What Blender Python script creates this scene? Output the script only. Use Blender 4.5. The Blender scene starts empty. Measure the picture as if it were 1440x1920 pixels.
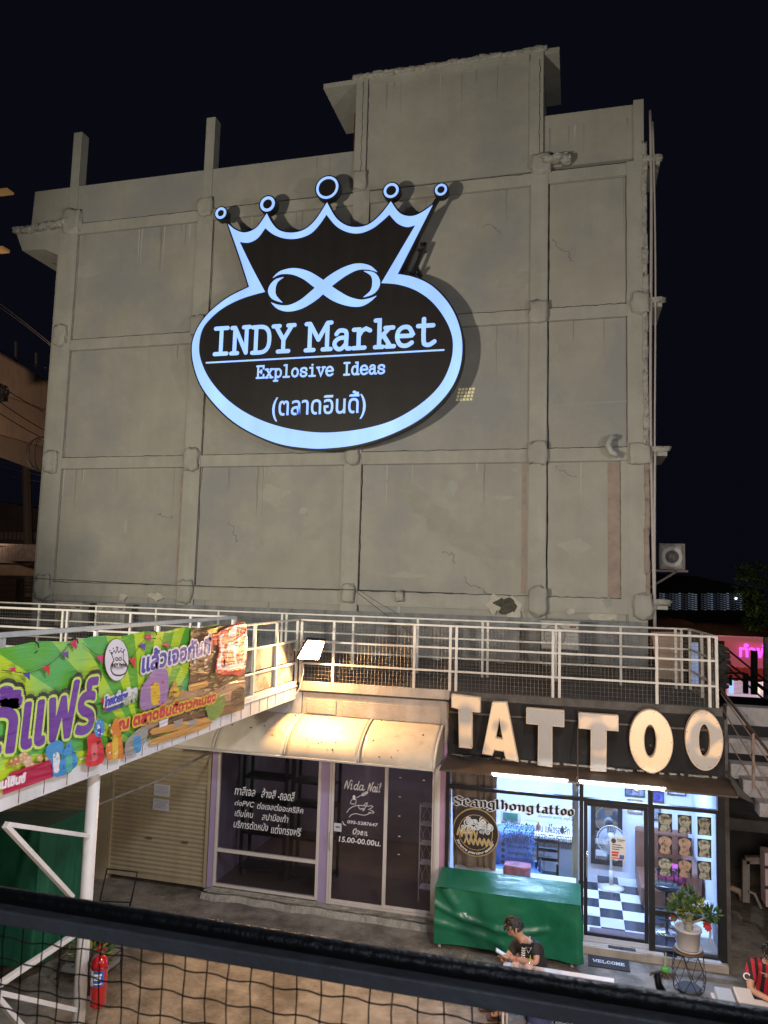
import bpy, bmesh, math, random
from mathutils import Vector, Matrix, Euler, noise
R = math.radians
random.seed(7)
S = bpy.context.scene
COL = S.collection
# ------------------------------------------------------------------ camera
YAW, PITCH, ROLL, FOC, CAMZ = -.2564, .09913, .02785, 1386.0, 5.3
CAM = Vector((0, 0, CAMZ))
fwd = Vector((math.sin(YAW)*math.cos(PITCH), math.cos(YAW)*math.cos(PITCH), math.sin(PITCH)))
rt = Vector((math.cos(YAW), -math.sin(YAW), 0)); up = rt.cross(fwd)
c_, s_ = math.cos(ROLL), math.sin(ROLL)
RT = rt*c_ + up*s_; UP = up*c_ - rt*s_
cam = bpy.data.cameras.new('camera'); co = bpy.data.objects.new('camera', cam); COL.objects.link(co)
co.matrix_world = Matrix(((RT.x, UP.x, -fwd.x, 0), (RT.y, UP.y, -fwd.y, 0), (RT.z, UP.z, -fwd.z, CAMZ), (0, 0, 0, 1)))
cam.sensor_fit = 'VERTICAL'; cam.sensor_height = 36; cam.lens = 36*FOC/1920
cam.clip_start = .05; cam.clip_end = 600
cam.dof.use_dof = True; cam.dof.focus_distance = 13; cam.dof.aperture_fstop = 9
S.camera = co
# ------------------------------------------------------------------ world, view
W = bpy.data.worlds.new('World'); S.world = W; W.use_nodes = True
wn = W.node_tree.nodes; wl = W.node_tree.links
bg = wn['Background']; sk = wn.new('ShaderNodeTexSky'); sk.sky_type = 'NISHITA'; sk.sun_disc = False
sk.sun_elevation = R(-4); sk.sun_rotation = R(200)
mixw = wn.new('ShaderNodeMixRGB'); mixw.inputs[0].default_value = .93
mixw.inputs[2].default_value = (.010, .011, .022, 1)
wl.new(sk.outputs[0], mixw.inputs[1]); wl.new(mixw.outputs[0], bg.inputs[0]); bg.inputs[1].default_value = .26
S.view_settings.view_transform = 'Standard'; S.view_settings.look = 'None'
S.view_settings.exposure = 0; S.view_settings.gamma = 1; S.view_settings.use_curve_mapping = False
S.cycles.max_bounces = 7; S.cycles.transparent_max_bounces = 14
S.cycles.sample_clamp_indirect = 4; S.cycles.caustics_reflective = False; S.cycles.caustics_refractive = False

def aim(o, tgt):
    o.rotation_euler = (Vector(tgt)-o.location).to_track_quat('-Z', 'Y').to_euler()
def lamp(name, typ, loc, tgt, power, col, size=.3, sy=None, cone=None, blend=.5):
    l = bpy.data.lights.new(name, typ); l.energy = power; l.color = col
    if typ == 'AREA':
        l.size = size
        if sy: l.shape = 'RECTANGLE'; l.size_y = sy
    else: l.shadow_soft_size = size
    if cone: l.spot_size = R(cone); l.spot_blend = blend
    o = bpy.data.objects.new(name, l); COL.objects.link(o); o.location = loc; aim(o, tgt); return o
# market floodlight standing off frame to the left that lights the blank wall and throws the sign's shadow
lamp('market_floodlight', 'SPOT', (-10.5, .5, 5.9), (-6.0, 18.5, 11.6), 6700, (1, .92, .79), .30, cone=76, blend=.55)
lamp('street_light', 'SPOT', (11, 3.5, 7.5), (-7.5, 18.5, 9.5), 2300, (.95, .95, 1), .5, cone=75, blend=.6)
lamp('market_stall_light', 'AREA', (1.3, 5.6, 3.3), (0.3, 9.6, .6), 190, (1, .80, .68), .5)
lamp('market_lane_light', 'AREA', (-2.6, 3.2, 3.6), (-5.4, 11, 1.2), 80, (1, .82, .66), .9)
lamp('near_rail_fill', 'AREA', (.2, -2.2, 6.6), (0, 1.2, 4.7), 26, (.75, .84, 1), .5)  # added weak cool fill from behind the camera for the near rail
lamp('lane_light', 'AREA', (4.5, 8.2, 6.5), (1.9, 13, 3.0), 36, (1, .72, .46), .6)
lamp('walkway_light', 'AREA', (.8, 4.6, 8.2), (-4.8, 7.5, 3.4), 330, (.80, .86, 1), .5)
lamp('avenue_light', 'SPOT', (-27, 22, 9), (-37, 41, 16), 8500, (1, .66, .44), .5, cone=95)

# ------------------------------------------------------------------ pixel -> place (photo pixels, on a real plane)
def ray(x, y): return RT*((x-720)/FOC) + UP*((960-y)/FOC) + fwd
def P(x, y, Y=None, Z=None, X=None):
    d = ray(x, y)
    t = Y/d.y if Y is not None else ((Z-CAMZ)/d.z if Z is not None else X/d.x)
    return CAM + d*t

# ------------------------------------------------------------------ materials
MATS = {}
def M(name, col, rough=.6, metal=0, var=.12, scale=2.5, bump=0, bscale=40, emis=None, es=0, streak=0, spec=.5, dirt=None, dscale=1.2, dthr=.55, coat=0):
    if name in MATS: return MATS[name]
    m = bpy.data.materials.new(name); m.use_nodes = True; n = m.node_tree.nodes; l = m.node_tree.links
    b = n['Principled BSDF']; b.inputs['Roughness'].default_value = rough; b.inputs['Metallic'].default_value = metal
    b.inputs['Specular IOR Level'].default_value = spec; b.inputs['Coat Weight'].default_value = coat
    tc = n.new('ShaderNodeTexCoord'); out = None
    nz = n.new('ShaderNodeTexNoise'); nz.inputs['Scale'].default_value = scale; nz.inputs['Detail'].default_value = 8; nz.inputs['Roughness'].default_value = .65
    l.new(tc.outputs['Object'], nz.inputs['Vector'])
    rp = n.new('ShaderNodeMapRange'); rp.inputs[1].default_value = .3; rp.inputs[2].default_value = .7; rp.inputs[3].default_value = 1-var; rp.inputs[4].default_value = 1+var
    l.new(nz.outputs['Fac'], rp.inputs[0])
    mul = n.new('ShaderNodeVectorMath'); mul.operation = 'SCALE'; mul.inputs[0].default_value = col[:3]; l.new(rp.outputs[0], mul.inputs['Scale'])
    out = mul.outputs[0]
    if streak:
        mp = n.new('ShaderNodeMapping'); mp.inputs['Scale'].default_value = (2.2, 2.2, .12); l.new(tc.outputs['Object'], mp.inputs[0])
        n2 = n.new('ShaderNodeTexNoise'); n2.inputs['Scale'].default_value = 2.0; n2.inputs['Detail'].default_value = 6; l.new(mp.outputs[0], n2.inputs['Vector'])
        r2 = n.new('ShaderNodeMapRange'); r2.inputs[1].default_value = .35; r2.inputs[2].default_value = .75; r2.inputs[3].default_value = 1; r2.inputs[4].default_value = 1-streak; l.new(n2.outputs['Fac'], r2.inputs[0])
        m2 = n.new('ShaderNodeVectorMath'); m2.operation = 'SCALE'; l.new(out, m2.inputs[0]); l.new(r2.outputs[0], m2.inputs['Scale']); out = m2.outputs[0]
    if dirt:
        n3 = n.new('ShaderNodeTexNoise'); n3.inputs['Scale'].default_value = dscale; n3.inputs['Detail'].default_value = 9; n3.inputs['Roughness'].default_value = .7; l.new(tc.outputs['Object'], n3.inputs['Vector'])
        r3 = n.new('ShaderNodeMapRange'); r3.inputs[1].default_value = dthr; r3.inputs[2].default_value = dthr+.13; r3.inputs[3].default_value = 0; r3.inputs[4].default_value = .85; l.new(n3.outputs['Fac'], r3.inputs[0])
        mx = n.new('ShaderNodeMixRGB'); l.new(r3.outputs[0], mx.inputs[0]); l.new(out, mx.inputs[1]); mx.inputs[2].default_value = (*dirt, 1); out = mx.outputs[0]
    l.new(out, b.inputs['Base Color'])
    if bump:
        nb = n.new('ShaderNodeTexNoise'); nb.inputs['Scale'].default_value = bscale; nb.inputs['Detail'].default_value = 6; l.new(tc.outputs['Object'], nb.inputs['Vector'])
        bp = n.new('ShaderNodeBump'); bp.inputs['Strength'].default_value = bump; bp.inputs['Distance'].default_value = .03; l.new(nb.outputs['Fac'], bp.inputs['Height']); l.new(bp.outputs[0], b.inputs['Normal'])
    if emis: b.inputs['Emission Color'].default_value = (*emis, 1); b.inputs['Emission Strength'].default_value = es
    MATS[name] = m; return m
def glassmat(name, tint, refl=1.0):
    m = bpy.data.materials.new(name); m.use_nodes = True; n = m.node_tree.nodes; l = m.node_tree.links; n.remove(n['Principled BSDF'])
    t = n.new('ShaderNodeBsdfTransparent'); t.inputs[0].default_value = (*tint, 1)
    g = n.new('ShaderNodeBsdfGlossy'); g.inputs['Roughness'].default_value = .03; g.inputs[0].default_value = (refl, refl, refl, 1)
    f = n.new('ShaderNodeFresnel'); ge = n.new('ShaderNodeNewGeometry'); mr = n.new('ShaderNodeMapRange'); mr.inputs[3].default_value = 1.5; mr.inputs[4].default_value = 1/1.5
    l.new(ge.outputs['Backfacing'], mr.inputs[0]); l.new(mr.outputs[0], f.inputs[0]); mx = n.new('ShaderNodeMixShader')
    l.new(f.outputs[0], mx.inputs[0]); l.new(t.outputs[0], mx.inputs[1]); l.new(g.outputs[0], mx.inputs[2]); l.new(mx.outputs[0], n['Material Output'].inputs[0])
    MATS[name] = m; return m
wallm = M('wall_render', (.37, .35, .285), .93, var=.13, scale=.7, bump=.25, bscale=9, streak=.05, dirt=(.29, .288, .27), dscale=.26, dthr=.47)
wall2 = M('wall_column', (.39, .375, .31), .93, var=.12, scale=1.1, bump=.35, bscale=12, streak=.10)
rubble = M('broken_concrete', (.36, .34, .29), .97, var=.35, scale=7, bump=.8, bscale=22)
pinkpl = M('faded_pink_plaster', (.33, .255, .205), .95, var=.2, scale=3, bump=.3, bscale=30)
cream = M('bare_plaster', (.52, .48, .38), .95, var=.15, scale=8, bump=.4)
crackm = M('crack', (.035, .034, .032), .95, var=.2)
stainm = M('mould', (.075, .07, .05), .95, var=.5, scale=9)
ground = M('ground_concrete', (.27, .235, .19), .6, var=.5, scale=2.6, bump=.6, bscale=16, dirt=(.10, .082, .062), dscale=.9, dthr=.49)
white = M('white_paint', (.62, .62, .60), .5, var=.1, scale=4, bump=.1, dirt=(.33, .27, .2), dscale=5, dthr=.66)
railw = M('cream_rail_paint', (.60, .56, .48), .5, var=.14, scale=5, dirt=(.24, .13, .06), dscale=6, dthr=.64)
rusty = M('rust_streaked_paint', (.42, .38, .32), .8, var=.25, scale=5, dirt=(.10, .065, .035), dscale=2.5, dthr=.46, streak=.3)
wire = M('galvanised_wire', (.33, .30, .25), .5, .5, var=.2)
conc = M('pale_concrete', (.44, .39, .33), .9, var=.16, scale=3, bump=.3, streak=.22, dirt=(.22, .19, .16), dscale=1.6, dthr=.6)
darkc = M('dark_concrete', (.10, .09, .075), .9, var=.35, scale=4, bump=.4)
deckm = M('deck_floor', (.10, .09, .08), .85, var=.35, scale=2.2, bump=.3)
black = M('black_aluminium', (.018, .018, .02), .35, .0, var=.15)
blackp = M('black_paint', (.012, .012, .013), .42, var=.25, scale=10, bump=.2, bscale=60, dirt=(.10, .09, .08), dscale=14, dthr=.70)
greyp = M('grey_rail_paint', (.17, .175, .185), .5, var=.2, scale=7, bump=.2)
beige = M('beige_shutter', (.42, .35, .22), .5, var=.10, scale=2, streak=.15, bump=.05)
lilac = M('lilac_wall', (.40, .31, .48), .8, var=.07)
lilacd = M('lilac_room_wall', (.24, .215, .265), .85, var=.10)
frm = M('cream_aluminium', (.66, .60, .54), .4, var=.06)
blueroom = M('pale_blue_wall', (.72, .76, .84), .7, var=.04)
awn = M('awning_sheet', (.56, .49, .38), .45, var=.10, scale=3, bump=.05, dirt=(.34, .23, .13), dscale=2.6, dthr=.57, streak=.12)
awntrim = M('awning_trim', (.50, .48, .44), .4, var=.1)
signblk = M('sign_black', (.018, .015, .013), .5, var=.25, scale=1.2, streak=.3)
def glowmat(name, col, es, var=.12, scale=2.0):
    m = M(name, col, .4, var=.03); n = m.node_tree.nodes; l = m.node_tree.links; b = n['Principled BSDF']
    tc = n.new('ShaderNodeTexCoord'); nz = n.new('ShaderNodeTexNoise'); nz.inputs['Scale'].default_value = scale; nz.inputs['Detail'].default_value = 4
    mp = n.new('ShaderNodeMapping'); mp.inputs['Scale'].default_value = (1, 1, .35); l.new(tc.outputs['Object'], mp.inputs[0]); l.new(mp.outputs[0], nz.inputs['Vector'])
    r = n.new('ShaderNodeMapRange'); r.inputs[1].default_value = .3; r.inputs[2].default_value = .7; r.inputs[3].default_value = es*(1-var); r.inputs[4].default_value = es*(1+var)
    l.new(nz.outputs['Fac'], r.inputs[0]); l.new(r.outputs[0], b.inputs['Emission Strength']); b.inputs['Emission Color'].default_value = (*col, 1); return m
signglow = glowmat('sign_light_face', (.28, .47, 1.0), .96, .2, .9)
signglow.node_tree.nodes['Principled BSDF'].inputs['Base Color'].default_value = (.22, .22, .24, 1)
def PM(name, col, rough=.45): return M('print_'+name, col, rough, var=.04)   # flat inks

# ------------------------------------------------------------------ builder
ORG = {}
class MB:
    def __init__(s): s.v = []; s.f = []
    def add(s, vs, fs):
        o = len(s.v); s.v += [Vector(p) for p in vs]; s.f += [tuple(i+o for i in f) for f in fs]; return s
    def box(s, x0, x1, y0, y1, z0, z1):
        if x0 > x1: x0, x1 = x1, x0
        if y0 > y1: y0, y1 = y1, y0
        if z0 > z1: z0, z1 = z1, z0
        return s.add([(x, y, z) for x in (x0, x1) for y in (y0, y1) for z in (z0, z1)],
                     [(0, 1, 3, 2), (4, 6, 7, 5), (0, 4, 5, 1), (2, 3, 7, 6), (0, 2, 6, 4), (1, 5, 7, 3)])
    def obox(s, c, size, e=(0, 0, 0)):
        m = Euler(e).to_matrix(); h = Vector(size)/2
        return s.add([Vector(c)+m @ Vector((x*h.x, y*h.y, z*h.z)) for x in (-1, 1) for y in (-1, 1) for z in (-1, 1)],
                     [(0, 1, 3, 2), (4, 6, 7, 5), (0, 4, 5, 1), (2, 3, 7, 6), (0, 2, 6, 4), (1, 5, 7, 3)])
    def bar(s, a, b, w, h=None, upv=(0, 0, 1)):
        a, b = Vector(a), Vector(b); h = h or w; d = (b-a).normalized(); u = Vector(upv)
        if abs(d.dot(u)) > .95: u = Vector((0, 1, 0))
        sx = d.cross(u).normalized()*w/2; sz = sx.cross(d).normalized()*h/2
        vs = [p+i*sx+j*sz for p in (a, b) for i, j in ((-1, -1), (1, -1), (1, 1), (-1, 1))]
        return s.add(vs, [(0, 3, 2, 1), (4, 5, 6, 7), (0, 1, 5, 4), (1, 2, 6, 5), (2, 3, 7, 6), (3, 0, 4, 7)])
    def tube(s, pts, r, n=6, closed=False, caps=True):
        pts = [Vector(p) for p in pts]; k = len(pts); rs = r if isinstance(r, (list, tuple)) else [r]*k
        o = len(s.v); ref = None
        for i, p in enumerate(pts):
            if closed: d = pts[(i+1) % k]-pts[i-1]
            else: d = pts[min(i+1, k-1)]-pts[max(i-1, 0)]
            d.normalize()
            if ref is None: ref = Vector((0, 0, 1)) if abs(d.z) < .9 else Vector((0, 1, 0))
            a = d.cross(ref)
            if a.length < 1e-4: a = d.cross(Vector((1, 0, 0)))
            a.normalize(); b = a.cross(d).normalized(); ref = b
            for j in range(n):
                t = 2*math.pi*j/n; s.v.append(p+(a*math.cos(t)+b*math.sin(t))*rs[i])
        for i in range(k if closed else k-1):
            for j in range(n):
                a0 = o+i*n+j; a1 = o+i*n+(j+1) % n; b0 = o+((i+1) % k)*n+j; b1 = o+((i+1) % k)*n+(j+1) % n
                s.f.append((a0, a1, b1, b0))
        if caps and not closed:
            s.f.append(tuple(o+j for j in range(n))[::-1]); s.f.append(tuple(o+(k-1)*n+j for j in range(n)))
        return s
    def lathe(s, c, prof, n=20, axis='z', sx=1, sy=1):
        o = len(s.v); c = Vector(c)
        for r, h in prof:
            for j in range(n):
                t = 2*math.pi*j/n; a, b = r*math.cos(t)*sx, r*math.sin(t)*sy
                s.v.append(c+(Vector((a, b, h)) if axis == 'z' else Vector((a, -h, b)) if axis == 'y' else Vector((h, a, b))))
        for i in range(len(prof)-1):
            for j in range(n):
                s.f.append((o+i*n+j, o+i*n+(j+1) % n, o+(i+1)*n+(j+1) % n, o+(i+1)*n+j))
        s.f.append(tuple(o+j for j in range(n))[::-1]); s.f.append(tuple(o+(len(prof)-1)*n+j for j in range(n)))
        return s
    def prism(s, pts, vec):
        pts = [Vector(p) for p in pts]; vec = Vector(vec); k = len(pts)
        fs = [tuple(range(k))[::-1], tuple(range(k, 2*k))] + [(i, (i+1) % k, k+(i+1) % k, k+i) for i in range(k)]
        return s.add(pts+[p+vec for p in pts], fs)
    def grid(s, fn, nu, nv):
        o = len(s.v)
        for i in range(nu+1):
            for j in range(nv+1): s.v.append(Vector(fn(i/nu, j/nv)))
        for i in range(nu):
            for j in range(nv):
                a = o+i*(nv+1)+j; s.f.append((a, a+nv+1, a+nv+2, a+1))
        return s
    def lump(s, c, size, amp=.12, seed=0, n=5, fr=3., rnd=.35):
        c = Vector(c); size = Vector(size); bm = bmesh.new(); bmesh.ops.create_cube(bm, size=2); bmesh.ops.subdivide_edges(bm, edges=bm.edges, cuts=n, use_grid_fill=True)
        vs = []
        for v in bm.verts:
            p = v.co.copy(); q = p.normalized()*1.15; p = p.lerp(q, rnd); w = noise.noise_vector(p*fr/2+Vector((seed*7.3, seed*1.7, 3)))
            p += w*amp*2; vs.append(c+Vector((p.x*size.x/2, p.y*size.y/2, p.z*size.z/2)))
        bm.verts.index_update(); s.add(vs, [tuple(v.index for v in f.verts) for f in bm.faces]); bm.free(); return s
def _mesh(name, mb, org):
    me = bpy.data.meshes.new(name); me.from_pydata([tuple(p-org) for p in mb.v], [], mb.f); me.validate(); me.update()
    bm = bmesh.new(); bm.from_mesh(me); bmesh.ops.recalc_face_normals(bm, faces=bm.faces) if getattr(mb, 'recalc', True) else None; bm.to_mesh(me); bm.free(); return me
def _finish(o, mat, smooth, bevel):
    o.data.materials.append(mat)
    if smooth:
        for p in o.data.polygons: p.use_smooth = True
    if bevel:
        b = o.modifiers.new('bevel', 'BEVEL'); b.width = bevel; b.segments = 2; b.limit_method = 'ANGLE'
def link(name, me, parent, org):
    o = bpy.data.objects.new(name, me); COL.objects.link(o)
    if parent: o.parent = parent; ORG[o.name] = ORG[parent.name]
    else: o.location = org; ORG[o.name] = org
    return o
def part(name, mb, mat, parent, smooth=False, bevel=0, label=None, kind=None):
    o = link(name, _mesh(name, mb, ORG[parent.name]), parent, None); _finish(o, mat, smooth, bevel)
    if label: o['label'] = label
    if kind: o['kind'] = kind
    return o
def thing(name, label, cat, loc, group=None):
    o = bpy.data.objects.new(name, None); COL.objects.link(o); o.location = loc; o.empty_display_size = .2; ORG[o.name] = Vector(loc)
    o['label'] = label; o['category'] = cat
    if group: o['group'] = group
    return o
def solo(name, mb, mat, label=None, cat=None, group=None, kind=None, smooth=False, bevel=0):
    xs = [p.x for p in mb.v]; ys = [p.y for p in mb.v]; zs = [p.z for p in mb.v]
    org = Vector(((min(xs)+max(xs))/2, (min(ys)+max(ys))/2, min(zs)))
    o = link(name, _mesh(name, mb, org), None, org); _finish(o, mat, smooth, bevel)
    if label: o['label'] = label
    if cat: o['category'] = cat
    if group: o['group'] = group
    if kind: o['kind'] = kind
    return o
# frames: (u, v, w) -> world, w towards the viewer
def FY(Y0): return lambda u, v, w=0: Vector((u, Y0-w, v))
def FX(X0): return lambda u, v, w=0: Vector((X0+w, u, v))
def FZ(Z0): return lambda u, v, w=0: Vector((u, v, Z0+w))
def pieces(parent, name, mat, vs, fs, smooth=False):
    mb = MB(); mb.add(vs, fs); mb.recalc = False; return part(name, mb, mat, parent, smooth)
def curve_mesh(splines, depth=0):
    c = bpy.data.curves.new('c', 'CURVE'); c.dimensions = '2D'; c.fill_mode = 'BOTH'; c.extrude = depth/2
    for pts in splines:
        sp = c.splines.new('POLY'); sp.points.add(len(pts)-1); sp.use_cyclic_u = True
        for q, p in zip(sp.points, pts): q.co = (p[0], p[1], 0, 1)
    o = bpy.data.objects.new('c', c); COL.objects.link(o)
    me = bpy.data.meshes.new_from_object(o.evaluated_get(bpy.context.evaluated_depsgraph_get()))
    vs = [v.co.copy() for v in me.vertices]; fs = [tuple(p.vertices) for p in me.polygons]
    bpy.data.objects.remove(o); bpy.data.curves.remove(c); bpy.data.meshes.remove(me); return vs, fs
def shape(splines, F, w, depth=0):
    """flat or slab shape with holes; splines in (u,v); lies from w to w+depth"""
    vs, fs = curve_mesh(splines, depth); return [F(p.x, p.y, w+depth/2+p.z) for p in vs], fs
def text_mesh(body, bold=0, shear=0):
    c = bpy.data.curves.new('t', 'FONT'); c.body = body; c.shear = shear; c.offset = bold; c.resolution_u = 3; c.align_x = 'LEFT'
    o = bpy.data.objects.new('t', c); COL.objects.link(o)
    me = bpy.data.meshes.new_from_object(o.evaluated_get(bpy.context.evaluated_depsgraph_get()))
    vs = [v.co.copy() for v in me.vertices]; fs = [tuple(p.vertices) for p in me.polygons]
    bpy.data.objects.remove(o); bpy.data.curves.remove(c); bpy.data.meshes.remove(me); return vs, fs
def text(body, F, u0, v0, u1, v1, w, mat, parent, bold=0, shear=0, name='lettering', slope=0, warp=None):
    vs, fs = text_mesh(body, bold, shear); xs = [p.x for p in vs]; ys = [p.y for p in vs]
    a, b, c, d = min(xs), max(xs), min(ys), max(ys)
    out = []
    for p in vs:
        u = u0+(p.x-a)/(b-a)*(u1-u0); v = v0+(p.y-c)/(d-c)*(v1-v0)+slope*(p.x-a)/(b-a)
        if warp: u, v = warp(u, v)
        out.append(F(u, v, w))
    return pieces(parent, name, mat, out, fs)
def cr(pts, n=6):
    """catmull-rom through an open run"""
    out = []
    for i in range(len(pts)-1):
        p0 = pts[max(i-1, 0)]; p1 = pts[i]; p2 = pts[i+1]; p3 = pts[min(i+2, len(pts)-1)]
        for k in range(n):
            t = k/n; out.append(tuple(.5*((2*p1[j])+(-p0[j]+p2[j])*t+(2*p0[j]-5*p1[j]+4*p2[j]-p3[j])*t*t+(-p0[j]+3*p1[j]-3*p2[j]+p3[j])*t**3) for j in range(len(p1))))
    out.append(tuple(pts[-1])); return out
def ribbon(pts, w, closed=False, cap=True):
    """2-D stroke outline -> (verts2d, faces)"""
    k = len(pts); ws = w if isinstance(w, (list, tuple)) else [w]*k; L = []; Rr = []
    for i in range(k):
        a = pts[i-1] if (i or closed) else pts[i]; b = pts[(i+1) % k] if (i < k-1 or closed) else pts[i]; p = pts[i]
        def nrm(x, y): l = math.hypot(x, y) or 1; return (x/l, y/l)
        d1 = nrm(p[0]-a[0], p[1]-a[1]); d2 = nrm(b[0]-p[0], b[1]-p[1])
        if d1 == (0, 0): d1 = d2
        if d2 == (0, 0): d2 = d1
        d = nrm(d1[0]+d2[0], d1[1]+d2[1]); c = max(.5, abs(d[0]*d1[0]+d[1]*d1[1])); h = ws[i]/2/c
        L.append((p[0]-d[1]*h, p[1]+d[0]*h)); Rr.append((p[0]+d[1]*h, p[1]-d[0]*h))
    vs = L+Rr; fs = [(i, (i+1) % k, k+(i+1) % k, k+i) for i in range(k if closed else k-1)]
    if cap and not closed:
        for e, (p, sgn) in enumerate(((pts[0], 1), (pts[-1], -1))):
            q = pts[1] if e == 0 else pts[-2]; ang = math.atan2(p[1]-q[1], p[0]-q[0]); h = ws[0 if e == 0 else -1]/2
            b0 = len(vs); vs += [(p[0]+h*math.cos(ang-math.pi/2+math.pi*j/6), p[1]+h*math.sin(ang-math.pi/2+math.pi*j/6)) for j in range(7)]
            fs.append(tuple(range(b0, b0+7)))
    return vs, fs
def strokes(paths, F, w, mat, parent, name='lettering', dw=.0004):
    V, Fs = [], []
    for i, (pts, wd, closed) in enumerate(paths):
        vs, fs = ribbon(pts, wd, closed); o = len(V); V += [F(p[0], p[1], w+dw*(i % 7)) for p in vs]; Fs += [tuple(a+o for a in f) for f in fs]
    return pieces(parent, name, mat, V, Fs)
def circ(cx, cy, r, n=32, ry=None): return [(cx+r*math.cos(2*math.pi*i/n), cy+(ry or r)*math.sin(2*math.pi*i/n)) for i in range(n)]
SLAB = {
 'I': ['.5,0 .5,1', '.18,0 .82,0', '.18,1 .82,1'], 'N': ['.2,0 .2,1', '.2,1 .8,0', '.8,0 .8,1', '.04,0 .36,0', '.04,1 .2,1', '.64,1 .96,1'],
 'D': ['.22,0 .22,1', '.05,0 .5,0 .74,.08 .88,.3 .88,.7 .74,.92 .5,1 .05,1'], 'Y': ['.12,1 .5,.45 .88,1', '.5,.45 .5,0', '.25,0 .75,0', '0,1 .3,1', '.7,1 1,1'],
 'M': ['.15,0 .15,1', '.15,1 .5,.38', '.5,.38 .85,1', '.85,1 .85,0', '0,0 .32,0', '.68,0 1,0', '0,1 .15,1', '.85,1 1,1'],
 'a': ['.2,.58 .35,.7 .6,.7 .74,.58 .74,.06 .95,0', '.74,.42 .4,.42 .15,.3 .13,.13 .3,0 .52,.02 .74,.2'], 'r': ['.1,.7 .35,.7 .35,0', '.1,0 .65,0', '.35,.45 .5,.65 .7,.72 .9,.64'],
 'k': ['.08,1 .27,1 .27,0', '.08,0 .44,0', '.75,.7 .27,.3', '.55,.7 .92,.7', '.45,.45 .8,0', '.62,0 .97,0'], 'e': ['.12,.38 .87,.38 .84,.55 .68,.7 .38,.7 .16,.55 .12,.28 .28,.04 .6,-.01 .88,.1'],
 't': ['.4,.95 .4,.15 .52,0 .72,0 .92,.1', '.12,.7 .85,.7'], 'E': ['.2,0 .2,1', '.05,1 .85,1 .85,.78', '.05,0 .88,0 .88,.25', '.2,.52 .6,.52', '.6,.4 .6,.64'],
 'x': ['.2,.7 .8,0', '.8,.7 .2,0', '.05,.7 .35,.7', '.65,.7 .95,.7', '.05,0 .35,0', '.65,0 .95,0'], 'p': ['.08,.7 .25,.7 .25,-.3', '.05,-.3 .5,-.3', '.25,.5 .5,.7 .8,.6 .9,.35 .8,.1 .5,0 .25,.2'],
 'l': ['.22,1 .5,1 .5,0', '.15,0 .85,0'], 'o': ['@'], 's': ['.84,.5 .8,.64 .5,.71 .2,.62 .2,.45 .5,.36 .8,.27 .83,.1 .5,-.01 .18,.08 .15,.22'],
 'i': ['.22,.7 .5,.7 .5,0', '.15,0 .85,0', '.48,.95 .52,.95'], 'v': ['.15,.7 .5,0 .85,.7', '.02,.7 .32,.7', '.68,.7 .98,.7'], 'd': ['.55,1 .75,1 .75,0 .92,0', '.75,.5 .5,.7 .2,.6 .1,.35 .2,.08 .5,0 .75,.2'],
 'W': ['.05,1 .28,0 .5,.75 .72,0 .95,1', '-.05,1 .2,1', '.8,1 1.05,1'], 'L': ['.2,1 .2,0 .85,0 .85,.25', '.05,1 .4,1'], 'C': ['.88,.72 .8,.92 .5,1.02 .2,.85 .1,.5 .2,.15 .5,-.02 .8,.06 .9,.22'], 'O': ['#'],
}
def slab_paths(ch, u, v, cw, ch_h, wt):
    out = []
    for st in SLAB[ch]:
        if st == '@': pts = circ(u+.5*cw, v+.35*ch_h, .36*cw, 18, .35*ch_h); out.append((pts, wt, True)); continue
        if st == '#': pts = circ(u+.5*cw, v+.5*ch_h, .4*cw, 20, .51*ch_h); out.append((pts, wt, True)); continue
        pp = [tuple(map(float, q.split(','))) for q in st.split()]
        if len(pp) > 4 and ch not in 'NMWEk': pp = cr(pp, 3)
        out.append(([(u+a*cw, v+b*ch_h) for a, b in pp], wt, False))
    return out
def slab_text(s, u0, u1, v, h, wt, F, w, mat, parent, dv=0):
    cw = (u1-u0)/len(s); paths = []
    for i, c in enumerate(s):
        if c != ' ': paths += slab_paths(c, u0+(i+.07)*cw, v+dv*i, cw*.86, h, wt)
    return strokes(paths, F, w, mat, parent)
def arm_copy(o, loc, parent=None, rot=None):
    c = o.copy(); COL.objects.link(c); c.parent = parent
    if loc is not None: c.location = loc; ORG[c.name] = Vector(loc)
    if rot is not None: c.rotation_euler = rot
    for ch in list(o.children): arm_copy(ch, None, c)
    return c
# ================================================================== SETTING
g = MB()
def gz(u, v):
    x, y = -60+u*120, -10+v*110; return (x, y, 0)
g.grid(gz, 40, 40); solo('ground', g, ground, kind='structure')
# slab joints and a drain line cut into the lane
j = MB()
for a, b in (((2.55, 12.0), (2.9, 9.5)), ((-8.5, 10.4), (2.6, 10.55))):
    j.bar((a[0], a[1], .004), (b[0], b[1], .004), .018, .006)
solo('ground_joint', j, darkc, kind='structure')
k = MB(); k.grid(lambda u, v: (-6.1+u*4.05, 12.05-.13-.07*noise.noise(Vector((u*9, 0, 0)))*(1-v)+v*.13, .09+.02*noise.noise(Vector((u*14, v*5, 2)))), 40, 3)
k.box(-6.1, -2.05, 12.03, 12.3, 0, .12); k.grid(lambda u, v: (-6.1+u*4.05, 11.86-.07*noise.noise(Vector((u*9, 0, 0)))-.05*v, .09*(1-v)), 40, 2)
solo('shop_kerb', k, rubble, kind='structure')

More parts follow.
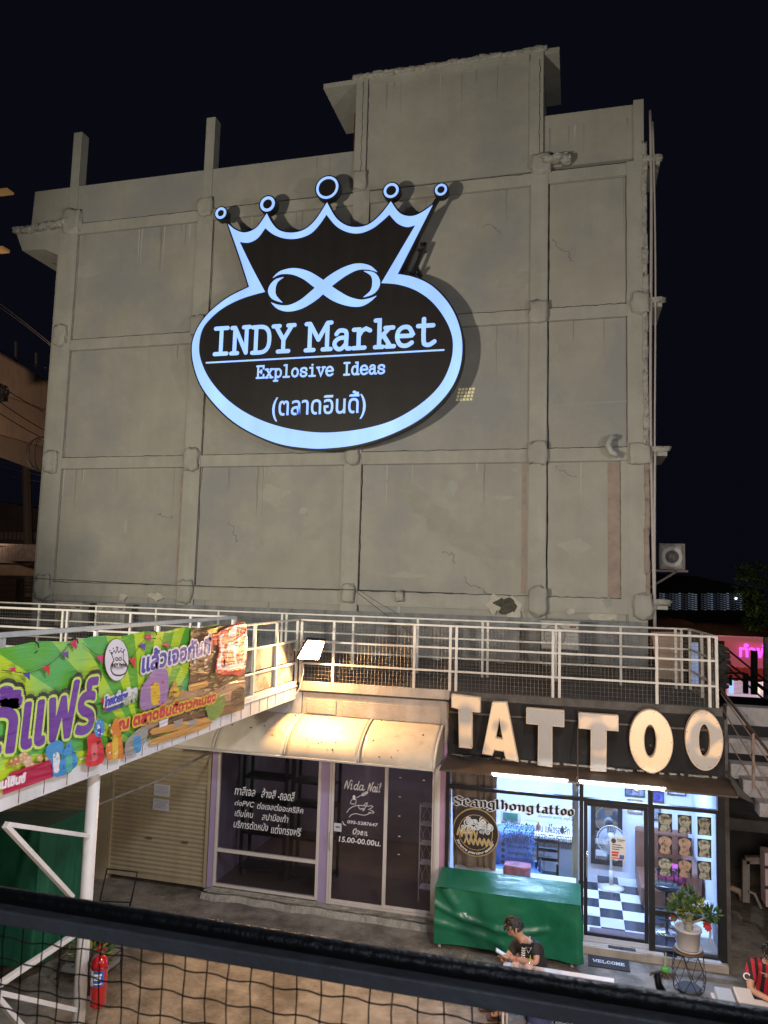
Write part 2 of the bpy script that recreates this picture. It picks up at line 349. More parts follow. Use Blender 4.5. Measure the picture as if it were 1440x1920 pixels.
# ---- blank concrete building
WY = 18.5
XL, XR = -15.42, 1.62
bd = thing('concrete_building', 'tall blank grey-green concrete building side wall behind the round crown sign', 'building', (-7, WY, 0))
w = MB(); w.box(XL, XR, WY, 34, 0, 16.0); part('wall', w, wallm, bd)
w = MB()
def jag(u, amp=.03, s=0): return noise.noise(Vector((u*3.1+s, s, 0)))*amp
w.prism([(-16.45, WY-.02, 16.02), (-15.0, WY-.02, 16.02), (-5.9, WY-.02, 16.06), (-5.9, WY-.02, 17.25), (-16.4, WY-.02, 17.24)], (0, .22, 0)); part('parapet', w, wallm, bd)
w = MB(); w.box(-.86, 1.50, WY-.02, WY+.2, 16.12, 17.55); part('parapet', w, wallm, bd)
w = MB(); w.box(1.36, 1.60, WY-.09, WY+.2, 16.0, 17.62); part('parapet_pier', w, wall2, bd)
w = MB(); w.box(-5.92, -.88, WY-.05, WY+3.2, 16.05, 19.15); part('stair_tower', w, wallm, bd)
# tower frame
for x0, x1 in ((-5.95, -5.62), (-1.2, -.86)):
    w = MB(); w.box(x0, x1, WY-.11, WY+.1, 16.1, 19.38); part('tower_column', w, wall2, bd)
w = MB(); w.grid(lambda u, v: (-5.6+u*4.38, WY-.10+v*.0-.0, 19.12+v*(.26+jag(u*9, .05))), 60, 1)
w.box(-5.6, -1.22, WY-.095, WY+.3, 19.10, 19.30); part('tower_beam', w, wall2, bd)
for i in range(18):
    w = MB(); x = -5.9+i*.292; w.lump((x, WY-.02, 19.36+random.uniform(-.02, .03)), (.36, .3, .14), .16, i, 3); part('roof_edge', w, rubble, bd, True)
w = MB(); w.box(-6.95, -5.93, WY-.05, WY+2.1, 19.22, 19.36); part('roof_slab', w, wall2, bd)
w = MB(); w.box(-.88, -.46, WY-.05, WY+2.1, 19.24, 19.40); part('roof_slab', w, wall2, bd)
w = MB(); w.box(-6.12, -5.93, WY+.3, WY+1.6, 17.2, 18.6); part('door', w, M('brown_door', (.10, .04, .025), .6), bd)
# columns
cols = [(-15.0, .62), (-10.42, .5), (-5.72, .46), (-.94, .42), (1.40, .42)]
levels = [5.14, 8.78, 12.36, 16.0]
for i, (x, wd) in enumerate(cols):
    w = MB(); w.box(x-wd/2, x+wd/2, WY-.075, WY+.05, 0, 16.02); part('column', w, wall2, bd)
w = MB(); w.box(1.02, 1.36, WY-.06, WY, 5.14, 8.45); part('column', w, wall2, bd, label='paler wide column strip')
w = MB(); w.box(.72, 1.01, WY-.012, WY, 5.16, 8.42); part('plaster_strip', w, pinkpl, bd)
for x in (-1.32, -10.78): 
    w = MB(); w.box(x, x+.10, WY-.012, WY, 5.2, 8.42); part('plaster_strip', w, pinkpl, bd)
# beams per bay
xs = [-15.3, -10.65, -5.95, -1.13, 1.2]
for li, z in enumerate(levels):
    for bi in range(4):
        x0 = cols[bi][0]+cols[bi][1]/2; x1 = cols[bi+1][0]-cols[bi+1][1]/2
        w = MB(); w.box(x0, x1, WY-.055, WY+.05, z-.32 if li else z-.36, z); part('beam', w, wall2, bd)
        # settlement crack along the top of the beam
        pts = [(x0+.02+(x1-x0-.04)*t/30, z+.008+noise.noise(Vector((t*.45, li*5, bi*3)))*.028, ) for t in range(31)]
        vs, fs = ribbon(pts, [.012+.02*abs(noise.noise(Vector((t*.8, li, bi+9)))) for t in range(31)], cap=False)
        F = FY(WY); pieces(bd, 'crack', crackm, [F(p[0], p[1], .058) for p in vs], fs)
        pts = [(x0, z-.335), (x1, z-.335+random.uniform(-.01, .01))]; vs, fs = ribbon(pts, .009, cap=False)
        pieces(bd, 'crack', crackm, [F(p[0], p[1], .004) for p in vs], fs)
# long vertical cracks beside the columns
for x, z0, z1, wd, s in ((-.70, 5.0, 16.1, .04, 1), (-10.15, 5.1, 16.1, .022, 2), (-5.47, 4.4, 8.7, .035, 3), (-14.67, 5.0, 16, .014, 4), (-.95, 16.2, 19.1, .02, 5), (-5.60, 16.1, 19.2, .014, 6), (1.17, 8.9, 16, .012, 7), (1.01, 5.2, 8.4, .014, 8), (-5.75, 16.1, 19.2, .02, 9)):
    n = 60; pts = [(x+noise.noise(Vector((t*.25, s*4, 0)))*.028, z0+(z1-z0)*t/n) for t in range(n+1)]
    vs, fs = ribbon(pts, [wd*(.6+.8*abs(noise.noise(Vector((t*.6, s, 3))))) for t in range(n+1)], cap=False)
    ww = .115 if x in (-.95, -5.75) else (.056 if z0 > 16 else .006)
    pieces(bd, 'crack', crackm, [F(p[0], p[1], ww) for p in vs], fs)
# rough corbels where beams meet columns
sd = 0
for x, z, sx, sz in ((-15.02, 12.5, .42, .62), (-15.02, 8.66, .5, .62), (-10.42, 8.68, .44, .62), (-10.42, 16.05, .46, .55), (-10.45, 12.5, .42, .6), (-5.72, 5.08, .34, .5), (-5.72, 8.7, .36, .5),
                    (-.90, 5.02, .42, .66), (-.94, 8.66, .46, .56), (-.94, 12.28, .46, .56), (-.90, 16.2, .46, .50), (1.50, 12.32, .42, .5), (1.46, 8.6, .5, .5), (1.50, 5.0, .42, .6), (-15.0, 5.0, .5, .7), (-10.42, 4.98, .44, .62), (-14.9, 16.08, .6, .75), (-4.35, 5.05, .2, .3), (-5.75, 16.35, .36, .5)):
    sd += 1; w = MB(); w.lump((x, WY-.07, z), (sx, .26, sz), .13, sd, 6, rnd=.42); part('corbel', w, wall2, bd, True)
for cx, cz, sx in ((-.62, 16.25, .5), (-.42, 16.28, .4), (-.28, 16.18, .25)):
    sd += 1; w = MB(); w.lump((cx, WY-.16, cz), (sx, .3, .17), .25, sd, 4, rnd=.5); part('broken_edge', w, rubble, bd, True)
# slab stubs left and right
w = MB(); w.prism([(-17.0, WY-.03, 16.0), (-16.7, WY-.03, 15.35), (-15.9, WY-.03, 15.32), (-15.4, WY-.03, 15.1), (-15.25, WY-.03, 14.4), (-15.1, WY-.03, 14.4), (-15.0, WY-.03, 16.05)], (0, 1.6, 0)); part('slab_stub', w, wall2, bd)
for i in range(12):
    w = MB(); w.lump((-16.85+i*.165, WY-.1, 15.98-random.random()*.08+i*.01), (.26, .25, .17), .22, 40+i, 3); part('broken_edge', w, rubble, bd, True)
for z, ex in ((16.05, .36), (12.4, .38), (8.72, .46), (5.08, .44)):
    w = MB(); w.box(XR, XR+ex, WY-.02, WY+(1.3 if z > 6 else .3), z-.16, z+.02); part('slab_stub', w, wall2, bd)
    w = MB(); w.lump((XR+ex*.5, WY-.02, z), (ex+.1, .16, .14), .2, z, 4); part('broken_edge', w, rubble, bd, True)
for i in range(34):
    z = 4.9+i*.345; w = MB(); w.lump((XR-.01+random.uniform(-.015, .015), WY-.03, z), (.09+.05*random.random(), .14, .40), .2, 90+i, 3, rnd=.1); part('broken_edge', w, rubble if z > 9 else pinkpl, bd, True)
# peeled paint, mould, patch of reflected light built as a lattice
damp = M('damp_stain', (.325, .315, .26), .95, var=.1)
def blob(cx, cz, sx, sz, mat, seed, name='peeled_paint', ww=.008, n=26, amp=.45):
    pts = [(cx+sx*math.cos(t)*(1+amp*noise.noise(Vector((math.cos(t)*1.6, math.sin(t)*1.6, seed)))*1.6), cz+sz*math.sin(t)*(1+amp*noise.noise(Vector((math.cos(t)*2+5, math.sin(t)*2, seed)))*1.6)) for t in [2*math.pi*i/n for i in range(n)]]
    vs, fs = shape([pts], FY(WY), ww); pieces(bd, name, mat, vs, fs)
def px(x, y, Y=WY): p = P(x, y, Y=Y); return p.x, p.z
for (x, y, sx, sz, m, nm, ww) in ((930, 1133, .22, .2, cream, 'peeled_paint', .062), (950, 1136, .26, .2, stainm, 'mould_patch', .066), (962, 1140, .2, .3, cream, 'peeled_paint', .064), (295, 1117, .2, .11, cream, 'peeled_paint', .064), (233, 1119, .12, .1, cream, 'peeled_paint', .062),
        (1130, 1155, .30, .16, cream, 'peeled_paint', .01), (1070, 1147, .09, .08, cream, 'peeled_paint', .06), (1140, 1130, .1, .12, damp, 'damp_patch', .06), (752, 1118, .12, .16, cream, 'peeled_paint', .06)):
    a, b = px(x, y); blob(a, b, sx, sz, m, x*.1, nm, ww)
for (pp, wd) in (([(730, 895), (790, 945), (850, 1000), (900, 1030), (985, 1045)], [.3, .55, .5, .35, .16]), ):
    pts = cr([(*px(a, b), c) for (a, b), c in zip(pp, wd)], 6); vs, fs = ribbon([(q[0]+.05*noise.noise(Vector((i*.9, 3, 0))), q[1]+.07*noise.noise(Vector((i*.7, 9, 0)))) for i, q in enumerate(pts)], [max(.05, q[2]*(1+.6*noise.noise(Vector((i*.6, 6, 0))))) for i, q in enumerate(pts)], cap=False)
    pieces(bd, 'damp_stain', damp, [F(p[0], p[1], .005) for p in vs], fs)
a, b = px(1035, 760); 
pts = [(a, b), (a+1.9, b+.04)]; vs, fs = ribbon(pts, .02); pieces(bd, 'plaster_ridge', wall2, [F(p[0], p[1], .02) for p in vs], fs)
a, b = px(1180, 845); w = MB(); w.tube([(.92, WY-.1, 9.02), (.78, WY-.2, 8.98), (.72, WY-.24, 8.8), (.80, WY-.26, 8.62), (.95, WY-.24, 8.55)], .075, 10); part('drain_elbow', w, M('pvc_grey', (.42, .42, .38), .5), bd, True)
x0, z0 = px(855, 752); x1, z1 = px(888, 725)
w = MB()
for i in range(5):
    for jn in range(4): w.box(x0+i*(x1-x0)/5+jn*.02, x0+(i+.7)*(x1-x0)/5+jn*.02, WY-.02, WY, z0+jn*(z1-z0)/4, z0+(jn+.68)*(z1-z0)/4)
part('light_patch_grid', w, M('light_patch_glow', (.95, .88, .5), .6, emis=(1, .85, .45), es=.06), bd)  # reflected light on the wall, put into a pale, faintly glowing lattice
# grime runs below ledges, beams and corbels
runm = M('rain_streak', (.25, .24, .195), .95, var=.15); runl = M('lime_streak', (.46, .45, .38), .95, var=.1)
rs = random.Random(21)
for i in range(85):
    li = rs.randrange(5); z = [5.0, 8.44, 12.02, 15.66, 17.2][li]; x = rs.uniform(-15.2, 1.4); ln = rs.uniform(.25, 1.5)*(.6 if li == 4 else 1)
    if li == 4 and -6 < x < -.8: z = 19.1; ln *= 1.5
    wd = rs.uniform(.012, .05); n = 8; pts = [(x+.02*noise.noise(Vector((t*.5, i, 0))), z-ln*t/n) for t in range(n+1)]
    vs, fs = ribbon(pts, [max(.002, wd*(1-t/n)**.7) for t in range(n+1)], cap=False)
    wv = .053 if (li == 4 and z > 19) else (.025 if li == 4 else .0035+.00002*i)
    pieces(bd, 'rain_streak', runm if rs.random() < .7 else runl, [F(p[0], p[1], wv) for p in vs], fs)
for i in range(26):
    x = rs.uniform(-15, 1); z = rs.uniform(5.3, 15.5); blob(x, z, rs.uniform(.05, .5), rs.uniform(.04, .3), M('repair_patch_%d' % (i % 3), [(.385, .37, .30), (.345, .335, .27), (.37, .37, .32)][i % 3], .95, var=.1), i*1.7, 'repair_patch', .0030+.00001*i)
for i in range(8):
    x = rs.uniform(-14.5, .8); z = rs.uniform(5.4, 15.4); pts = [(x, z)]
    for t in range(12): pts.append((pts[-1][0]+rs.uniform(-.05, .13), pts[-1][1]+rs.uniform(-.10, .05)))
    vs, fs = ribbon(pts, .007, cap=False); pieces(bd, 'hairline_crack', crackm, [F(p[0], p[1], .0075) for p in vs], fs)
# rooftop posts and rainwater pipes are things of their own
for i, (x, zt, hx) in enumerate(((-14.96, 19.0, .26), (-10.42, 18.85, .25))):
    w = MB(); w.box(x-hx/2-.02, x+hx/2+.02, WY-.055, WY+.28, 16.0, zt)
    solo('concrete_post', w, wall2, 'thin concrete post rising from the roof parapet, %s' % ('the left one near the building edge' if i == 0 else 'the right one, left of the crown'), 'post', 'posts standing up from the parapet', bevel=.01)
for i, (x, r, za, zb) in enumerate(((1.74, .035, 4.5, 17.3), (1.82, .022, 8.5, 17.0), (1.80, .03, 4.5, 8.7))):
    w = MB(); w.tube([(x+.03*math.sin(z*.5+i), WY-.06, z) for z in [za+(zb-za)*t/20 for t in range(21)]], r, 8)
    solo('drainpipe', w, M('pipe_pvc', (.45, .40, .36), .5), ['thickest grey pipe running the full height of the wall edge', 'thin pipe beside the upper right wall edge', 'short pipe along the lower right wall edge'][i], 'pipe', 'pipes down the right edge of the building', smooth=True)

# ---- crown sign
SY = 17.78
def zp(a, b): p = P(340+a/2.5714, 310+b/2.5714, Y=SY); return (p.x, p.z)
sg = thing('crown_sign', 'large black lightbox sign shaped as a crowned oval reading INDY Market', 'sign', (-6.4, SY, 8.7))
def runs(rs, n=5):
    out = []
    for r_ in rs:
        q = cr(r_, n) if len(r_) > 2 else [tuple(p) for p in r_]; out += q[:-1]
    return out
outer = runs([[(226, 283), (262, 312), (310, 325), (365, 300), (413, 233)], [(413, 233), (440, 282), (475, 315), (530, 326), (590, 313), (645, 268), (703, 180)], [(703, 180), (745, 252), (795, 290), (850, 299), (905, 285), (960, 240), (1011, 175)],
    [(1011, 175), (1050, 228), (1095, 246), (1145, 236), (1212, 192)], [(1212, 192), (1043, 525)], [(1043, 525), (1110, 537), (1175, 562), (1230, 600), (1290, 668), (1332, 750), (1354, 850), (1347, 960), (1310, 1060), (1240, 1150), (1140, 1232), (1000, 1302), (850, 1347), (700, 1365), (600, 1363), (480, 1345), (360, 1300), (250, 1235), (160, 1150), (95, 1060), (60, 960), (53, 870), (73, 800), (110, 740), (160, 688), (235, 633), (328, 587)], [(328, 587), (278, 430), (226, 283)]])
inner = runs([[(282, 370), (325, 373), (368, 352), (405, 303)], [(405, 303), (445, 334), (500, 353), (560, 353), (620, 332), (662, 292), (700, 238)], [(700, 238), (745, 292), (800, 322), (860, 328), (920, 306), (968, 270), (1003, 238)], [(1003, 238), (1042, 280), (1088, 298), (1130, 288)],
    [(1130, 288), (965, 568)], [(965, 568), (1045, 575), (1130, 603), (1205, 655), (1265, 730), (1302, 810), (1310, 885), (1295, 965), (1255, 1050), (1190, 1122), (1100, 1188), (1000, 1238), (880, 1270), (760, 1286), (650, 1288), (520, 1270), (400, 1235), (290, 1180), (200, 1108), (130, 1020), (92, 930), (87, 860), (103, 790), (145, 735), (210, 683), (300, 640), (404, 610)], [(404, 610), (340, 490), (282, 370)]])
def grow(pts, d):
    out = []; k = len(pts)
    ar = sum(pts[i][0]*pts[(i+1) % k][1]-pts[(i+1) % k][0]*pts[i][1] for i in range(k)); sg_ = 1 if ar > 0 else -1
    for i in range(k):
        a, b, c = pts[i-1], pts[i], pts[(i+1) % k]
        n1 = Vector((b[1]-a[1], a[0]-b[0])).normalized()*sg_; n2 = Vector((c[1]-b[1], b[0]-c[0])).normalized()*sg_
        m = n1+n2
        if m.length < .3: m = n1
        m.normalize(); q = max(.45, m.dot(n1)); out.append((b[0]+m.x*d/q, b[1]+m.y*d/q))
    return out
po = [zp(*q) for q in outer]; pi = [zp(*q) for q in inner]; pb = grow(po, .045)
FS = FY(SY)
def slabpart(name, spl, w0, depth, mat, parent, label=None):
    vs, fs = shape(spl, FS, w0, depth); mb = MB(); mb.add(vs, fs); return part(name, mb, mat, parent, label=label)
slabpart('panel', [pb], -.20, .20, signblk, sg)
slabpart('light_border', [po, pi], .002, .015, signglow, sg)
for n_, (cx, cy, rb, ro, ri) in enumerate(((191, 231, 32, 26, 15), (416, 187, 42, 35, 22), (704, 108, 60, 53, 42), (1012, 122, 43, 36, 24), (1252, 118, 36, 29, 18))):
    c0 = zp(cx, cy); px_ = (zp(cx+50, cy)[0]-zp(cx-50, cy)[0])/100
    bl = slabpart('crown_ball', [circ(*c0, rb*px_)], -.20, .20, signblk, sg)
    slabpart('light_ring', [circ(*c0, ro*px_), circ(*c0, ri*px_)], .002, .012, signglow, bl)
for a, b in (((212, 255), (240, 310)), ((1235, 150), (1195, 215)), ((418, 225), (415, 245)), ((704, 165), (703, 190)), ((1012, 160), (1010, 185))):
    p0, p1 = zp(*a), zp(*b); w = MB(); w.bar((p0[0], SY+.1, p0[1]), (p1[0], SY+.1, p1[1]), .1, .1); part('ball_stem', w, signblk, sg)
def vstroke(pts, w0, nm='infinity_band'):
    q = cr(pts, 5); a = [zp(p[0], p[1]) for p in q]; vs, fs = ribbon(a, [p[2]*.0054 for p in q], cap=False)
    pieces(sg, nm, signglow, [FS(p[0], p[1], w0) for p in vs], fs)
vstroke([(442, 543, 2), (480, 518, 18), (540, 512, 34), (600, 530, 46), (650, 562, 54), (690, 592, 56), (740, 627, 56), (800, 655, 46), (860, 665, 36), (905, 652, 20), (941, 630, 2)], .012)
vstroke([(434, 662, 2), (470, 684, 22), (520, 690, 34), (580, 670, 46), (640, 628, 56), (682, 590, 56), (730, 550, 54), (790, 512, 46), (850, 490, 34), (905, 494, 22), (945, 515, 2)], .014)
vstroke([(494, 540, 2), (457, 560, 22), (437, 600, 40), (448, 635, 28), (488, 662, 2)], .012)
vstroke([(880, 510, 2), (925, 528, 24), (940, 570, 40), (922, 610, 26), (878, 637, 2)], .012)
# words
u0, v0 = zp(122, 945); u1, v1 = zp(1265, 899)
strokes([([(u0, (v0+v1)/2), (u1, (v0+v1)/2)], .045, False)], FS, .012, signglow, sg, 'underline')
def sletter(ch, xa, xb, yb, h, wt):
    a = zp(xa, yb); b = zp(xb, yb); t = zp(xa, yb-h)
    strokes(slab_paths(ch, a[0], a[1], b[0]-a[0], t[1]-a[1], wt), FS, .012, signglow, sg, 'letter')
for ch, xa, xb, yb, h in (('I', 145, 235, 912, 122), ('N', 237, 330, 908, 122), ('D', 337, 432, 905, 122), ('Y', 440, 542, 900, 122), ('M', 600, 720, 893, 126), ('a', 728, 818, 888, 124), ('r', 820, 918, 883, 126), ('k', 926, 1028, 878, 128), ('e', 1030, 1122, 872, 124), ('t', 1128, 1228, 868, 130)):
    sletter(ch, xa, xb, yb, h, .115)
xs_ = 360; n_ = 15; step = (984-360)/n_
for i, ch in enumerate('Explosive Ideas'):
    if ch == ' ': continue
    xa = 362+i*step; sletter(ch, xa, xa+step*.94, 1026-i*1.55, 56, .055)
a = zp(436, 1236); b = zp(888, 1222); t = zp(436, 1103)
text('(ตลาดอินดี้)', FS, a[0], a[1], b[0], t[1], .012, signglow, sg, bold=.012)
# steel frame behind the sign
fm = MB()
for a, b in (((400, 420), (400, 1200)), ((700, 330), (700, 1330)), ((1000, 330), (1000, 1260)), ((300, 620), (1100, 620)), ((200, 1000), (1200, 1000))):
    p0, p1 = zp(*a), zp(*b); fm.bar((p0[0], SY+.3, p0[1]), (p1[0], SY+.3, p1[1]), .08)
for q in ((400, 620), (700, 620), (1000, 620), (400, 1000), (700, 1000), (1000, 1000), (700, 1290), (1130, 480), (1150, 360)):
    p0 = zp(*q); fm.bar((p0[0], SY+.2, p0[1]), (p0[0], WY, p0[1]), .07)
p0, p1 = zp(1165, 345), zp(1095, 520); fm.bar((p0[0], SY+.35, p0[1]), (p1[0], SY+.35, p1[1]), .09)
part('support_frame', fm, black, sg)

# ================================================================== DECK, WALKWAYS, RAILS
DY0, DY1, DZ = 12.05, 14.3, 3.62
dk = thing('upper_deck', 'raised concrete deck above the shops with stained grey floor', 'deck', (-3, 13, DZ-.3))
w = MB(); w.box(-16, 2.08, DY0+.02, DY1+.1, DZ-.16, DZ); part('floor_slab', w, deckm, dk)
w = MB(); w.box(-4.55, -1.98, DY0-.03, DY0+.02, DZ-.12, DZ+.03); part('edge_beam', w, conc, dk)
w = MB(); w.box(-1.98, 2.08, DY0-.03, DY0+.02, DZ-.10, DZ+.02); part('edge_beam', w, darkc, dk)
w = MB(); w.box(-4.5, -1.98, DY0+.02, DY0+.16, 2.35, DZ-.16); part('fascia_wall', w, conc, dk)
for x0, x1, z0, z1 in ((-4.42, -3.9, 3.12, 3.36), (-3.78, -2.12, 3.10, 3.36)):
    w = MB(); w.box(x0, x1, DY0+.005, DY0+.02, z0, z1); part('fascia_panel', w, conc, dk, bevel=.006)
w = MB(); w.box(-8.4, -4.52, DY0+.02, DY0+.16, 2.35, DZ-.16); part('fascia_wall', w, M('white_fascia', (.5, .5, .5), .8, streak=.2), dk)
w = MB(); w.box(-16, -8.4, DY0+.02, DY0+.16, 2.35, DZ-.16); part('fascia_wall', w, darkc, dk)

RTOP, RM1, RM2 = 1.055, .70, .33
def railing(name_label, p0, p1, posts, z=DZ, mesh=True, mat=railw, group='metal railings along the upper walkways', rails=(1.055, .70, .33), pr=.0205, ms=.062, wr=.0022, double=()):
    p0, p1 = Vector(p0), Vector(p1); d = (p1-p0); L = d.length; d.normalize()
    t = thing('railing', name_label, 'railing', ((p0+p1)/2)+Vector((0, 0, z)), group)
    for q in posts:
        for dd in ((-.05, .05) if q in double else (0,)):
            c = p0+d*(q*L+dd*(1 if q < .5 else -1)); w = MB(); w.box(c.x-.021, c.x+.021, c.y-.021, c.y+.021, z, z+rails[0]+.012); part('post', w, mat, t)
    for k_, h in enumerate(rails):
        w = MB(); w.bar(p0+Vector((0, 0, z+h)), p1+Vector((0, 0, z+h)), pr*2*(1.15 if k_ == 0 else 1), pr*2*(.8)); part('rail', w, mat, t, bevel=.006)
    if mesh:
        w = MB(); nx = int(L/ms); side = Vector((-d.y, d.x, 0))*.026; h0, h1 = .02, rails[0]-.03
        random.seed(int(L*100)); rows = 24
        for i in range(nx+1):
            b = p0+d*(i*L/nx)+side
            pts = [b+d*(.006*noise.noise(Vector((i*.7, r_*.8, 1))))+Vector((0, 0, z+h0+(h1-h0)*r_/4)) for r_ in range(5)]
            w.tube(pts, wr, 3, caps=False)
        nz_ = int((h1-h0)/ms)
        for i in range(nz_+1):
            w.tube([p0+d*(L*r_/12)+side+Vector((0, 0, z+h0+(h1-h0)*i/nz_+.008*noise.noise(Vector((i, r_*.9, 2))))) for r_ in range(13)], wr, 3, caps=False)
        part('wire_mesh', w, wire, t)
    return t
railing('cream railing with wire mesh along the deck edge above the awning and TATTOO letters', (-4.55, DY0, 0), (2.03, DY0, 0), [0, .088, .30, .398, .645, .87, .99], double=(.398, .645, .99))
railing('rear railing of the deck in front of the blank wall', (-14.5, DY1, 0), (1.93, DY1, 0), [0, .08, .17, .26, .35, .44, .53, .62, .70, .78, .86, .93, .99], double=(.53, .78, .99), pr=.020)
railing('deck railing left of the banner walkway, running out of the frame', (-14.5, DY0, 0), (-5.8, DY0, 0), [0, .2, .4, .60, .76, .9, 1], double=(.60,), pr=.024)
railing('short cross railing at the right end of the deck', (2.03, DY0+.1, 0), (1.95, DY1, 0), [.5, .98], pr=.02, ms=.09)
# banner walkway coming from the left of the camera
WX0, WX1 = -5.8, -4.6
wk = thing('elevated_walkway', 'white steel walkway crossing from the left towards the deck, banner on its side', 'walkway', (-5.2, 8, 3.3))
w = MB(); w.box(WX0, WX1-.005, -1, DY0-.04, DZ-.10, DZ-.02); part('floor_slab', w, deckm, wk)
w = MB(); w.box(WX1-.10, WX1, -1, DY0-.035, DZ-.27, DZ+.02); part('side_beam', w, M('white_steel_stained', (.60, .61, .64), .5, var=.1, dirt=(.26, .20, .15), dscale=2.2, dthr=.63, streak=.2), wk, bevel=.008)
w = MB(); w.box(WX1, WX1+.018, -1, DY0-.035, DZ-.06, DZ-.045); part('beam_flange', w, white, wk)
for i in range(24): 
    w = MB(); y = 4.6+i*.31; w.box(WX1+.001, WX1+.005, y, y+.006, DZ-.25, DZ-.07); part('beam_joint', w, M('rust', (.16, .07, .035), .9), wk)
w = MB(); w.box(WX0, WX0+.10, -1, DY0-.04, DZ-.27, DZ+.02); part('side_beam', w, white, wk)
railing('thick white railing on the far side of the banner walkway', (WX0, 0, 0), (WX0, DY0-.1, 0), [.1, .25, .4, .55, .68, .8, .9, 1], mat=white, pr=.034, mesh=False)
railing('railing on the near side of the walkway carrying the green banner', (WX1-.03, -1, 0), (WX1-.03, DY0, 0), [.2, .4, .55, .68, .80, .865, .93, 1], mat=railw, mesh=False)
# two rusty perforated infill panels right of the banner
t = thing('infill_panel', 'rust streaked perforated sheet panels closing the railing right of the banner', 'panel', (WX1-.07, 11, DZ+.05))
for (y0, y1, z0, z1) in ((9.95, 11.18, .36, .68), (11.24, 11.98, .36, .68), (9.95, 11.18, .04, .31), (11.24, 11.98, .04, .31)):
    w = MB(); w.box(WX1-.075, WX1-.06, y0, y1, DZ+z0, DZ+z1); part('sheet', w, rusty, t)
# posts and braces
pm = M('white_post', (.66, .65, .64), .5, var=.08, scale=3, bump=.1, dirt=(.35, .30, .25), dscale=3, dthr=.68, streak=.12)
brc = MB(); frt = thing('support_trestle', 'white steel trestle of two posts and cross braces under the banner walkway', 'trestle', (-4.75, 6.2, 0))
for y0 in (6.78, 5.30):
    w = MB(); w.tube([(-4.75, y0, 0), (-4.75, y0, 3.33)], .062, 20); part('post', w, pm, frt, True)
w = MB(); w.box(-4.9, -4.6, 6.66, 6.98, 3.33, 3.352); part('cap_plate', w, pm, frt)
def bp(x, y): q = P(x, y, X=-4.74); return (q.x, q.y, q.z)
for a, b, wd in (((12, 1545), (172, 1568), .05), ((10, 1548), (135, 1682), .055), ((146, 1748), (-8, 1850), .06), ((-8, 1860), (152, 1896), .055), ((-8, 1868), (60, 1948), .06)):
    w = MB(); w.bar(bp(*a), bp(*b), wd, .04); part('brace', w, pm, frt, bevel=.004)
w = MB(); w.tube([P(60, 1560, Y=9.5), P(205, 1500, Y=10.6), P(300, 1462, Y=11.3), P(398, 1408, Y=12.0)], .022, 8)
solo('slanted_pipe', w, M('old_pipe', (.30, .28, .26), .7, var=.3, scale=12), 'thin grey pipe slanting from the green tarp up to the awning end', 'pipe', smooth=True)
w = MB(); w.tube([P(90, 1745, Y=9), P(150, 1500, Y=9.6), P(200, 1430, Y=10)], .006, 5)
# near railing of the camera's own walkway
nr = thing('near_railing', 'dark foreground handrail with crimped wire mesh crossing the bottom of the view', 'railing', (0, 1.2, 3.6))
ra, rb = P(0, 1662, Z=4.76), P(1440, 1890, Z=4.76); rd = (rb-ra).normalized(); rn_ = Vector((-rd.y, rd.x, 0))
def rr_(s, y=0, z=0): return ra+rd*s+rn_*y+Vector((0, 0, z))
w = MB(); w.tube([rr_(-3+.1*i, 0, -.013) for i in range(70)], .0130, 14); part('handrail', w, blackp, nr, True)
w = MB(); w.bar(rr_(-3, -.010, -.038), rr_(4, -.010, -.038), .032, .024); part('rail_face', w, greyp, nr, bevel=.003)
w = MB(); w.tube([P(1246, 1872, Y=1.25), P(1235, 1846, Y=1.25), P(1231, 1824, Y=1.25)], [.0085, .0055, .0045], 8); part('hook_stub', w, blackp, nr, smooth=True)
w = MB(); random.seed(3)
for i in range(120):
    x = -2.6+i*.0385+random.uniform(-.002, .002)
    lean = random.uniform(-.004, .004); lean += .02 if i % 17 == 5 else 0
    w.tube([rr_(x+2.0+lean*t/10+.0016*math.sin(t*2.1+i), .0016*math.cos(t*2.1), -.05-.04*t) for t in range(16)], .0012, 5, caps=False)
for k_ in range(12):
    z = -.083-k_*.0385
    w.tube([rr_(-.6+t*.0385/2, .003+.0012*math.sin(t*math.pi/2), z+.0022*math.sin(t*math.pi/2+1)+.006*noise.noise(Vector((t*.08, k_, 0)))-.0) for t in range(246)], .0013, 5, caps=False)
part('wire_mesh', w, M('black_wire', (.014, .013, .012), .5, var=.2), nr)
w = MB(); w.bar(rr_(2.6, 0, -.05), rr_(2.6, 0, -1.1), .04); part('post', w, greyp, nr)
# ================================================================== SHOP FRONTS
FYs = 12.05
def fx(x, y, Y=FYs): return P(x, y, Y=Y).x
def fz(x, y, Y=FYs): return P(x, y, Y=Y).z
paper = M('paper', (.60, .62, .68), .7, var=.05)
ink = PM('ink', (.05, .05, .06)); inkgrey = PM('inkgrey', (.25, .25, .27))
wht = PM('white', (.80, .80, .80))
gnail = glassmat('shop_glass', (.78, .76, .80), .9); gtat = glassmat('clear_glass', (.93, .95, .96), .8)
def frame(mb, x0, x1, z0, z1, t, y0=12.0, y1=12.07):
    mb.box(x0, x0+t, y0, y1, z0, z1); mb.box(x1-t, x1, y0, y1, z0, z1); mb.box(x0+t, x1-t, y0+.001, y1-.001, z0, z0+t); mb.box(x0+t, x1-t, y0+.001, y1-.001, z1-t, z1)
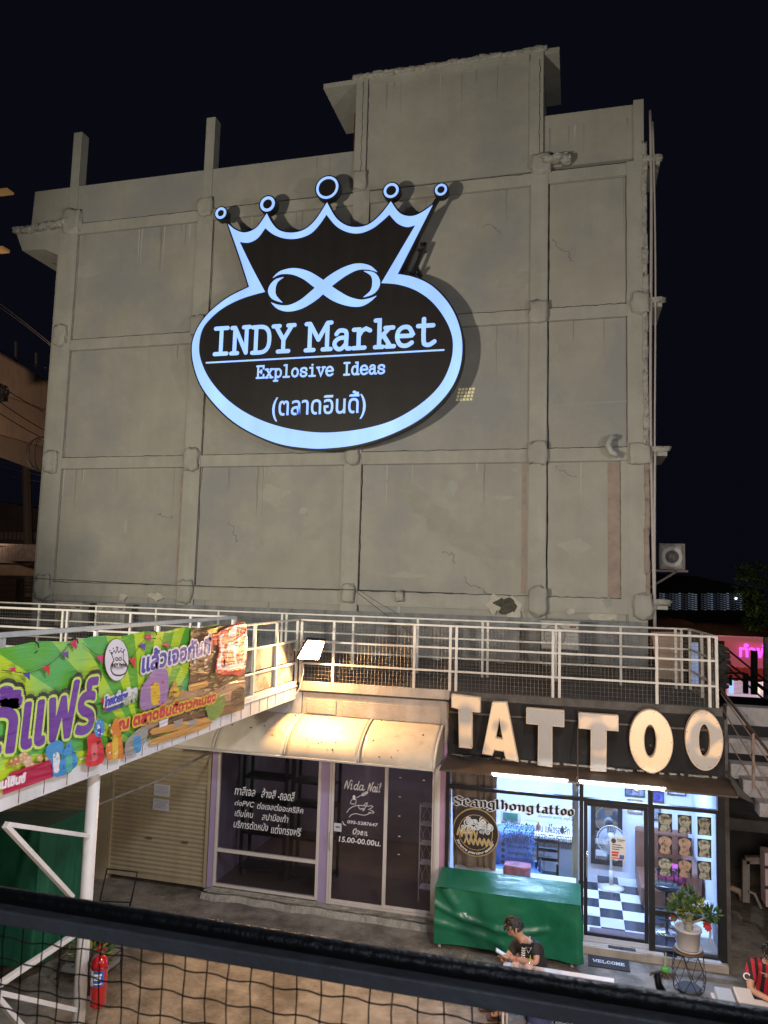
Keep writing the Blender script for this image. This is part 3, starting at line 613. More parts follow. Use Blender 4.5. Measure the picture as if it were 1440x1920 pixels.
# --- roll shutters on the left
def shutter(name, label, x0, x1, z0, z1):
    t = thing(name, label, 'shutter', ((x0+x1)/2, 12.05, 0), 'beige roll shutters under the walkway')
    n = int((z1-z0)/.075); w = MB(); prof = []
    for i in range(n):
        z = z0+i*.075; prof += [(z, 0), (z+.012, .0), (z+.018, -.014), (z+.045, -.022), (z+.068, -.012)]
    w.grid(lambda u, v: (x0+(x1-x0)*u, 12.05+prof[min(int(v*(len(prof)-1)+.5), len(prof)-1)][1], prof[min(int(v*(len(prof)-1)+.5), len(prof)-1)][0]), 1, len(prof)-1)
    c = part('slat_curtain', w, beige, t, kind='stuff')
    w = MB(); w.box(x0, x1, 12.02, 12.055, z0-.07, z0); part('bottom_bar', w, beige, t)
    for xx in (x0-.05, x1): 
        w = MB(); w.box(xx, xx+.05, 12.0, 12.09, z0-.07, z1); part('guide_rail', w, beige, t)
    for f in (.42, .80):
        w = MB(); w.box(x0+(x1-x0)*f-.05, x0+(x1-x0)*f+.05, 12.0, 12.03, .78, .81); part('handle', w, M('brass_dull', (.45, .36, .18), .35, .8), t)
    return t
shutter('roll_shutter', 'closed beige roll shutter with two paper notices beside the nail shop', -8.0, -6.16, .17, 2.62)
shutter('roll_shutter', 'closed beige roll shutter farther left, behind the white trestle', -11.6, -8.35, .17, 2.62)
pl = MB(); pl.box(-8.30, -8.06, 11.99, 12.2, 0, 2.62); solo('wall_pier', pl, beige, 'plain beige pier between the two closed roll shutters', 'pier')
for i, (q, lab) in enumerate((((288, 1470, 317, 1495), 'upper white paper notice taped to the shutter'), ((286, 1497, 315, 1522), 'lower white paper notice taped to the shutter'))):
    x0, z1 = fx(q[0], q[1], 12.0), fz(q[0], q[1], 12.0); x1, z0 = fx(q[2], q[3], 12.0), fz(q[2], q[3], 12.0)
    t = thing('paper_notice', lab, 'notice', (x0, 12.0, z0), 'notices on the shutter')
    w = MB(); w.box(x0, x1, 12.018, 12.022, z0, z1); part('sheet', w, paper, t)
    w = MB()
    for r_ in range(6):
        a = random.uniform(.06, .2); w.box(x0+(x1-x0)*a, x1-(x1-x0)*a, 12.016, 12.0175, z1-(z1-z0)*(.15+r_*.12)-.006, z1-(z1-z0)*(.15+r_*.12))
    part('print', w, inkgrey, t)
# lane wall beyond, far left under deck
w = MB(); w.box(-16, -11.7, 12.05, 12.2, 0, 3.3); solo('lane_wall', w, darkc, 'dark wall beyond the shutters at the far left', 'wall')

# --- nail shop
NX0, NX1 = fx(400, 1650), fx(816, 1600)
ns = thing('nail_shop', 'closed lilac nail shop front with cream framed glass and white lettering', 'shop', (-4, 12.05, 0))
zt = 2.46
fa = [fx(403, 1600), fx(600, 1560), fx(617, 1560), fx(722.5, 1560), fx(818, 1580)]
w = MB(); w.box(-6.09, fa[0], 12.01, 12.14, .12, 2.8); part('pilaster', w, lilac, ns)
w = MB(); w.box(fa[1], fa[2], 12.015, 12.14, .12, 2.8); part('pilaster', w, lilac, ns)
w = MB(); w.box(fa[4], fa[4]+.055, 11.99, 12.16, .10, 2.8); part('pilaster', w, frm, ns)
w = MB(); w.box(fa[4]+.055, -2.0, 12.01, 12.16, .10, 2.8); part('pilaster', w, M('mauve_wall', (.42, .24, .34), .8), ns)
w = MB(); frame(w, fa[0], fa[1], .15, zt, .045); zt2 = fz(500, 1603); w.box(fa[0]+.045, fa[1]-.045, 12.003, 12.067, zt2-.03, zt2+.025); wf = part('window_frame', w, frm, ns, bevel=.004)
w = MB(); w.box(fa[0]+.045, fa[1]-.045, 12.035, 12.041, zt2+.025, zt-.045); part('pane', w, gnail, wf)
w = MB(); w.box(fa[0]+.045, fa[1]-.045, 12.035, 12.041, .195, zt2-.03); part('pane', w, gnail, wf)
w = MB(); frame(w, fa[2], fa[4], .13, zt, .032); part('door_frame', w, frm, ns)
for x0, x1, yy in ((fa[2]+.036, fa[3]+.02, 12.008), (fa[3]-.015, fa[4]-.036, 12.042)):
    w = MB(); frame(w, x0, x1, .165, zt-.035, .042, yy, yy+.028); d = part('sliding_door', w, frm, ns, bevel=.003)
    w = MB(); w.box(x0+.042, x1-.042, yy+.011, yy+.016, .207, zt-.077); part('pane', w, gnail, d)
w = MB(); xh = fa[2]+.06; w.tube([(xh, 11.98, .98), (xh, 11.95, 1.0), (xh, 11.95, 1.24), (xh, 11.98, 1.26)], .010, 8); part('handle', w, frm, ns, True)
w = MB(); x0, z1 = fx(628, 1541), fz(628, 1541); w.box(x0, x0+.13, 12.0, 12.006, z1-.13, z1); part('small_notice', w, paper, ns)
w = MB(); w.box(x0+.03, x0+.10, 11.998, 11.9995, z1-.07, z1-.05); part('print', w, ink, ns)
F = FY(12.02); F2 = FY(12.005)
def tline(s, xa, ya, xb, yb, hgt, Fr, mat, par, w=.012, bold=.0, shear=0, Y=12.02):
    a = P(xa, ya, Y=Y); b = P(xb, yb, Y=Y); text(s, Fr, a.x, a.z-hgt*.25, b.x, a.z+hgt, w, mat, par, bold, shear)
def tbox(s, xa, ya, xb, yb, Fr, mat, par, w=.012, bold=.01, shear=.18, Y=12.02):
    """box given by its left-top pixel and right-bottom pixel"""
    a = P(xa, ya, Y=Y); b = P(xb, yb, Y=Y); zc = (a.z+b.z)/2
    return text(s, Fr, a.x, b.z, b.x, a.z, w, mat, par, bold, shear)
lt = wht
for s, xa, ya, xb, yb in (('ทาสีเจล', 441, 1472, 479, 1496), ('ล้างสี', 491, 1477, 518, 1500), ('-ถอดสี', 522, 1481, 553, 1505), ('ต่อ', 441, 1499, 454, 1513), ('PVC', 455, 1501, 477, 1514), ('ต่อเจลต่ออะคริลิค', 483, 1503, 569, 1528), ('เติมโคน', 441, 1516, 475, 1536), ('สปามือเท้า', 492, 1522, 541, 1545), ('บริการตัดหนัง', 439, 1536, 503, 1561), ('แต่งทรงฟรี', 509, 1544, 565, 1571)):
    a = P(xa, ya, Y=12.02); b = P(xb, yb, Y=12.02); h = a.z-b.z
    text(s, F, a.x, b.z+(.02 if h > .1 else 0), b.x, a.z, .012, lt, ns, .01, .22)
# cursive-looking latin strokes for the door
SCR = {'N': '.1,0 .25,.95 .6,.05 .8,1 .95,1.02', 'i': '.1,.45 .3,.65 .3,.1 .45,0 .6,.1;.32,.9 .34,.92', 'd': '.68,.5 .45,.62 .18,.45 .15,.15 .38,0 .68,.22;.80,1.05 .72,.5 .70,.12 .82,.0 1.0,.14', 'a': '.68,.5 .45,.62 .18,.45 .15,.15 .38,0 .68,.22;.72,.62 .70,.12 .82,.0 1.0,.14', 'l': '.1,.1 .5,.7 .45,1.05 .28,1 .25,.2 .4,0 .6,.12',
       'u': '.1,.6 .22,.65 .2,.15 .38,0 .6,.2 .7,.65 .68,.15 .8,0 .95,.1', 'O': '.6,.98 .25,.85 .1,.4 .3,.02 .65,.1 .85,.55 .7,.92 .5,.98 .7,1.08', 'p': '.15,.6 .3,.65 .15,-.45 .25,.45 .5,.68 .75,.5 .6,.08 .35,.05', 'e': '.15,.3 .6,.42 .6,.62 .35,.65 .15,.35 .35,.0 .7,.15', 'n': '.1,.6 .22,.62 .18,0 .3,.5 .55,.66 .65,.5 .6,.08 .75,0 .9,.1'}
def script(s, u0, u1, v, h, wt, Fr, wv, mat, par, dv=0):
    AD = {'i': .58, 'l': .62, 'N': 1.15}; tot = sum(AD.get(c, 1) for c in s); cw0 = (u1-u0)/tot; acc = 0; paths = []
    for i_, c in enumerate(s):
        i = 0; cw = cw0*AD.get(c, 1); uu = u0; u0 = u0+0; base_u = u0+acc*cw0; acc += AD.get(c, 1)
        for st in SCR[c].split(';'):
            pp = [tuple(map(float, q.split(','))) for q in st.split()]
            pp = cr(pp, 4) if len(pp) > 2 else pp
            n = len(pp); paths.append(([(base_u+a*cw*1.08+b*h*.18, v+b*h) for a, b in pp], [wt*(.65+.5*abs(math.sin(k*.9))) for k in range(n)], False))
    strokes(paths, Fr, wv, mat, par)
a = P(645, 1478, Y=12.01); b = P(714, 1484, Y=12.01)
script('Nida', a.x, a.x+.34, a.z, .135, .016, F2, .01, lt, ns); script('Naul'.replace('u', 'i', 1) if False else 'Nail', a.x+.40, b.x, a.z-.005, .135, .016, F2, .01, lt, ns)
for s, xa, ya, xb, yb, bo, sh in (('095-5287647', 652, 1537, 709, 1551, .018, .1), ('15.00-00.00น.', 636, 1567, 714, 1588, .018, .1)):
    A = P(xa, ya, Y=12.01); B = P(xb, yb, Y=12.01); text(s, F2, A.x, B.z+.01, B.x, A.z, .01, lt, ns, bo, sh)
a = P(661, 1563, Y=12.01); b = P(689, 1568, Y=12.01); script('Open', a.x, b.x, a.z, .085, .016, F2, .01, lt, ns)
# hand and nail polish drawing
def pz(x, y, Y=12.01): q = P(x, y, Y=Y); return (q.x, q.z)
def zp2(a, b): return pz(380+a/3.1304, 1400+b/3.1304)
dr = [[(848, 385), (862, 365), (885, 350), (915, 343), (945, 345), (975, 348)], [(862, 412), (875, 398), (900, 392), (930, 398), (955, 400), (985, 388)], [(945, 345), (960, 330), (968, 333), (950, 365)], [(975, 348), (990, 345), (1000, 352), (975, 368)], [(985, 370), (1005, 380), (1002, 388), (975, 384)], [(930, 362), (950, 368), (940, 375)], [(915, 343), (925, 365), (945, 360)],
      [(872, 318), (870, 332), (898, 334), (900, 308), (880, 308), (872, 318)], [(885, 305), (884, 288), (895, 288), (896, 305)], [(905, 298), (940, 280)], [(935, 275), (965, 262), (970, 272), (940, 288), (935, 275)]]
strokes([([zp2(*q) for q in (cr(s_, 3) if len(s_) > 2 else s_)], .009, False) for s_ in dr], F2, .01, lt, ns, 'drawing')
strokes([([zp2(890, 288), zp2(891, 306)], .028, False), ([zp2(940, 282), zp2(968, 267)], .022, False), ([pz(643, 1540), pz(645, 1545), pz(649, 1547)], .012, False)], F2, .0105, lt, ns, 'drawing')
# interior of the nail shop
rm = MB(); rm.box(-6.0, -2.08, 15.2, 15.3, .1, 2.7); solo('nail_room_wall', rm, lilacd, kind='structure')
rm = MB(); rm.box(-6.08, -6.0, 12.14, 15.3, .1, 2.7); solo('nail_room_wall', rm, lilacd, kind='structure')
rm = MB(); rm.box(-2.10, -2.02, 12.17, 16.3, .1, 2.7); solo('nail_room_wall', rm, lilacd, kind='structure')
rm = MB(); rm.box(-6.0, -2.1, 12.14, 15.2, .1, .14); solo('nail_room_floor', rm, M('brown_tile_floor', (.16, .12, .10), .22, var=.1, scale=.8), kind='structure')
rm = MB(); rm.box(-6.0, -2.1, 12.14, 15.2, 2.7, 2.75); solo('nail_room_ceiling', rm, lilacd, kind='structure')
bshelf = M('black_shelf', (.014, .014, .017), .5)
def shelf(x0, x1, label, y=12.7):
    t = thing('shelf_rack', label, 'shelf', (x0, y, .14), 'black shelf racks inside the nail shop')
    for x in (x0, x1): 
        for yy in (y, y+.36):
            w = MB(); w.box(x-.025, x+.025, yy-.02, yy+.02, .14, 2.35); part('upright', w, bshelf, t)
    for z in (.22, .82, 1.38, 1.78, 2.2):
        w = MB(); w.box(x0, x1, y-.02, y+.38, z, z+.045); part('shelf_board', w, bshelf, t)
shelf(-5.80, -4.98, 'black shelf rack inside the nail window, left one'); shelf(-4.86, -4.1, 'black shelf rack inside the nail window, right one')
lamp('nail_room_fill', 'AREA', (-4, 13.6, 2.6), (-4, 13.9, 0), 13, (1, .90, .88), 1.5)  # added faint fill in the closed shop, where glass reflections would brighten it
# white lattice rack behind the right door pane
lr = thing('lattice_rack', 'white wire lattice display rack behind the right nail shop door', 'rack', (-2.45, 12.5, .14))
w = MB(); x0, x1 = fx(786, 1600, 12.5), fx(812, 1600, 12.5)
for x in (x0, x1): w.tube([(x, 12.5, .15), (x, 12.5, 1.72)], .008, 6)
part('upright', w, wht, lr)
for z in (.35, .74, 1.05, 1.36, 1.66): 
    w = MB(); w.box(x0, x1, 12.49, 12.51, z, z+.015); w.box(x0, x1, 12.5, 12.75, z-.004, z); part('shelf_bar', w, wht, lr)
w = MB()
for z0, z1 in ((.36, .74), (.75, 1.05), (1.06, 1.36), (1.37, 1.66)):
    for k_ in range(2):
        xa = x0+(x1-x0)*k_/2; xb = x0+(x1-x0)*(k_+1)/2
        w.tube([(xa, 12.5, z0), (xb, 12.5, z1)], .003, 4); w.tube([(xb, 12.5, z0), (xa, 12.5, z1)], .003, 4)
part('lattice', w, wht, lr)
# faint stickers on door glass
for i, (x, y) in enumerate(((751, 1458), (795, 1463), (750, 1494), (749, 1530), (749, 1568), (748, 1602))):
    a = pz(x, y, 12.05); w = MB(); w.box(a[0]-.02, a[0]+.015, 12.046, 12.049, a[1]-.006, a[1]+.006); part('sticker', w, wht, ns)

# --- curved awning
aw = thing('curved_awning', 'curved cream sheet awning over the nail shop lit by the floodlight', 'awning', (-4.2, 12.05, 2.6))
seams = [-6.95, -5.70, -4.47, -3.25, -2.06]
def aprof(v): a = v*math.pi/2*.93; return (12.02-.80*math.sin(a)**1.15, 3.10-.53*(1-math.cos(a))**.85-.04*v)
for i in range(4):
    w = MB(); x0, x1 = seams[i]+.012, seams[i+1]-.012
    w.grid(lambda u, v: (x0+(x1-x0)*u, aprof(v)[0], aprof(v)[1]+.012*math.sin(u*math.pi)*math.sin(v*3)+.004*noise.noise(Vector((u*3+i, v*3, 0)))), 16, 18)
    o = part('awning_panel', w, awn, aw, True); so = o.modifiers.new('thick', 'SOLIDIFY'); so.thickness = .006
for i, x in enumerate(seams):
    w = MB(); w.tube([(x, aprof(v/12)[0]-.004, aprof(v/12)[1]+.010) for v in range(13)], .017, 6); part('rib', w, awntrim, aw, True)
for i in range(34):
    x = random.uniform(-6.6, -2.2); v0_ = random.random()*.9; r_ = random.uniform(.004, .012); yv, zv = aprof(v0_); w = MB(); w.lump((x, yv-.004, zv+.008), (r_*2, r_*2, r_*2), .2, i, 2); part('leaf_litter', w, M('litter', (.05, .035, .02), .9), aw)
w = MB(); w.box(seams[0], seams[-1], aprof(1)[0]-.02, aprof(1)[0]+.012, aprof(1)[1]-.022, aprof(1)[1]+.004); part('front_rail', w, awntrim, aw)
w = MB(); w.prism([(-2.05, aprof(v/12)[0], aprof(v/12)[1]) for v in range(13)]+[(-2.05, 12.02, aprof(1)[1])], (.008, 0, 0)); part('end_cheek', w, M('awning_end', (.25, .20, .15), .7, var=.2), aw)

# --- tattoo shop
ts = thing('tattoo_shop', 'black framed glass tattoo shop front with brightly lit blue-white interior', 'shop', (0, 12.05, 0))
TX = [-2.0, fx(1090, 1600), fx(1100, 1600), fx(1218, 1600), fx(1356, 1600)]
zt = 2.2; ZT = 2.56
m_ = TX
w = MB(); w.box(-2.0, -1.955, 11.99, 12.08, .05, ZT); part('jamb', w, black, ts)
w = MB(); w.box(TX[1]-.03, TX[1]+.03, 11.99, 12.08, .05, ZT); part('mullion', w, black, ts)
w = MB(); w.box(TX[3]-.02, TX[3]+.045, 11.99, 12.08, .02, ZT); part('mullion', w, black, ts)
w = MB(); w.box(TX[4]-.075, TX[4]+.02, 11.97, 12.10, 0, ZT); part('corner_post', w, black, ts)
for a, b in ((-1.955, TX[1]-.03), (TX[1]+.03, TX[3]-.02), (TX[3]+.045, TX[4]-.075)):
    w = MB(); w.box(a, b, 11.995, 12.075, 2.13, 2.18); part('transom', w, black, ts)
    w = MB(); w.box(a, b, 12.03, 12.036, 2.18, ZT); part('pane', w, gtat, ts)
w = MB(); w.box(-1.955, TX[1]-.03, 11.995, 12.075, .1, .16); part('sill', w, black, ts)
w = MB(); w.box(-1.955, TX[1]-.03, 12.03, 12.036, .16, 2.13); part('pane', w, gtat, ts)
w = MB(); w.box(-2.0, TX[1], 12.0, 12.3, 0, .1); part('threshold', w, conc, ts)
# door
w = MB(); frame(w, TX[1]+.035, TX[3]-.025, .20, 2.125, .055, 12.0, 12.045); d = part('glass_door', w, black, ts, bevel=.004)
w = MB(); w.box(TX[1]+.09, TX[3]-.08, 12.018, 12.024, .255, 2.07); part('pane', w, gtat, d)
hx = TX[1]+.075; w = MB(); w.tube([(hx, 12.0, 1.03), (hx, 11.95, 1.05), (hx+.0, 11.935, 1.12), (hx, 11.935, 1.34), (hx, 11.95, 1.40), (hx, 12.0, 1.42)], .012, 8); part('handle', w, M('chrome', (.7, .7, .7), .2, 1), d, True)
# right window
w = MB(); a, b = TX[3]+.045, TX[4]-.075; zr = fz(1285, 1717)
w.box(a, b, 11.996, 12.074, zr-.03, zr+.04); w.box(a, b, 11.996, 12.074, .05, .15); w.box(a, a+.02, 12.0, 12.06, .15, 2.13); w.box(b-.02, b, 12.0, 12.06, .15, 2.13); wf = part('window_frame', w, black, ts)
w = MB(); w.box(a+.02, b-.02, 12.03, 12.036, zr+.04, 2.13); part('pane', w, gtat, wf)
w = MB(); w.box(a+.02, b-.02, 12.03, 12.036, .15, zr-.03); part('pane', w, gtat, wf)
# step with one row of tiles in front of the door
w = MB(); w.box(TX[1]-.03, TX[4]+.02, 11.88, 12.3, 0, .10); part('step', w, conc, ts)
for i in range(5):
    x = TX[1]+i*.385; w = MB(); w.box(x, min(x+.38, TX[3]+.35 if i < 4 else TX[4]), 11.93, 11.995, .10, .115); part('step_tile', w, M('tile_white', (.72, .74, .78), .18, var=.03) if i % 2 == 0 else M('tile_dark', (.035, .045, .065), .18, var=.08), ts)
# side wall to the right, dark
w = MB(); w.box(2.08, 2.16, 12.1, 16.3, 0, 3.46); part('side_wall', w, darkc, ts)
# sign band and canopy
w = MB(); w.box(-1.98, 2.10, 12.0, 12.045, 2.64, DZ-.10); part('sign_board', w, M('sign_board_black', (.010, .009, .008), .75, var=.5, scale=3, bump=.15, dirt=(.05, .04, .03), dscale=3, dthr=.6), ts)
w = MB(); w.box(-1.98, 2.08, 11.985, 12.02, 3.30, 3.325); part('sign_board_trim', w, M('board_trim', (.10, .085, .07), .5), ts)
w = MB(); w.prism([(-1.98, 12.0, 2.66), (-1.98, 11.22, 2.595), (-1.98, 11.22, 2.570), (-1.98, 12.0, 2.63)], (4.10, 0, 0)); part('canopy', w, M('canopy_brown', (.075, .052, .036), .55, var=.4, scale=2.5, bump=.2, dirt=(.05, .035, .025), dscale=2, dthr=.52), ts)
w = MB(); w.prism([(2.12, 12.2, 2.74), (2.12, 11.22, 2.60), (2.55, 11.9, 2.3), (2.55, 12.2, 2.3)], (.02, 0, .02)); part('canopy_end', w, darkc, ts)
w = MB()
for i in range(26): w.lump((-1.8+i*.15+random.uniform(-.03, .03), 11.93+random.uniform(-.05, .03), 2.665), (random.uniform(.05, .18), .05, .025), .25, 200+i, 2)
part('canopy_debris', w, rubble, ts, kind='stuff')
for x in (.02, ):
    w = MB(); w.bar((x, 11.96, 3.5), (x, 11.4, 2.62), .02); w.box(x-.02, x+.02, 11.36, 11.44, 2.5, 2.64); part('canopy_stay', w, M('rusty_iron', (.06, .04, .03), .8), ts)
w = MB()
for s in range(4): w.tube([(-1.9+.1*s, 11.9, 2.67), (-1.75+.05*s, 11.75-.05*s, 2.68), (-1.55+.1*s, 11.85, 2.69), (-1.35+.08*s, 11.9-.03*s, 2.67)], .008, 5)
part('loose_cable', w, black, ts, kind='stuff')
w = MB(); q = P(1188, 1449, Y=11.7); w.lathe((q.x, 11.24, 2.56), [(.03, 0), (.035, .03), (.02, .05)], 12, 'y'); part('sensor', w, darkc, ts)
# fluorescent tubes
tube_m = M('tube_light', (1, 1, 1), .5, emis=(.80, .92, 1.0), es=60)
for a, b, lab in ((P(925, 1453, Y=11.17), P(1062, 1465, Y=11.17), 'left white fluorescent tube under the front of the canopy'), (P(1088, 1467, Y=11.17), P(1245, 1480, Y=11.17), 'right white fluorescent tube under the front of the canopy')):
    z = (a.z+b.z)/2
    t = thing('tube_lamp', lab, 'light', ((a.x+b.x)/2, 11.17, z), 'fluorescent tubes under the canopy')
    w = MB(); w.tube([(a.x, 11.17, z), (b.x, 11.17, z)], .014, 10); part('tube', w, tube_m, t, True)
    w = MB(); w.box(a.x-.03, b.x+.03, 11.175, 11.215, z+.004, z+.03); part('batten', w, white, t)

# --- TATTOO channel letters
def lettermat(name, es, cx, wd, flip=1, base=(.45, .41, .36)):
    m = M(name, base, .35, var=.06); n = m.node_tree.nodes; l = m.node_tree.links; b = n['Principled BSDF']
    if es:
        tc = n.new('ShaderNodeTexCoord'); nz = n.new('ShaderNodeTexNoise'); nz.inputs['Scale'].default_value = 3.0; nz.inputs['Detail'].default_value = 0
        l.new(tc.outputs['Object'], nz.inputs['Vector']); r = n.new('ShaderNodeMapRange'); r.inputs[1].default_value = cx; r.inputs[2].default_value = cx+wd; r.inputs[3].default_value = es*.08; r.inputs[4].default_value = es; r.clamp = True
        l.new(nz.outputs['Fac'], r.inputs[0]); l.new(r.outputs[0], b.inputs['Emission Strength']); b.inputs['Emission Color'].default_value = (1, .50, .13, 1)
    return m
side_m = M('letter_side', (.50, .44, .36), .5, var=.15, scale=8, dirt=(.22, .10, .04), dscale=8, dthr=.62, emis=(1, .50, .16), es=.16)
LY = 11.70
def lp(x, y): q = P(x, y, Y=LY); return (q.x, q.z)
def reg(a, b): return lp(820+a/2.3226, 1140+b/2.3226)
letters = [
 ('T', [[(62, 376), (186, 392), (186, 455), (150, 452), (150, 612), (95, 606), (93, 440), (62, 432)]], .55, .40, .15, 'first TATTOO letter, a T with a glowing stem beside the awning'),
 ('A', [[(240, 410), (302, 412), (352, 668), (298, 656), (290, 625), (247, 618), (240, 642), (196, 634)], [(270, 478), (254, 566), (285, 572)]], .62, .35, .15, 'glowing letter A, second in the TATTOO sign'),
 ('T', [[(388, 436), (552, 449), (552, 518), (500, 514), (500, 692), (438, 684), (440, 508), (388, 503)]], 0, .5, .2, 'unlit dull beige letter T, third in the TATTOO sign'),
 ('T', [[(616, 458), (788, 470), (788, 536), (737, 532), (735, 712), (668, 708), (669, 528), (616, 524)]], .5, .50, .12, 'fourth TATTOO letter, a T glowing only at its top right'),
]
tfill = [lettermat('letter_face_a', .50, .38, .2), lettermat('letter_face_b', .62, .25, .2), lettermat('letter_face_c', 0, 0, 0), lettermat('letter_face_d', .40, .52, .1), lettermat('letter_face_e', .66, .2, .2), lettermat('letter_face_f', .5, .50, .10)]
def letter(i, nm, spl, lab):
    c = spl[0]; t = thing('sign_letter', lab, 'sign letter', (sum(p[0] for p in c)/len(c), LY, min(p[1] for p in c)), 'TATTOO channel letters on the fascia')
    FL = FY(LY); vs, fs = shape(spl, FL, -.13, .128); mb = MB(); mb.add(vs, fs); part('shell', mb, side_m, t)
    ins = [grow(c, -.008)]+[grow(h, .008) for h in spl[1:]]
    vs, fs = shape(ins, FL, .0005); pieces(t, 'face', tfill[i], vs, fs)
    tr = [(s_+s_[:1], .007, False) for s_ in spl]; strokes(tr, FL, .002, side_m, t, 'edge_trim')
    w = MB()
    for p in [c[k_] for k_ in range(0, len(c), max(1, len(c)//8))]:
        q = (p[0]*.93+ (sum(p_[0] for p_ in c)/len(c))*.07, p[1]*.93+(sum(p_[1] for p_ in c)/len(c))*.07); w.lathe((q[0], LY-.002, q[1]), [(.006, 0), (.006, .003)], 8, 'y')
    part('screw', w, darkc, t)
    w = MB(); cx = sum(p[0] for p in c)/len(c)
    for z in (3.05, 3.35): w.box(cx-.02, cx+.02, LY+.12, 12.0, z, z+.03)
    part('bracket', w, darkc, t)
for i, (ch, spl, es, a, b, lab) in enumerate(letters): letter(i, ch, [[reg(*p) for p in s_] for s_ in spl], lab)
for i, (cx, cy, rx, ry, hx_, hy_, ox) in enumerate(((931, 580, 95, 137, 27, 72, -4), (1162, 577, 82, 130, 26, 72, 2))):
    c0 = reg(cx, cy); ex = reg(cx+rx, cy)[0]-c0[0]; ez = c0[1]-reg(cx, cy+ry)[1]; hx2 = reg(cx+hx_, cy)[0]-c0[0]; hz = c0[1]-reg(cx, cy+hy_)[1]
    o2 = circ(c0[0], c0[1], ex, 44, ez); h2 = circ(c0[0]+ox*.003, c0[1], hx2, 32, hz)
    letter(4+i, 'O', [o2, h2], ['fully glowing amber letter O, fifth in the TATTOO sign', 'half-lit letter O with rust streaks, last in the TATTOO sign'][i])
# floodlight on the rail
fl = thing('floodlight', 'glaring square LED floodlight clamped to the railing corner', 'floodlight', (-4.35, 11.9, 4.05))
q = [P(558, 1234, Y=11.76), P(597, 1236, Y=11.94), P(608, 1203, Y=11.74), P(577, 1201, Y=11.58)]
dv = (q[1]-q[0]); hv = (q[3]-q[0]); nn = dv.cross(hv).normalized()
if nn.y > 0: nn = -nn
w = MB(); w.add([p+nn*.006 for p in q], [(0, 1, 2, 3)]); w.recalc = False
part('led_panel', w, M('led_glow', (1, 1, 1), .5, emis=(1, .56, .23), es=470), fl)
w = MB(); cen = sum(q, Vector())/4; big = [cen+(p-cen)*1.13 for p in q]; w.prism([p-nn*.045 for p in big], nn*.048); part('housing', w, black, fl)
w = MB(); w.bar(cen-nn*.05, (-4.5, 12.03, 4.12), .03); w.bar((-4.5, 12.03, 3.95), (-4.5, 12.03, 4.3), .03); part('bracket', w, black, fl)
w = MB(); w.tube([(-4.5, 11.99, 4.05), (-4.47, 11.97, 3.8), (-4.52, 11.97, 3.55), (-4.60, 11.97, 3.40), (-4.66, 12.0, 3.2)], .012, 6); part('cable', w, railw, fl, True)

# --- interior of the tattoo room
ry1 = 14.6; ZF = .17; ZC = 2.78
for nm, bx in (('tattoo_room_wall', (-2.0, 2.08, ry1, ry1+.1, .1, ZC)), ('tattoo_room_wall', (1.99, 2.07, 12.1, ry1, .1, ZC)), ('tattoo_room_wall', (-2.01, -1.99, 12.17, ry1, .1, ZC)), ('tattoo_room_ceiling', (-2.0, 2.08, 12.1, ry1+.1, ZC, ZC+.05)), ('tattoo_room_floor', (-2.0, 2.07, 12.08, ry1, .1, ZF-.004))):
    w = MB(); w.box(*bx); flr = solo(nm, w, blueroom, kind='structure')
ORG[flr.name] = Vector(flr.location)
tl, td = MATS['tile_white'], MATS['tile_dark']
tmesh = {}
for a, mm in ((0, tl), (1, td)):
    w = MB(); w.box(0, .352, 0, .352, 0, .006); me = _mesh('tile', w, Vector((0, 0, 0))); me.materials.append(mm); tmesh[a] = me
for i in range(12):
    for j_ in range(7):
        x, y = -1.99+i*.356-.13+.0, 12.09+j_*.356
        if x < -2.0 or x > 1.7: continue
        o = bpy.data.objects.new('floor_tile', tmesh[(i+j_) % 2]); COL.objects.link(o); o.parent = flr; o.location = Vector((x, y, ZF-.004))-Vector(flr.location)
w = MB(); w.box(.2, 1.0, 12.12, 12.36, ZF+.004, ZF+.015); solo('floor_mat', w, M('mauve_mat', (.14, .10, .13), .8), 'plain dull mauve mat just inside the glass door', 'mat')
for x in (-1.0, .9):
    lamp('ceiling_tube_light', 'AREA', (x, 13.3, ZC-.06), (x, 13.3, 0), 115, (.42, .60, 1), 1.2, .25)
    w = MB(); w.box(x-.6, x+.6, 13.25, 13.35, ZC-.04, ZC-.005); solo('ceiling_lamp', w, white, 'slim ceiling light batten inside the tattoo room, over the %s' % ('client chair' if x < 0 else 'door'), 'light', 'ceiling lights in the tattoo room')
# mirror
t = thing('wall_mirror', 'dark framed wall mirror behind the fan reflecting the checkered floor', 'mirror', (.5, ry1, .5))
x0, x1 = fx(1108, 1560, 14.55), fx(1167, 1560, 14.55); z0, z1 = fz(1140, 1622, 14.55), fz(1140, 1506, 14.55)
w = MB(); frame(w, x0, x1, z0, z1, .08, 14.54, 14.6); part('frame', w, black, t)
w = MB(); w.box(x0+.08, x1-.08, 14.57, 14.59, z0+.08, z1-.08); part('mirror_glass', w, M('mirror', (.55, .6, .62), .02, 1, var=0), t)
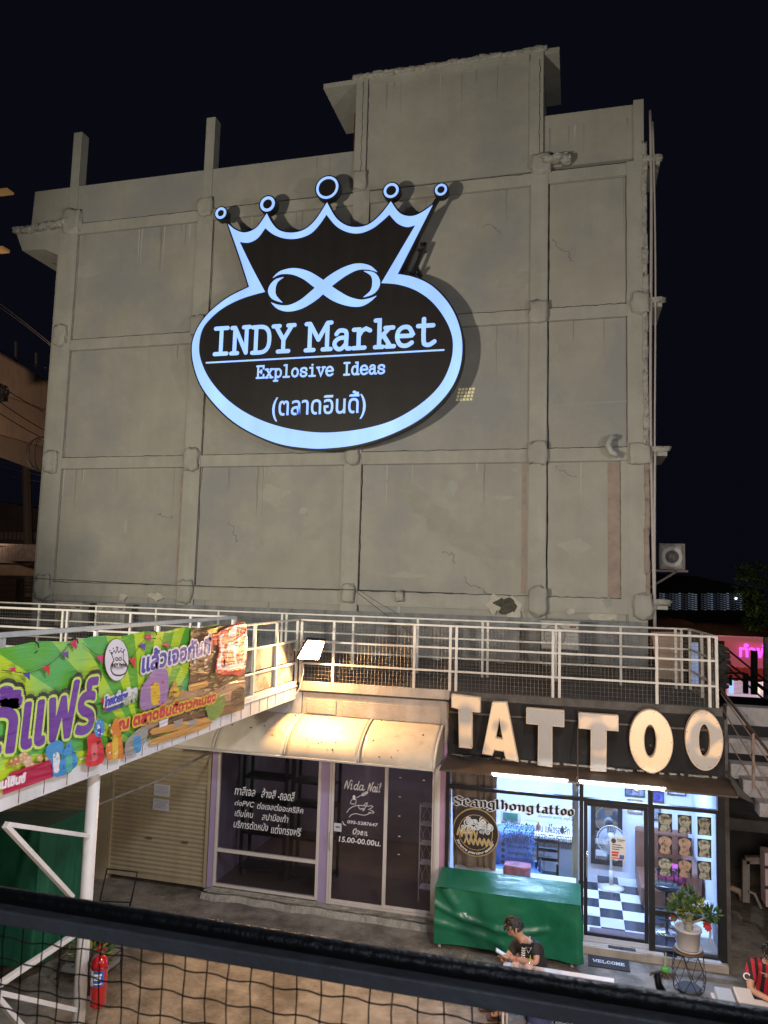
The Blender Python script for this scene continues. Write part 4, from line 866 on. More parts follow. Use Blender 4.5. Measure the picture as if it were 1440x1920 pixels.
# pictures
for i, (a, lab) in enumerate((((1172, 1478, 1210, 1494), 'framed print high on the back wall, above the door'), ((1224, 1484, 1246, 1506), 'blue framed print high inside, left of two'), ((1252, 1478, 1288, 1492), 'dark framed certificate high inside above the posters'), ((1177, 1500, 1205, 1526), 'small light framed picture on the back wall'), ((1225, 1516, 1240, 1540), 'grey framed picture partly behind the posters'))):
    x0, x1 = fx(a[0], a[1], 14.5), fx(a[2], a[3], 14.5); z1, z0 = fz(a[0], a[1], 14.5), fz(a[0], a[3], 14.5)
    t = thing('picture', lab, 'picture', (x0, 14.55, z0), 'framed prints on the back wall')
    w = MB(); frame(w, x0, x1, z0, z1, .02, 14.57, 14.6); part('frame', w, M('picture_frame', (.10, .07, .05), .5) if i != 3 else M('wood_frame', (.35, .25, .15), .5), t)
    w = MB(); w.box(x0+.02, x1-.02, 14.58, 14.6, z0+.02, z1-.02); part('print', w, M('art_print_%d' % i, [(.2, .22, .3), (.10, .10, .35), (.5, .5, .55), (.6, .6, .55), (.3, .35, .4)][i], .4, var=.8, scale=12), t)
# curtain
cu = MB(); cx0, cx1 = fx(850, 1500, 12.5), fx(932, 1500, 12.5)
cu.grid(lambda u, v: (cx0-.08*0+(cx1-cx0)*u-.10*(v-.5)*(1-u), 12.45+.03*math.sin(u*30+2*math.sin(u*9))+.03*math.sin(u*11+v*2), .2+v*2.45), 90, 8)
o = solo('curtain', cu, M('brown_curtain', (.27, .18, .125), .9, var=.15, scale=3), 'brown pleated curtain hanging inside the tattoo window, at its left', 'curtain', smooth=True)
w = MB(); w.box(fx(1073, 1520, 12.9), fx(1085, 1520, 12.9), 12.85, 12.97, ZF, ZC); solo('inner_pillar', w, M('cream_pillar', (.60, .56, .40), .7), 'slim cream pillar inside the glass left of the door', 'pillar')
# screen
t = thing('television', 'small green-lit screen in a white case on the back counter', 'screen', (-1.0, 13.8, 1.2))
x0, x1 = fx(938, 1530, 13.8), fx(976, 1535, 13.8); z1, z0 = fz(940, 1518, 13.8), fz(940, 1541, 13.8)
w = MB(); w.box(x0, x1, 13.8, 14.0, z0, z1); part('case', w, white, t, bevel=.02)
w = MB(); w.box(x0+.05, x1-.05, 13.79, 13.80, z0+.04, z1-.04); part('screen', w, M('screen_green', (.08, .22, .17), .2, var=.5, scale=6), t)
# counters and grey back shelf
t = thing('counter', 'long white work counter with grey front along the back wall', 'counter', (-.9, 14.2, ZF))
w = MB(); w.box(-1.6, .0, 13.75, 14.58, .95, 1.0); part('top', w, white, t)
w = MB(); w.box(-1.58, -.02, 13.8, 14.58, ZF+.01, .948); part('cabinet', w, M('grey_cabinet', (.16, .17, .2), .5, var=.3), t)
for i in range(3): w = MB(); w.box(-1.55+i*.51, -1.07+i*.51, 13.785, 13.8, .3, .9); part('cabinet_door', w, M('grey_cabinet_door', (.24, .26, .3), .45), t)
for i in range(7):
    x = -1.5+i*.21; h = .08+.07*((i*37) % 5)/4; w = MB(); w.lathe((x, 14.1, 1.0), [(.03, 0), (.035, h*.6), (.015, h*.8), (.015, h)], 10)
    solo('ink_bottle', w, M('bottle_%d' % (i % 3), [(.05, .05, .06), (.3, .1, .08), (.5, .5, .55)][i % 3], .3), '%s of seven small bottles along the tattoo room counter' % ['leftmost', 'second from left', 'third from left', 'middle', 'third from right', 'second from right', 'rightmost'][i], 'bottle', 'bottles on the tattoo counter', smooth=True)
# treatment chair under a blue cover
ch = thing('tattoo_chair', 'reclining client chair covered with a creased blue sheet', 'chair', (-.95, 13.3, ZF))
w = MB(); w.lump((-1.02, 13.2, .95), (.62, .45, .62), .14, 5, 7, 3.5, .3); part('backrest_cover', w, M('blue_sheet', (.10, .20, .50), .7, var=.3, scale=5), ch, True)
w = MB(); w.lump((-.98, 13.0, .62), (.8, .6, .22), .12, 8, 6, 3.5, .25); part('seat_cover', w, MATS['blue_sheet'], ch, True)
w = MB(); w.lathe((-.98, 13.1, ZF), [(.26, 0), (.24, .04), (.05, .06), (.05, .45)], 20); part('pedestal', w, black, ch, True)
for sx in (-1.38, -.58): w = MB(); w.tube([(sx, 12.9, .5), (sx, 12.88, .82), (sx, 13.25, .85)], .02, 8); part('armrest', w, black, ch, True)
t = thing('folding_chair', 'black ladder-backed folding chair inside the tattoo window', 'chair', (-.45, 13.0, ZF))
for x in (-.64, -.30): w = MB(); w.bar((x, 12.85, ZF), (x+.02, 13.25, 1.15), .03); part('leg', w, black, t); w = MB(); w.bar((x, 13.3, ZF), (x, 12.95, .85), .03); part('leg', w, black, t)
for z, y in ((1.08, 13.22), (.95, 13.17), (.82, 13.12), (.5, 12.98)): w = MB(); w.box(-.64, -.29, y-.01, y+.02, z, z+.05); part('slat', w, black, t)
w = MB(); w.box(-.63, -.29, 12.85, 13.25, .58, .61); part('seat', w, black, t)
# red-blue bag on the sill
w = MB(); a = P(970, 1632, Y=12.3); w.lump((a.x, 12.3, a.z), (.42, .25, .20), .05, 3, 5, 3, .25); solo('gift_bag', w, M('bag_red_blue', (.45, .16, .20), .3, var=.7, scale=6, dirt=(.12, .2, .5), dscale=4, dthr=.5), 'shiny red and blue bag on the sill above the green cover', 'bag', smooth=True)
w = MB(); w.box(-1.9, .0, 12.15, 12.5, .78, .82); w.box(-1.88, -1.84, 12.2, 12.45, ZF, .78); w.box(-.06, -.02, 12.2, 12.45, ZF, .78); solo('window_shelf', w, white, 'low white shelf table just behind the left tattoo window', 'shelf')
# pedestal fan
def fan(cx, cy, z, lab, s=1):
    t = thing('pedestal_fan', lab, 'fan', (cx, cy, ZF))
    w = MB(); w.lathe((cx, cy, ZF), [(.2*s, 0), (.2*s, .02), (.12*s, .045), (.03, .06)], 28, sx=1.1, sy=.85); part('base', w, white, t, True)
    w = MB(); w.tube([(cx, cy, ZF+.05), (cx, cy, z-.12)], .022, 10); w.tube([(cx, cy, ZF+.05), (cx, cy, ZF+.3)], .035, 10); part('pole', w, white, t, True)
    w = MB(); w.lathe((cx, cy+.02, z), [(.06, -.12), (.075, -.04), (.06, .04)], 18, 'y'); part('motor', w, white, t, True)
    w = MB(); r_ = .24*s
    for k_ in range(40):
        a = 2*math.pi*k_/40; w.tube([(cx+.045*math.cos(a), cy-.13, z+.045*math.sin(a)), (cx+r_*.7*math.cos(a), cy-.125, z+r_*.7*math.sin(a)), (cx+r_*math.cos(a), cy-.07, z+r_*math.sin(a))], .0022, 3, caps=False)
    w.tube([(cx+r_*math.cos(a), cy-.07, z+r_*math.sin(a)) for a in [2*math.pi*q/32 for q in range(32)]], .006, 5, closed=True)
    w.tube([(cx+r_*.55*math.cos(a), cy-.128, z+r_*.55*math.sin(a)) for a in [2*math.pi*q/28 for q in range(28)]], .002, 4, closed=True)
    w.lathe((cx, cy-.12, z), [(.045, 0), (.045, .015), (.02, .02)], 16, 'y'); part('cage', w, M('fan_wire', (.62, .65, .7), .4), t)
    for k_ in range(3):
        w = MB(); w.grid(lambda u, v: (cx+(.04+u*.17*s)*math.cos(2.1*k_+.5+(v-.5)*1.2*(.6+u*.5)), cy-.07+.03*(v-.5), z+(.04+u*.17*s)*math.sin(2.1*k_+.5+(v-.5)*1.2*(.6+u*.5))), 5, 6); part('blade', w, M('fan_blade', (.45, .50, .56), .3), t, True)
fan(fx(1146, 1600, 14.0), 14.05, fz(1146, 1574, 14.0), 'white pedestal fan standing in front of the mirror')
# door notice
t = thing('door_notice', 'white and red price notice taped inside the glass door', 'notice', (.6, 12.03, 1.3))
x0, x1, z0, z1 = fx(1144, 1590, 12.02), fx(1173, 1590, 12.02), fz(1158, 1612, 12.02), fz(1158, 1569, 12.02)
w = MB(); w.box(x0, x1, 12.010, 12.014, z0, z1); part('sheet', w, M('cream_paper', (.66, .62, .56), .6), t)
F3 = FY(12.008)
vs, fs = shape([circ(x0+.05, z1-.06, .035)], F3, 0); pieces(t, 'emblem', ink, vs, fs)
for k_, (a, b, c, m__) in enumerate(((.45, .95, .10, ink), (.5, .85, .17, inkgrey), (.12, .7, .33, ink), (.12, .85, .43, ink), (.12, .6, .52, ink))):
    w = MB(); w.box(x0+(x1-x0)*a, x0+(x1-x0)*b, 12.006, 12.0075, z1-(z1-z0)*c-.012, z1-(z1-z0)*c); part('print', w, m__, t)
redp = PM('red', (.55, .05, .04)); bluep = PM('blue', (.05, .12, .45))
for a, b, c, d_, m__ in ((.1, .55, .68, .025, redp), (.1, .5, .80, .03, redp), (.1, .8, .93, .015, redp), (.6, .9, .85, .055, bluep)):
    w = MB(); w.box(x0+(x1-x0)*a, x0+(x1-x0)*b, 12.0055, 12.0072, z1-(z1-z0)*c-d_/2, z1-(z1-z0)*c+d_/2); part('print', w, m__, t)
# 3 x 3 photographs of tattooed backs on the window
skin = M('photo_figure', (.42, .40, .30), .5, var=.35, scale=16, dirt=(.05, .055, .05), dscale=13, dthr=.48)
skinw = M('photo_figure_warm', (.42, .27, .19), .5, var=.25, scale=14, dirt=(.10, .08, .07), dscale=10, dthr=.52)
pbk = PM('photo_back', (.03, .035, .04), .3)
rows = ['top', 'middle', 'bottom']; colsn = ['left', 'centre', 'right']
for r_ in range(3):
    for c in range(3):
        X0 = 1234+c*36.8; Y0 = 1524+r_*41.5+c*3.4
        a = P(X0, Y0, Y=12.02); b = P(X0+26.5, Y0+37, Y=12.02); x0, x1, z0, z1 = a.x, b.x, b.z, a.z
        t = thing('tattoo_photo', 'tattooed torso photo on the window, %s row, %s column' % (rows[r_], colsn[c]), 'photo', (x0, 12.02, z0), 'nine tattoo photos on the shop window')
        w = MB(); w.box(x0, x1, 12.024, 12.028, z0, z1); part('sheet', w, pbk, t)
        cx = (x0+x1)/2; W_ = (x1-x0); H = z1-z0
        k_ = (r_*3+c) % 3
        tor = cr([(cx-.12*W_, z1-.04*H), (cx-.42*W_, z1-.18*H), (cx-(.47, .44, .40)[k_]*W_, z1-.4*H), (cx-.30*W_, z1-.62*H), (cx-.40*W_, z0+.12*H), (cx-.32*W_, z0+.03*H), (cx, z0+.01*H), (cx+.32*W_, z0+.03*H), (cx+.40*W_, z0+.12*H), (cx+.30*W_, z1-.62*H), (cx+(.47, .44, .40)[k_]*W_, z1-.4*H), (cx+.42*W_, z1-.18*H), (cx+.12*W_, z1-.04*H)], 4)
        vs, fs = shape([tor], F3, -.0145); pieces(t, 'figure', skinw if (r_, c) in ((1, 1), (1, 0), (2, 1)) else skin, vs, fs)
        rnd = random.Random(r_*7+c); pth = []
        for q in range(7):
            u, v = cx+rnd.uniform(-.26, .26)*W_, z0+rnd.uniform(.15, .85)*H; rr = rnd.uniform(.05, .13)*W_
            pth.append(([(u+rr*(1-s_/14)*math.cos(s_*.75+q), v+rr*(1-s_/14)*math.sin(s_*.75+q)) for s_ in range(13)], .0045, False))
        strokes(pth, F3, -.0135, pbk, t, 'tattoo_lines')['kind'] = 'stuff'
# stool and base
st = thing('round_stool', 'round black stool with chrome foot ring inside the right window', 'stool', (1.15, 12.55, ZF))
sx, sy = fx(1250, 1680, 12.6), 12.62
w = MB(); w.lathe((sx, sy, .78), [(.16, 0), (.19, .02), (.19, .06), (.15, .085)], 28); part('seat', w, M('black_vinyl', (.02, .022, .03), .25), st, True)
w = MB(); w.tube([(sx, sy, ZF+.03), (sx, sy, .78)], .025, 10); part('column', w, black, st, True)
w = MB(); w.lathe((sx, sy, ZF), [(.22, 0), (.22, .015), (.04, .04)], 30); part('base', w, M('chrome', (.7, .7, .7), .2, 1), st, True)
for zr_, rr in ((.38, .15), (1.02, .17)):
    w = MB(); w.tube([(sx+rr*math.cos(a), sy+rr*math.sin(a), zr_) for a in [2*math.pi*q/24*(1 if zr_ < 1 else .55) for q in range(24)]], .012, 6, closed=zr_ < 1)
    for k_ in range(4): w.tube([(sx, sy, zr_), (sx+rr*math.cos(k_*1.57), sy+rr*math.sin(k_*1.57), zr_)], .008, 5) if zr_ < 1 else w.tube([(sx+rr*math.cos(k_*.75), sy+rr*math.sin(k_*.75), .82), (sx+rr*math.cos(k_*.75), sy+rr*math.sin(k_*.75), zr_)], .01, 5)
    part('foot_ring' if zr_ < 1 else 'backrest', w, black, st, True)
# brown sofa
so = thing('sofa', 'brown leather sofa against the right wall of the tattoo room', 'sofa', (1.4, 13.7, ZF))
lea = M('brown_leather', (.19, .09, .06), .4, var=.12)
w = MB(); w.box(1.02, 1.9, 13.3, 14.3, ZF+.05, .52); part('seat', w, lea, so, bevel=.04)
w = MB(); w.box(1.02, 1.9, 14.3, 14.5, ZF+.05, 1.15); part('backrest', w, lea, so, bevel=.05)
w = MB(); w.box(1.75, 1.95, 13.2, 14.3, ZF+.05, .85); part('arm', w, lea, so, bevel=.05)
for x in (1.2, 1.5, 1.8):
    for z in (.75, .95): w = MB(); w.lathe((x, 14.29, z), [(.015, 0), (.012, .008)], 8, 'y'); part('button', w, lea, so)
w = MB(); w.lump((1.55, 13.7, .66), (.4, .3, .26), .2, 4, 5); solo('clothes_pile', w, M('bright_clothes', (.5, .08, .25), .8, var=.8, scale=7, dirt=(.04, .05, .3), dscale=5, dthr=.5), 'heap of orange and purple clothes on the sofa', 'clothes', smooth=True)
# small things behind the plant
w = MB(); w.box(1.62, 1.95, 12.3, 12.7, .62, .66); w.box(1.64, 1.67, 12.32, 12.35, ZF, .62); w.box(1.9, 1.93, 12.32, 12.35, ZF, .62); solo('side_table', w, white, 'small white side table inside behind the potted plant', 'table')
# text on tattoo window
FT = FY(12.028)
BL = {'S': '.85,.85 .5,1 .2,.8 .25,.6 .8,.42 .8,.15 .45,0 .15,.18', 'e': '.2,.35 .75,.5 .55,.72 .2,.6 .2,.12 .5,0 .8,.15', 'a': '.2,.62 .5,.72 .72,.6 .72,.08 .9,0;.72,.38 .25,.32 .2,.08 .45,0 .72,.12', 'n': '.1,.68 .28,.62 .28,.02;.28,.55 .6,.72 .75,.58 .75,.02', 'g': '.75,.62 .45,.72 .2,.58 .2,.18 .45,.04 .72,.14;.75,.72 .75,-.2 .45,-.34 .18,-.22', 'l': '.3,1.05 .45,.95 .45,.08 .6,0', 'h': '.15,1.05 .28,.95 .28,.02;.28,.52 .6,.72 .75,.55 .75,.1 .62,-.12', 'o': '.48,.72 .2,.55 .2,.15 .48,0 .76,.15 .76,.55 .48,.72', 't': '.42,.98 .38,.12 .6,0 .75,.08;.15,.66 .72,.66'}
def black_letters(s, u0, u1, v, h, Fr, par, wv, col, wt, extra=0, dv=0):
    AD = {'l': .55, 't': .85, 'S': 1.1}; tot = sum(AD.get(c, 1) for c in s); cw0 = (u1-u0)/tot; acc = 0; vs, fs = [], []; k_ = 0
    for c in s:
        i = 0; cw = cw0*(AD.get(c, 1)**.5 if c == 'l' else AD.get(c, 1)); bu = u0+(acc-(.15 if c == 'l' else 0))*cw0; acc += AD.get(c, 1)
        for stt in BL[c].split(';'):
            pp = [tuple(map(float, q.split(','))) for q in stt.split()]; pp = [(bu+a*cw, v+b*h) for a, b in pp]
            nx_, nz_ = wt*.42+extra, wt*.22+extra*.6
            for a, b in zip(pp, pp[1:]):
                d = math.hypot(b[0]-a[0], b[1]-a[1]) or 1; ex, ez = (b[0]-a[0])/d*(wt*.12+extra), (b[1]-a[1])/d*(wt*.12+extra)
                a2, b2 = (a[0]-ex, a[1]-ez), (b[0]+ex, b[1]+ez); k_ += 1
                o = len(vs); vs += [Fr(a2[0]-nx_, a2[1]-nz_, wv+.0002*(k_ % 9)), Fr(a2[0]+nx_, a2[1]+nz_, wv+.0002*(k_ % 9)), Fr(b2[0]+nx_, b2[1]+nz_, wv+.0002*(k_ % 9)), Fr(b2[0]-nx_, b2[1]-nz_, wv+.0002*(k_ % 9))]; fs.append((o, o+1, o+2, o+3))
    pieces(par, 'lettering', col, vs, fs)
def pw(x, y): q = P(x, y, Y=12.02); return q.x, q.z
for wv, col, ex in ((.000, wht, .011), (.004, PM('letter_black', (.01, .01, .012)), 0)):
    a = pw(850, 1508); b = pw(1002, 1519); black_letters('Seanglhong', a[0], b[0], a[1], .125, FT, ts, wv, col, .042, ex)
    a = pw(1004, 1523); b = pw(1077, 1530); black_letters('tattoo', a[0], b[0], a[1]+.0, .125, FT, ts, wv, col, .042, ex)
for s, xa, ya, xb, yb in (('เสียงหลง แทททู สตูดิโอ', 1008, 1526, 1076, 1541), ('รับสักลาย ออกแบบ แก้ไขรอยสัก', 946, 1535, 1068, 1560), ('รับสอนสัก รับสอนเจาะ ตามร่างกาย', 943, 1549, 1073, 1575), ('จำหน่ายอุปกรณ์สักและเจาะทุกชนิด', 942, 1563, 1070, 1590), ('เสียงหลง Piercing Tattoo', 952, 1582, 1030, 1598), ('Seanglhong Tattoo Studio', 952, 1594, 1034, 1610), ('0900430581', 952, 1606, 1000, 1618)):
    a = pw(xa, ya); b = pw(xb, yb); c = pw(xa, yb-7); h = max(.06, (a[1]-c[1])); text(s, FT, a[0], a[1]-h, b[0], a[1]-.005, .001, ink, ts, .012)
for k_, y in enumerate((1583, 1594, 1606, 1617)):
    a = pw(943, y); vs, fs = shape([circ(a[0], a[1], .028, 16)], FT, .001); pieces(ts, 'icon', ink, vs, fs)
# round logo decal
c0 = pw(891.5, 1561); rx = (pw(935, 1565)[0]-pw(848, 1558)[0])/2
gold = PM('gold', (.50, .30, .10), .35)
vs, fs = shape([circ(*c0, rx, 48)], FT, .002); pieces(ts, 'logo_ring', gold, vs, fs)
vs, fs = shape([circ(*c0, rx*.96, 48)], FT, .003); pieces(ts, 'logo_disc', PM('logo_black', (.025, .018, .016)), vs, fs)
vs, fs = shape([circ(*c0, rx*.74, 48), circ(*c0, rx*.715, 48)], FT, .0035); pieces(ts, 'logo_ring', gold, vs, fs)
rnd = random.Random(5); pth = []; pw2 = []
for q in range(34):
    a = rnd.uniform(-.1, math.pi+.25); rr = rx*rnd.uniform(.12, .62); u, v = c0[0]+rr*math.cos(a)*1.1, c0[1]+rr*math.sin(a)*.9+.02
    r0 = rx*rnd.uniform(.08, .2); tt = rnd.uniform(0, 6); sg_ = rnd.choice((-1, 1))
    pth.append(([(u+r0*(1-s_/15)*math.cos(sg_*s_*.62+tt), v+r0*(1-s_/15)*math.sin(sg_*s_*.62+tt)) for s_ in range(14)], rx*.045, False))
strokes(pth, FT, .004, PM('logo_white', (.62, .62, .60)), ts, 'logo_drawing', .0001)
SC2 = {'x': 0}
for (xa, ya, xb, yb) in ((858, 1551, 893, 1572), (872, 1569, 921, 1588)):
    pth = []; A = pw(xa, ya); B = pw(xb, yb); n = 4 if xa == 858 else 6
    for i in range(n):
        u = A[0]+(B[0]-A[0])*(i+.5)/n; v = (A[1]+B[1])/2; h = abs(A[1]-B[1])*.5
        pth.append((cr([(u-.04, v-h*.6), (u-.01, v+h*.9), (u+.02, v-h*.5), (u+.05, v+h*.4), (u+.03, v-h*.9)], 4), .024, False))
    strokes(pth, FT, .0056, PM('logo_cream', (.6, .5, .3)), ts, 'logo_script', .0001)
    strokes([(p_, .012, False) for p_, _, _ in pth], FT, .0066, gold, ts, 'logo_script', .0001)
# curved small words under the logo
vs0, fs0 = text_mesh('Strange piercing tattoo', .02, .2); X = [p.x for p in vs0]; L_ = max(X)-min(X)
out = []
for p in vs0:
    ang = R(205)+(p.x-min(X))/L_*R(128); rr = rx*.90-p.y*rx*.15; out.append(FT(c0[0]+rr*math.cos(ang), c0[1]+rr*math.sin(ang), .006))
pieces(ts, 'lettering', wht, out, fs0)
# ================================================================== BANNER
BX = WX1+.035
bnm = bpy.data.materials.new('banner_print'); bnm.use_nodes = True; n = bnm.node_tree.nodes; l = bnm.node_tree.links; b = n['Principled BSDF']; b.inputs['Roughness'].default_value = .33
tc = n.new('ShaderNodeTexCoord'); sp = n.new('ShaderNodeSeparateXYZ'); l.new(tc.outputs['Object'], sp.inputs[0])
BORG = Vector((BX, 7.5, 3.5))
def bpt(x, y): q = P(x, y, X=BX); return (q.y, q.z)
rc = bpt(270, 1400)
def mnode(op, a, b_=None, c=None):
    m = n.new('ShaderNodeMath'); m.operation = op
    for i, v in enumerate((a, b_, c)):
        if v is None: continue
        if isinstance(v, (int, float)): m.inputs[i].default_value = v
        else: l.new(v, m.inputs[i])
    return m.outputs[0]
yy = mnode('SUBTRACT', sp.outputs['Y'], rc[0]-BORG.y); zz_ = mnode('SUBTRACT', sp.outputs['Z'], rc[1]-BORG.z)
ang = mnode('ARCTAN2', zz_, yy); s1 = mnode('SINE', mnode('MULTIPLY', ang, 19)); st = mnode('GREATER_THAN', s1, .1)
mx = n.new('ShaderNodeMixRGB'); l.new(st, mx.inputs[0]); mx.inputs[1].default_value = (.10, .34, .035, 1); mx.inputs[2].default_value = (.40, .56, .03, 1)
nz = n.new('ShaderNodeTexNoise'); nz.inputs['Scale'].default_value = 1.3; l.new(tc.outputs['Object'], nz.inputs[0])
mx2 = n.new('ShaderNodeMixRGB'); mr = n.new('ShaderNodeMapRange'); mr.inputs[1].default_value = .5; mr.inputs[2].default_value = .7; mr.inputs[4].default_value = .7; l.new(nz.outputs[0], mr.inputs[0]); l.new(mr.outputs[0], mx2.inputs[0]); l.new(mx.outputs[0], mx2.inputs[1]); mx2.inputs[2].default_value = (.10, .42, .22, 1)
l.new(mx2.outputs[0], b.inputs['Base Color'])
def wrinkle(m):
    n = m.node_tree.nodes; l = m.node_tree.links; b = n['Principled BSDF']; tc = n.new('ShaderNodeTexCoord')
    mp = n.new('ShaderNodeMapping'); mp.inputs['Rotation'].default_value = (R(14), 0, 0); mp.inputs['Scale'].default_value = (1, .6, 4); l.new(tc.outputs['Object'], mp.inputs[0])
    w_ = n.new('ShaderNodeTexNoise'); w_.inputs['Scale'].default_value = 2.2; w_.inputs['Detail'].default_value = 3; w_.inputs['Distortion'].default_value = .8; l.new(mp.outputs[0], w_.inputs[0])
    bp = n.new('ShaderNodeBump'); bp.inputs['Strength'].default_value = .9; bp.inputs['Distance'].default_value = .038; l.new(w_.outputs[0], bp.inputs['Height']); l.new(bp.outputs[0], b.inputs['Normal']); return m
wrinkle(bnm)
def BM(name, col): 
    if 'ban_'+name in MATS: return MATS['ban_'+name]
    return wrinkle(M('ban_'+name, col, .33, var=.06))
bn = thing('vinyl_banner', 'long green vinyl fair banner with purple Thai lettering tied along the walkway', 'banner', BORG)
FB = lambda u, v, w=0: Vector((BX+w, u, v))
FBc = lambda u, v: Vector((BX-.012-.011*math.sin(u*2.3+v*3)+.006*noise.noise(Vector((u*3, v*5, 0)))-.004, u, v))
y0b = 4.6; y1b = bpt(457, 1250)[0]
def ztop(y): a, c = bpt(0, 1213), bpt(455, 1168); return a[1]+(c[1]-a[1])*(y-a[0])/(c[0]-a[0])
def zbot(y): a, c = bpt(0, 1488), bpt(455, 1326); return a[1]+(c[1]-a[1])*(y-a[0])/(c[0]-a[0])
w = MB(); w.grid(lambda u, v: FBc(y0b+(y1b-y0b)*u, zbot(y0b+(y1b-y0b)*u)+(ztop(y0b+(y1b-y0b)*u)-zbot(y0b+(y1b-y0b)*u)+.012*math.sin(u*40)*(1 if v > .99 else 0))*v), 90, 14)
part('cloth', w, bnm, bn, True)
layer = [0]
def bpoly(pts, mat, name='print', w=None, smooth_n=0, holes=()):
    layer[0] += 1; w = .001+layer[0]*.00016 if w is None else w
    q = cr(list(pts)+[pts[0]], smooth_n)[:-1] if smooth_n else pts
    spl = [[bpt(*p) for p in q]]+[[bpt(*p) for p in h] for h in holes]
    vs, fs = curve_mesh(spl); pieces(bn, name, mat, [FB(p.x, p.y, w) for p in vs], fs)
def z2(a, b): return (a/3.0638, 1160+b/3.0638)      # from the enlarged crop
def bz(pts, mat, n_=0, name='print'): bpoly([z2(*p) for p in pts], mat, name, smooth_n=n_)
def btext(s, lb, rb, lt_, mat, bold=0, shear=0, grow_=0, dw=0):
    """left-bottom, right-bottom, left-top in crop pixels"""
    layer[0] += 1; A = bpt(*z2(*lb)); B = bpt(*z2(*rb)); T = bpt(*z2(*lt_)); h = T[1]-A[1]
    vs, fs = text_mesh(s, 0, shear); xs = [p.x for p in vs]; ys = [p.y for p in vs]; a, b, c, d = min(xs), max(xs), min(ys), max(ys); V, Fa = [], []; r_ = grow_+bold*.25; wv = .001+layer[0]*.00016
    for k_ in range(13):
        ox, oz = (0, 0) if k_ == 12 else (r_*math.cos(k_*math.pi/6), r_*math.sin(k_*math.pi/6)); o = len(V)
        for p in vs: V.append(FB(A[0]+(p.x-a)/(b-a)*(B[0]-A[0])+ox, A[1]+(p.y-c)/(d-c)*h+(B[1]-A[1])*(p.x-a)/(b-a)+oz, wv+k_*.00001))
        Fa += [tuple(i+o for i in f) for f in fs]
    return pieces(bn, 'lettering', mat, V, Fa)
rnd = random.Random(11)
brown, tan, dkb = BM('brown', (.10, .055, .035)), BM('tan', (.34, .22, .14)), BM('dark', (.035, .03, .028))
red, blue, purple, whitep, pinkp = BM('red', (.50, .02, .035)), BM('blue', (.035, .05, .32)), BM('purple', (.13, .04, .27)), BM('white', (.62, .60, .66)), BM('pink', (.50, .03, .12))
lime, yel, sky, orange, teal = BM('lime', (.45, .60, .12)), BM('yellow', (.55, .38, .03)), BM('skyblue', (.04, .22, .50)), BM('orange', (.55, .17, .02)), BM('teal', (.08, .35, .28))
# photographs on the right end: food stalls and logs
bz([(1095, 60), (1230, 40), (1410, 30), (1402, 520), (1180, 590), (880, 680), (800, 700), (790, 620), (1060, 540), (1090, 330)], brown)
bz([(1260, 400), (1400, 330), (1385, 450), (1240, 480), (1060, 500), (860, 640), (840, 560), (1040, 420)], tan, 3)
bz([(1330, 420), (1400, 395), (1395, 520), (1330, 500)], dkb, 3)
for k_ in range(120):
    cx, cy = rnd.uniform(1090, 1390), rnd.uniform(180, 590); m_ = rnd.choice([tan, dkb, BM('green_photo', (.10, .22, .05)), BM('rust_photo', (.30, .12, .05)), whitep, brown, brown])
    if cy > 330+ (1400-cx)*.9: continue
    r1, r2 = rnd.uniform(4, 15), rnd.uniform(4, 10); bz([(cx+r1*math.cos(t)*(1+.3*rnd.random()), cy+r2*math.sin(t)-r1*math.cos(t)*.35) for t in [k*.785 for k in range(8)]], m_)
for a, c_ in (((1080, 380), (1180, 355)), ((870, 630), (1180, 565)), ((870, 690), (1180, 590))):
    bz([a, (c_[0], c_[1]), (c_[0]+2, c_[1]+34), (a[0], a[1]+36)], BM('log', (.45, .24, .07)), 2)
for cx in (905, 990, 1070): bz([(cx, 590), (cx+55, 570), (cx+50, 610), (cx+5, 625)], rnd.choice([whitep, dkb, BM('grey_photo', (.25, .24, .23))]))
bz([(1170, 480), (1280, 440), (1270, 540), (1200, 585)], BM('green_photo', (.10, .22, .05)), 3)
# date board
bz([(1245, 80), (1310, 45), (1412, 28), (1400, 300), (1330, 320), (1230, 310), (1250, 200)], red, 2)
bz([(1255, 100), (1320, 62), (1408, 38), (1396, 265), (1240, 290), (1262, 200)], whitep, 2)
btext('4~18', (1270, 172), (1400, 135), (1270, 72), dkb, .05, .15, .012); btext('4~18', (1265, 168), (1396, 131), (1265, 68), red, .05, .15)
btext('ส.ค. 69', (1270, 275), (1395, 238), (1270, 180), dkb, .05, .15, .010); btext('ส.ค. 69', (1266, 271), (1391, 234), (1266, 176), red, .05, .15)
for k_ in range(6): bz(circ(1250+k_*26, 305-k_*3, 4, 8), yel)
btext('อีกแ', (1195, 160), (1240, 150), (1195, 70), red, .04)
bz([(1185, 62), (1245, 50), (1240, 78), (1186, 88)], yel)
# bunting
for p, q_, m_ in (((58, 285), (74, 310), pinkp), ((140, 315), (155, 352), blue), ((255, 275), (268, 328), red), ((362, 195), (378, 232), purple), ((412, 130), (422, 182), pinkp), ((565, 215), (572, 260), pinkp), ((752, 230), (760, 286), red), ((808, 148), (818, 185), blue), ((840, 95), (848, 135), pinkp), ((945, 145), (950, 170), pinkp)):
    bz([(p[0]-22, p[1]), (p[0]+20, p[1]-8), (q_[0]+6, q_[1])], m_)
for pth in ([(0, 295), (60, 300), (150, 312), (255, 275), (330, 220), (410, 130)], [(470, 140), (520, 185), (570, 215), (610, 240)], [(740, 240), (800, 155), (850, 90)], [(910, 110), (950, 148), (985, 165)]):
    q = [bpt(*z2(*p)) for p in cr(pth, 4)]; vs, fs = ribbon(q, .006, cap=False); pieces(bn, 'print', dkb, [FB(p[0], p[1], .009) for p in vs], fs)
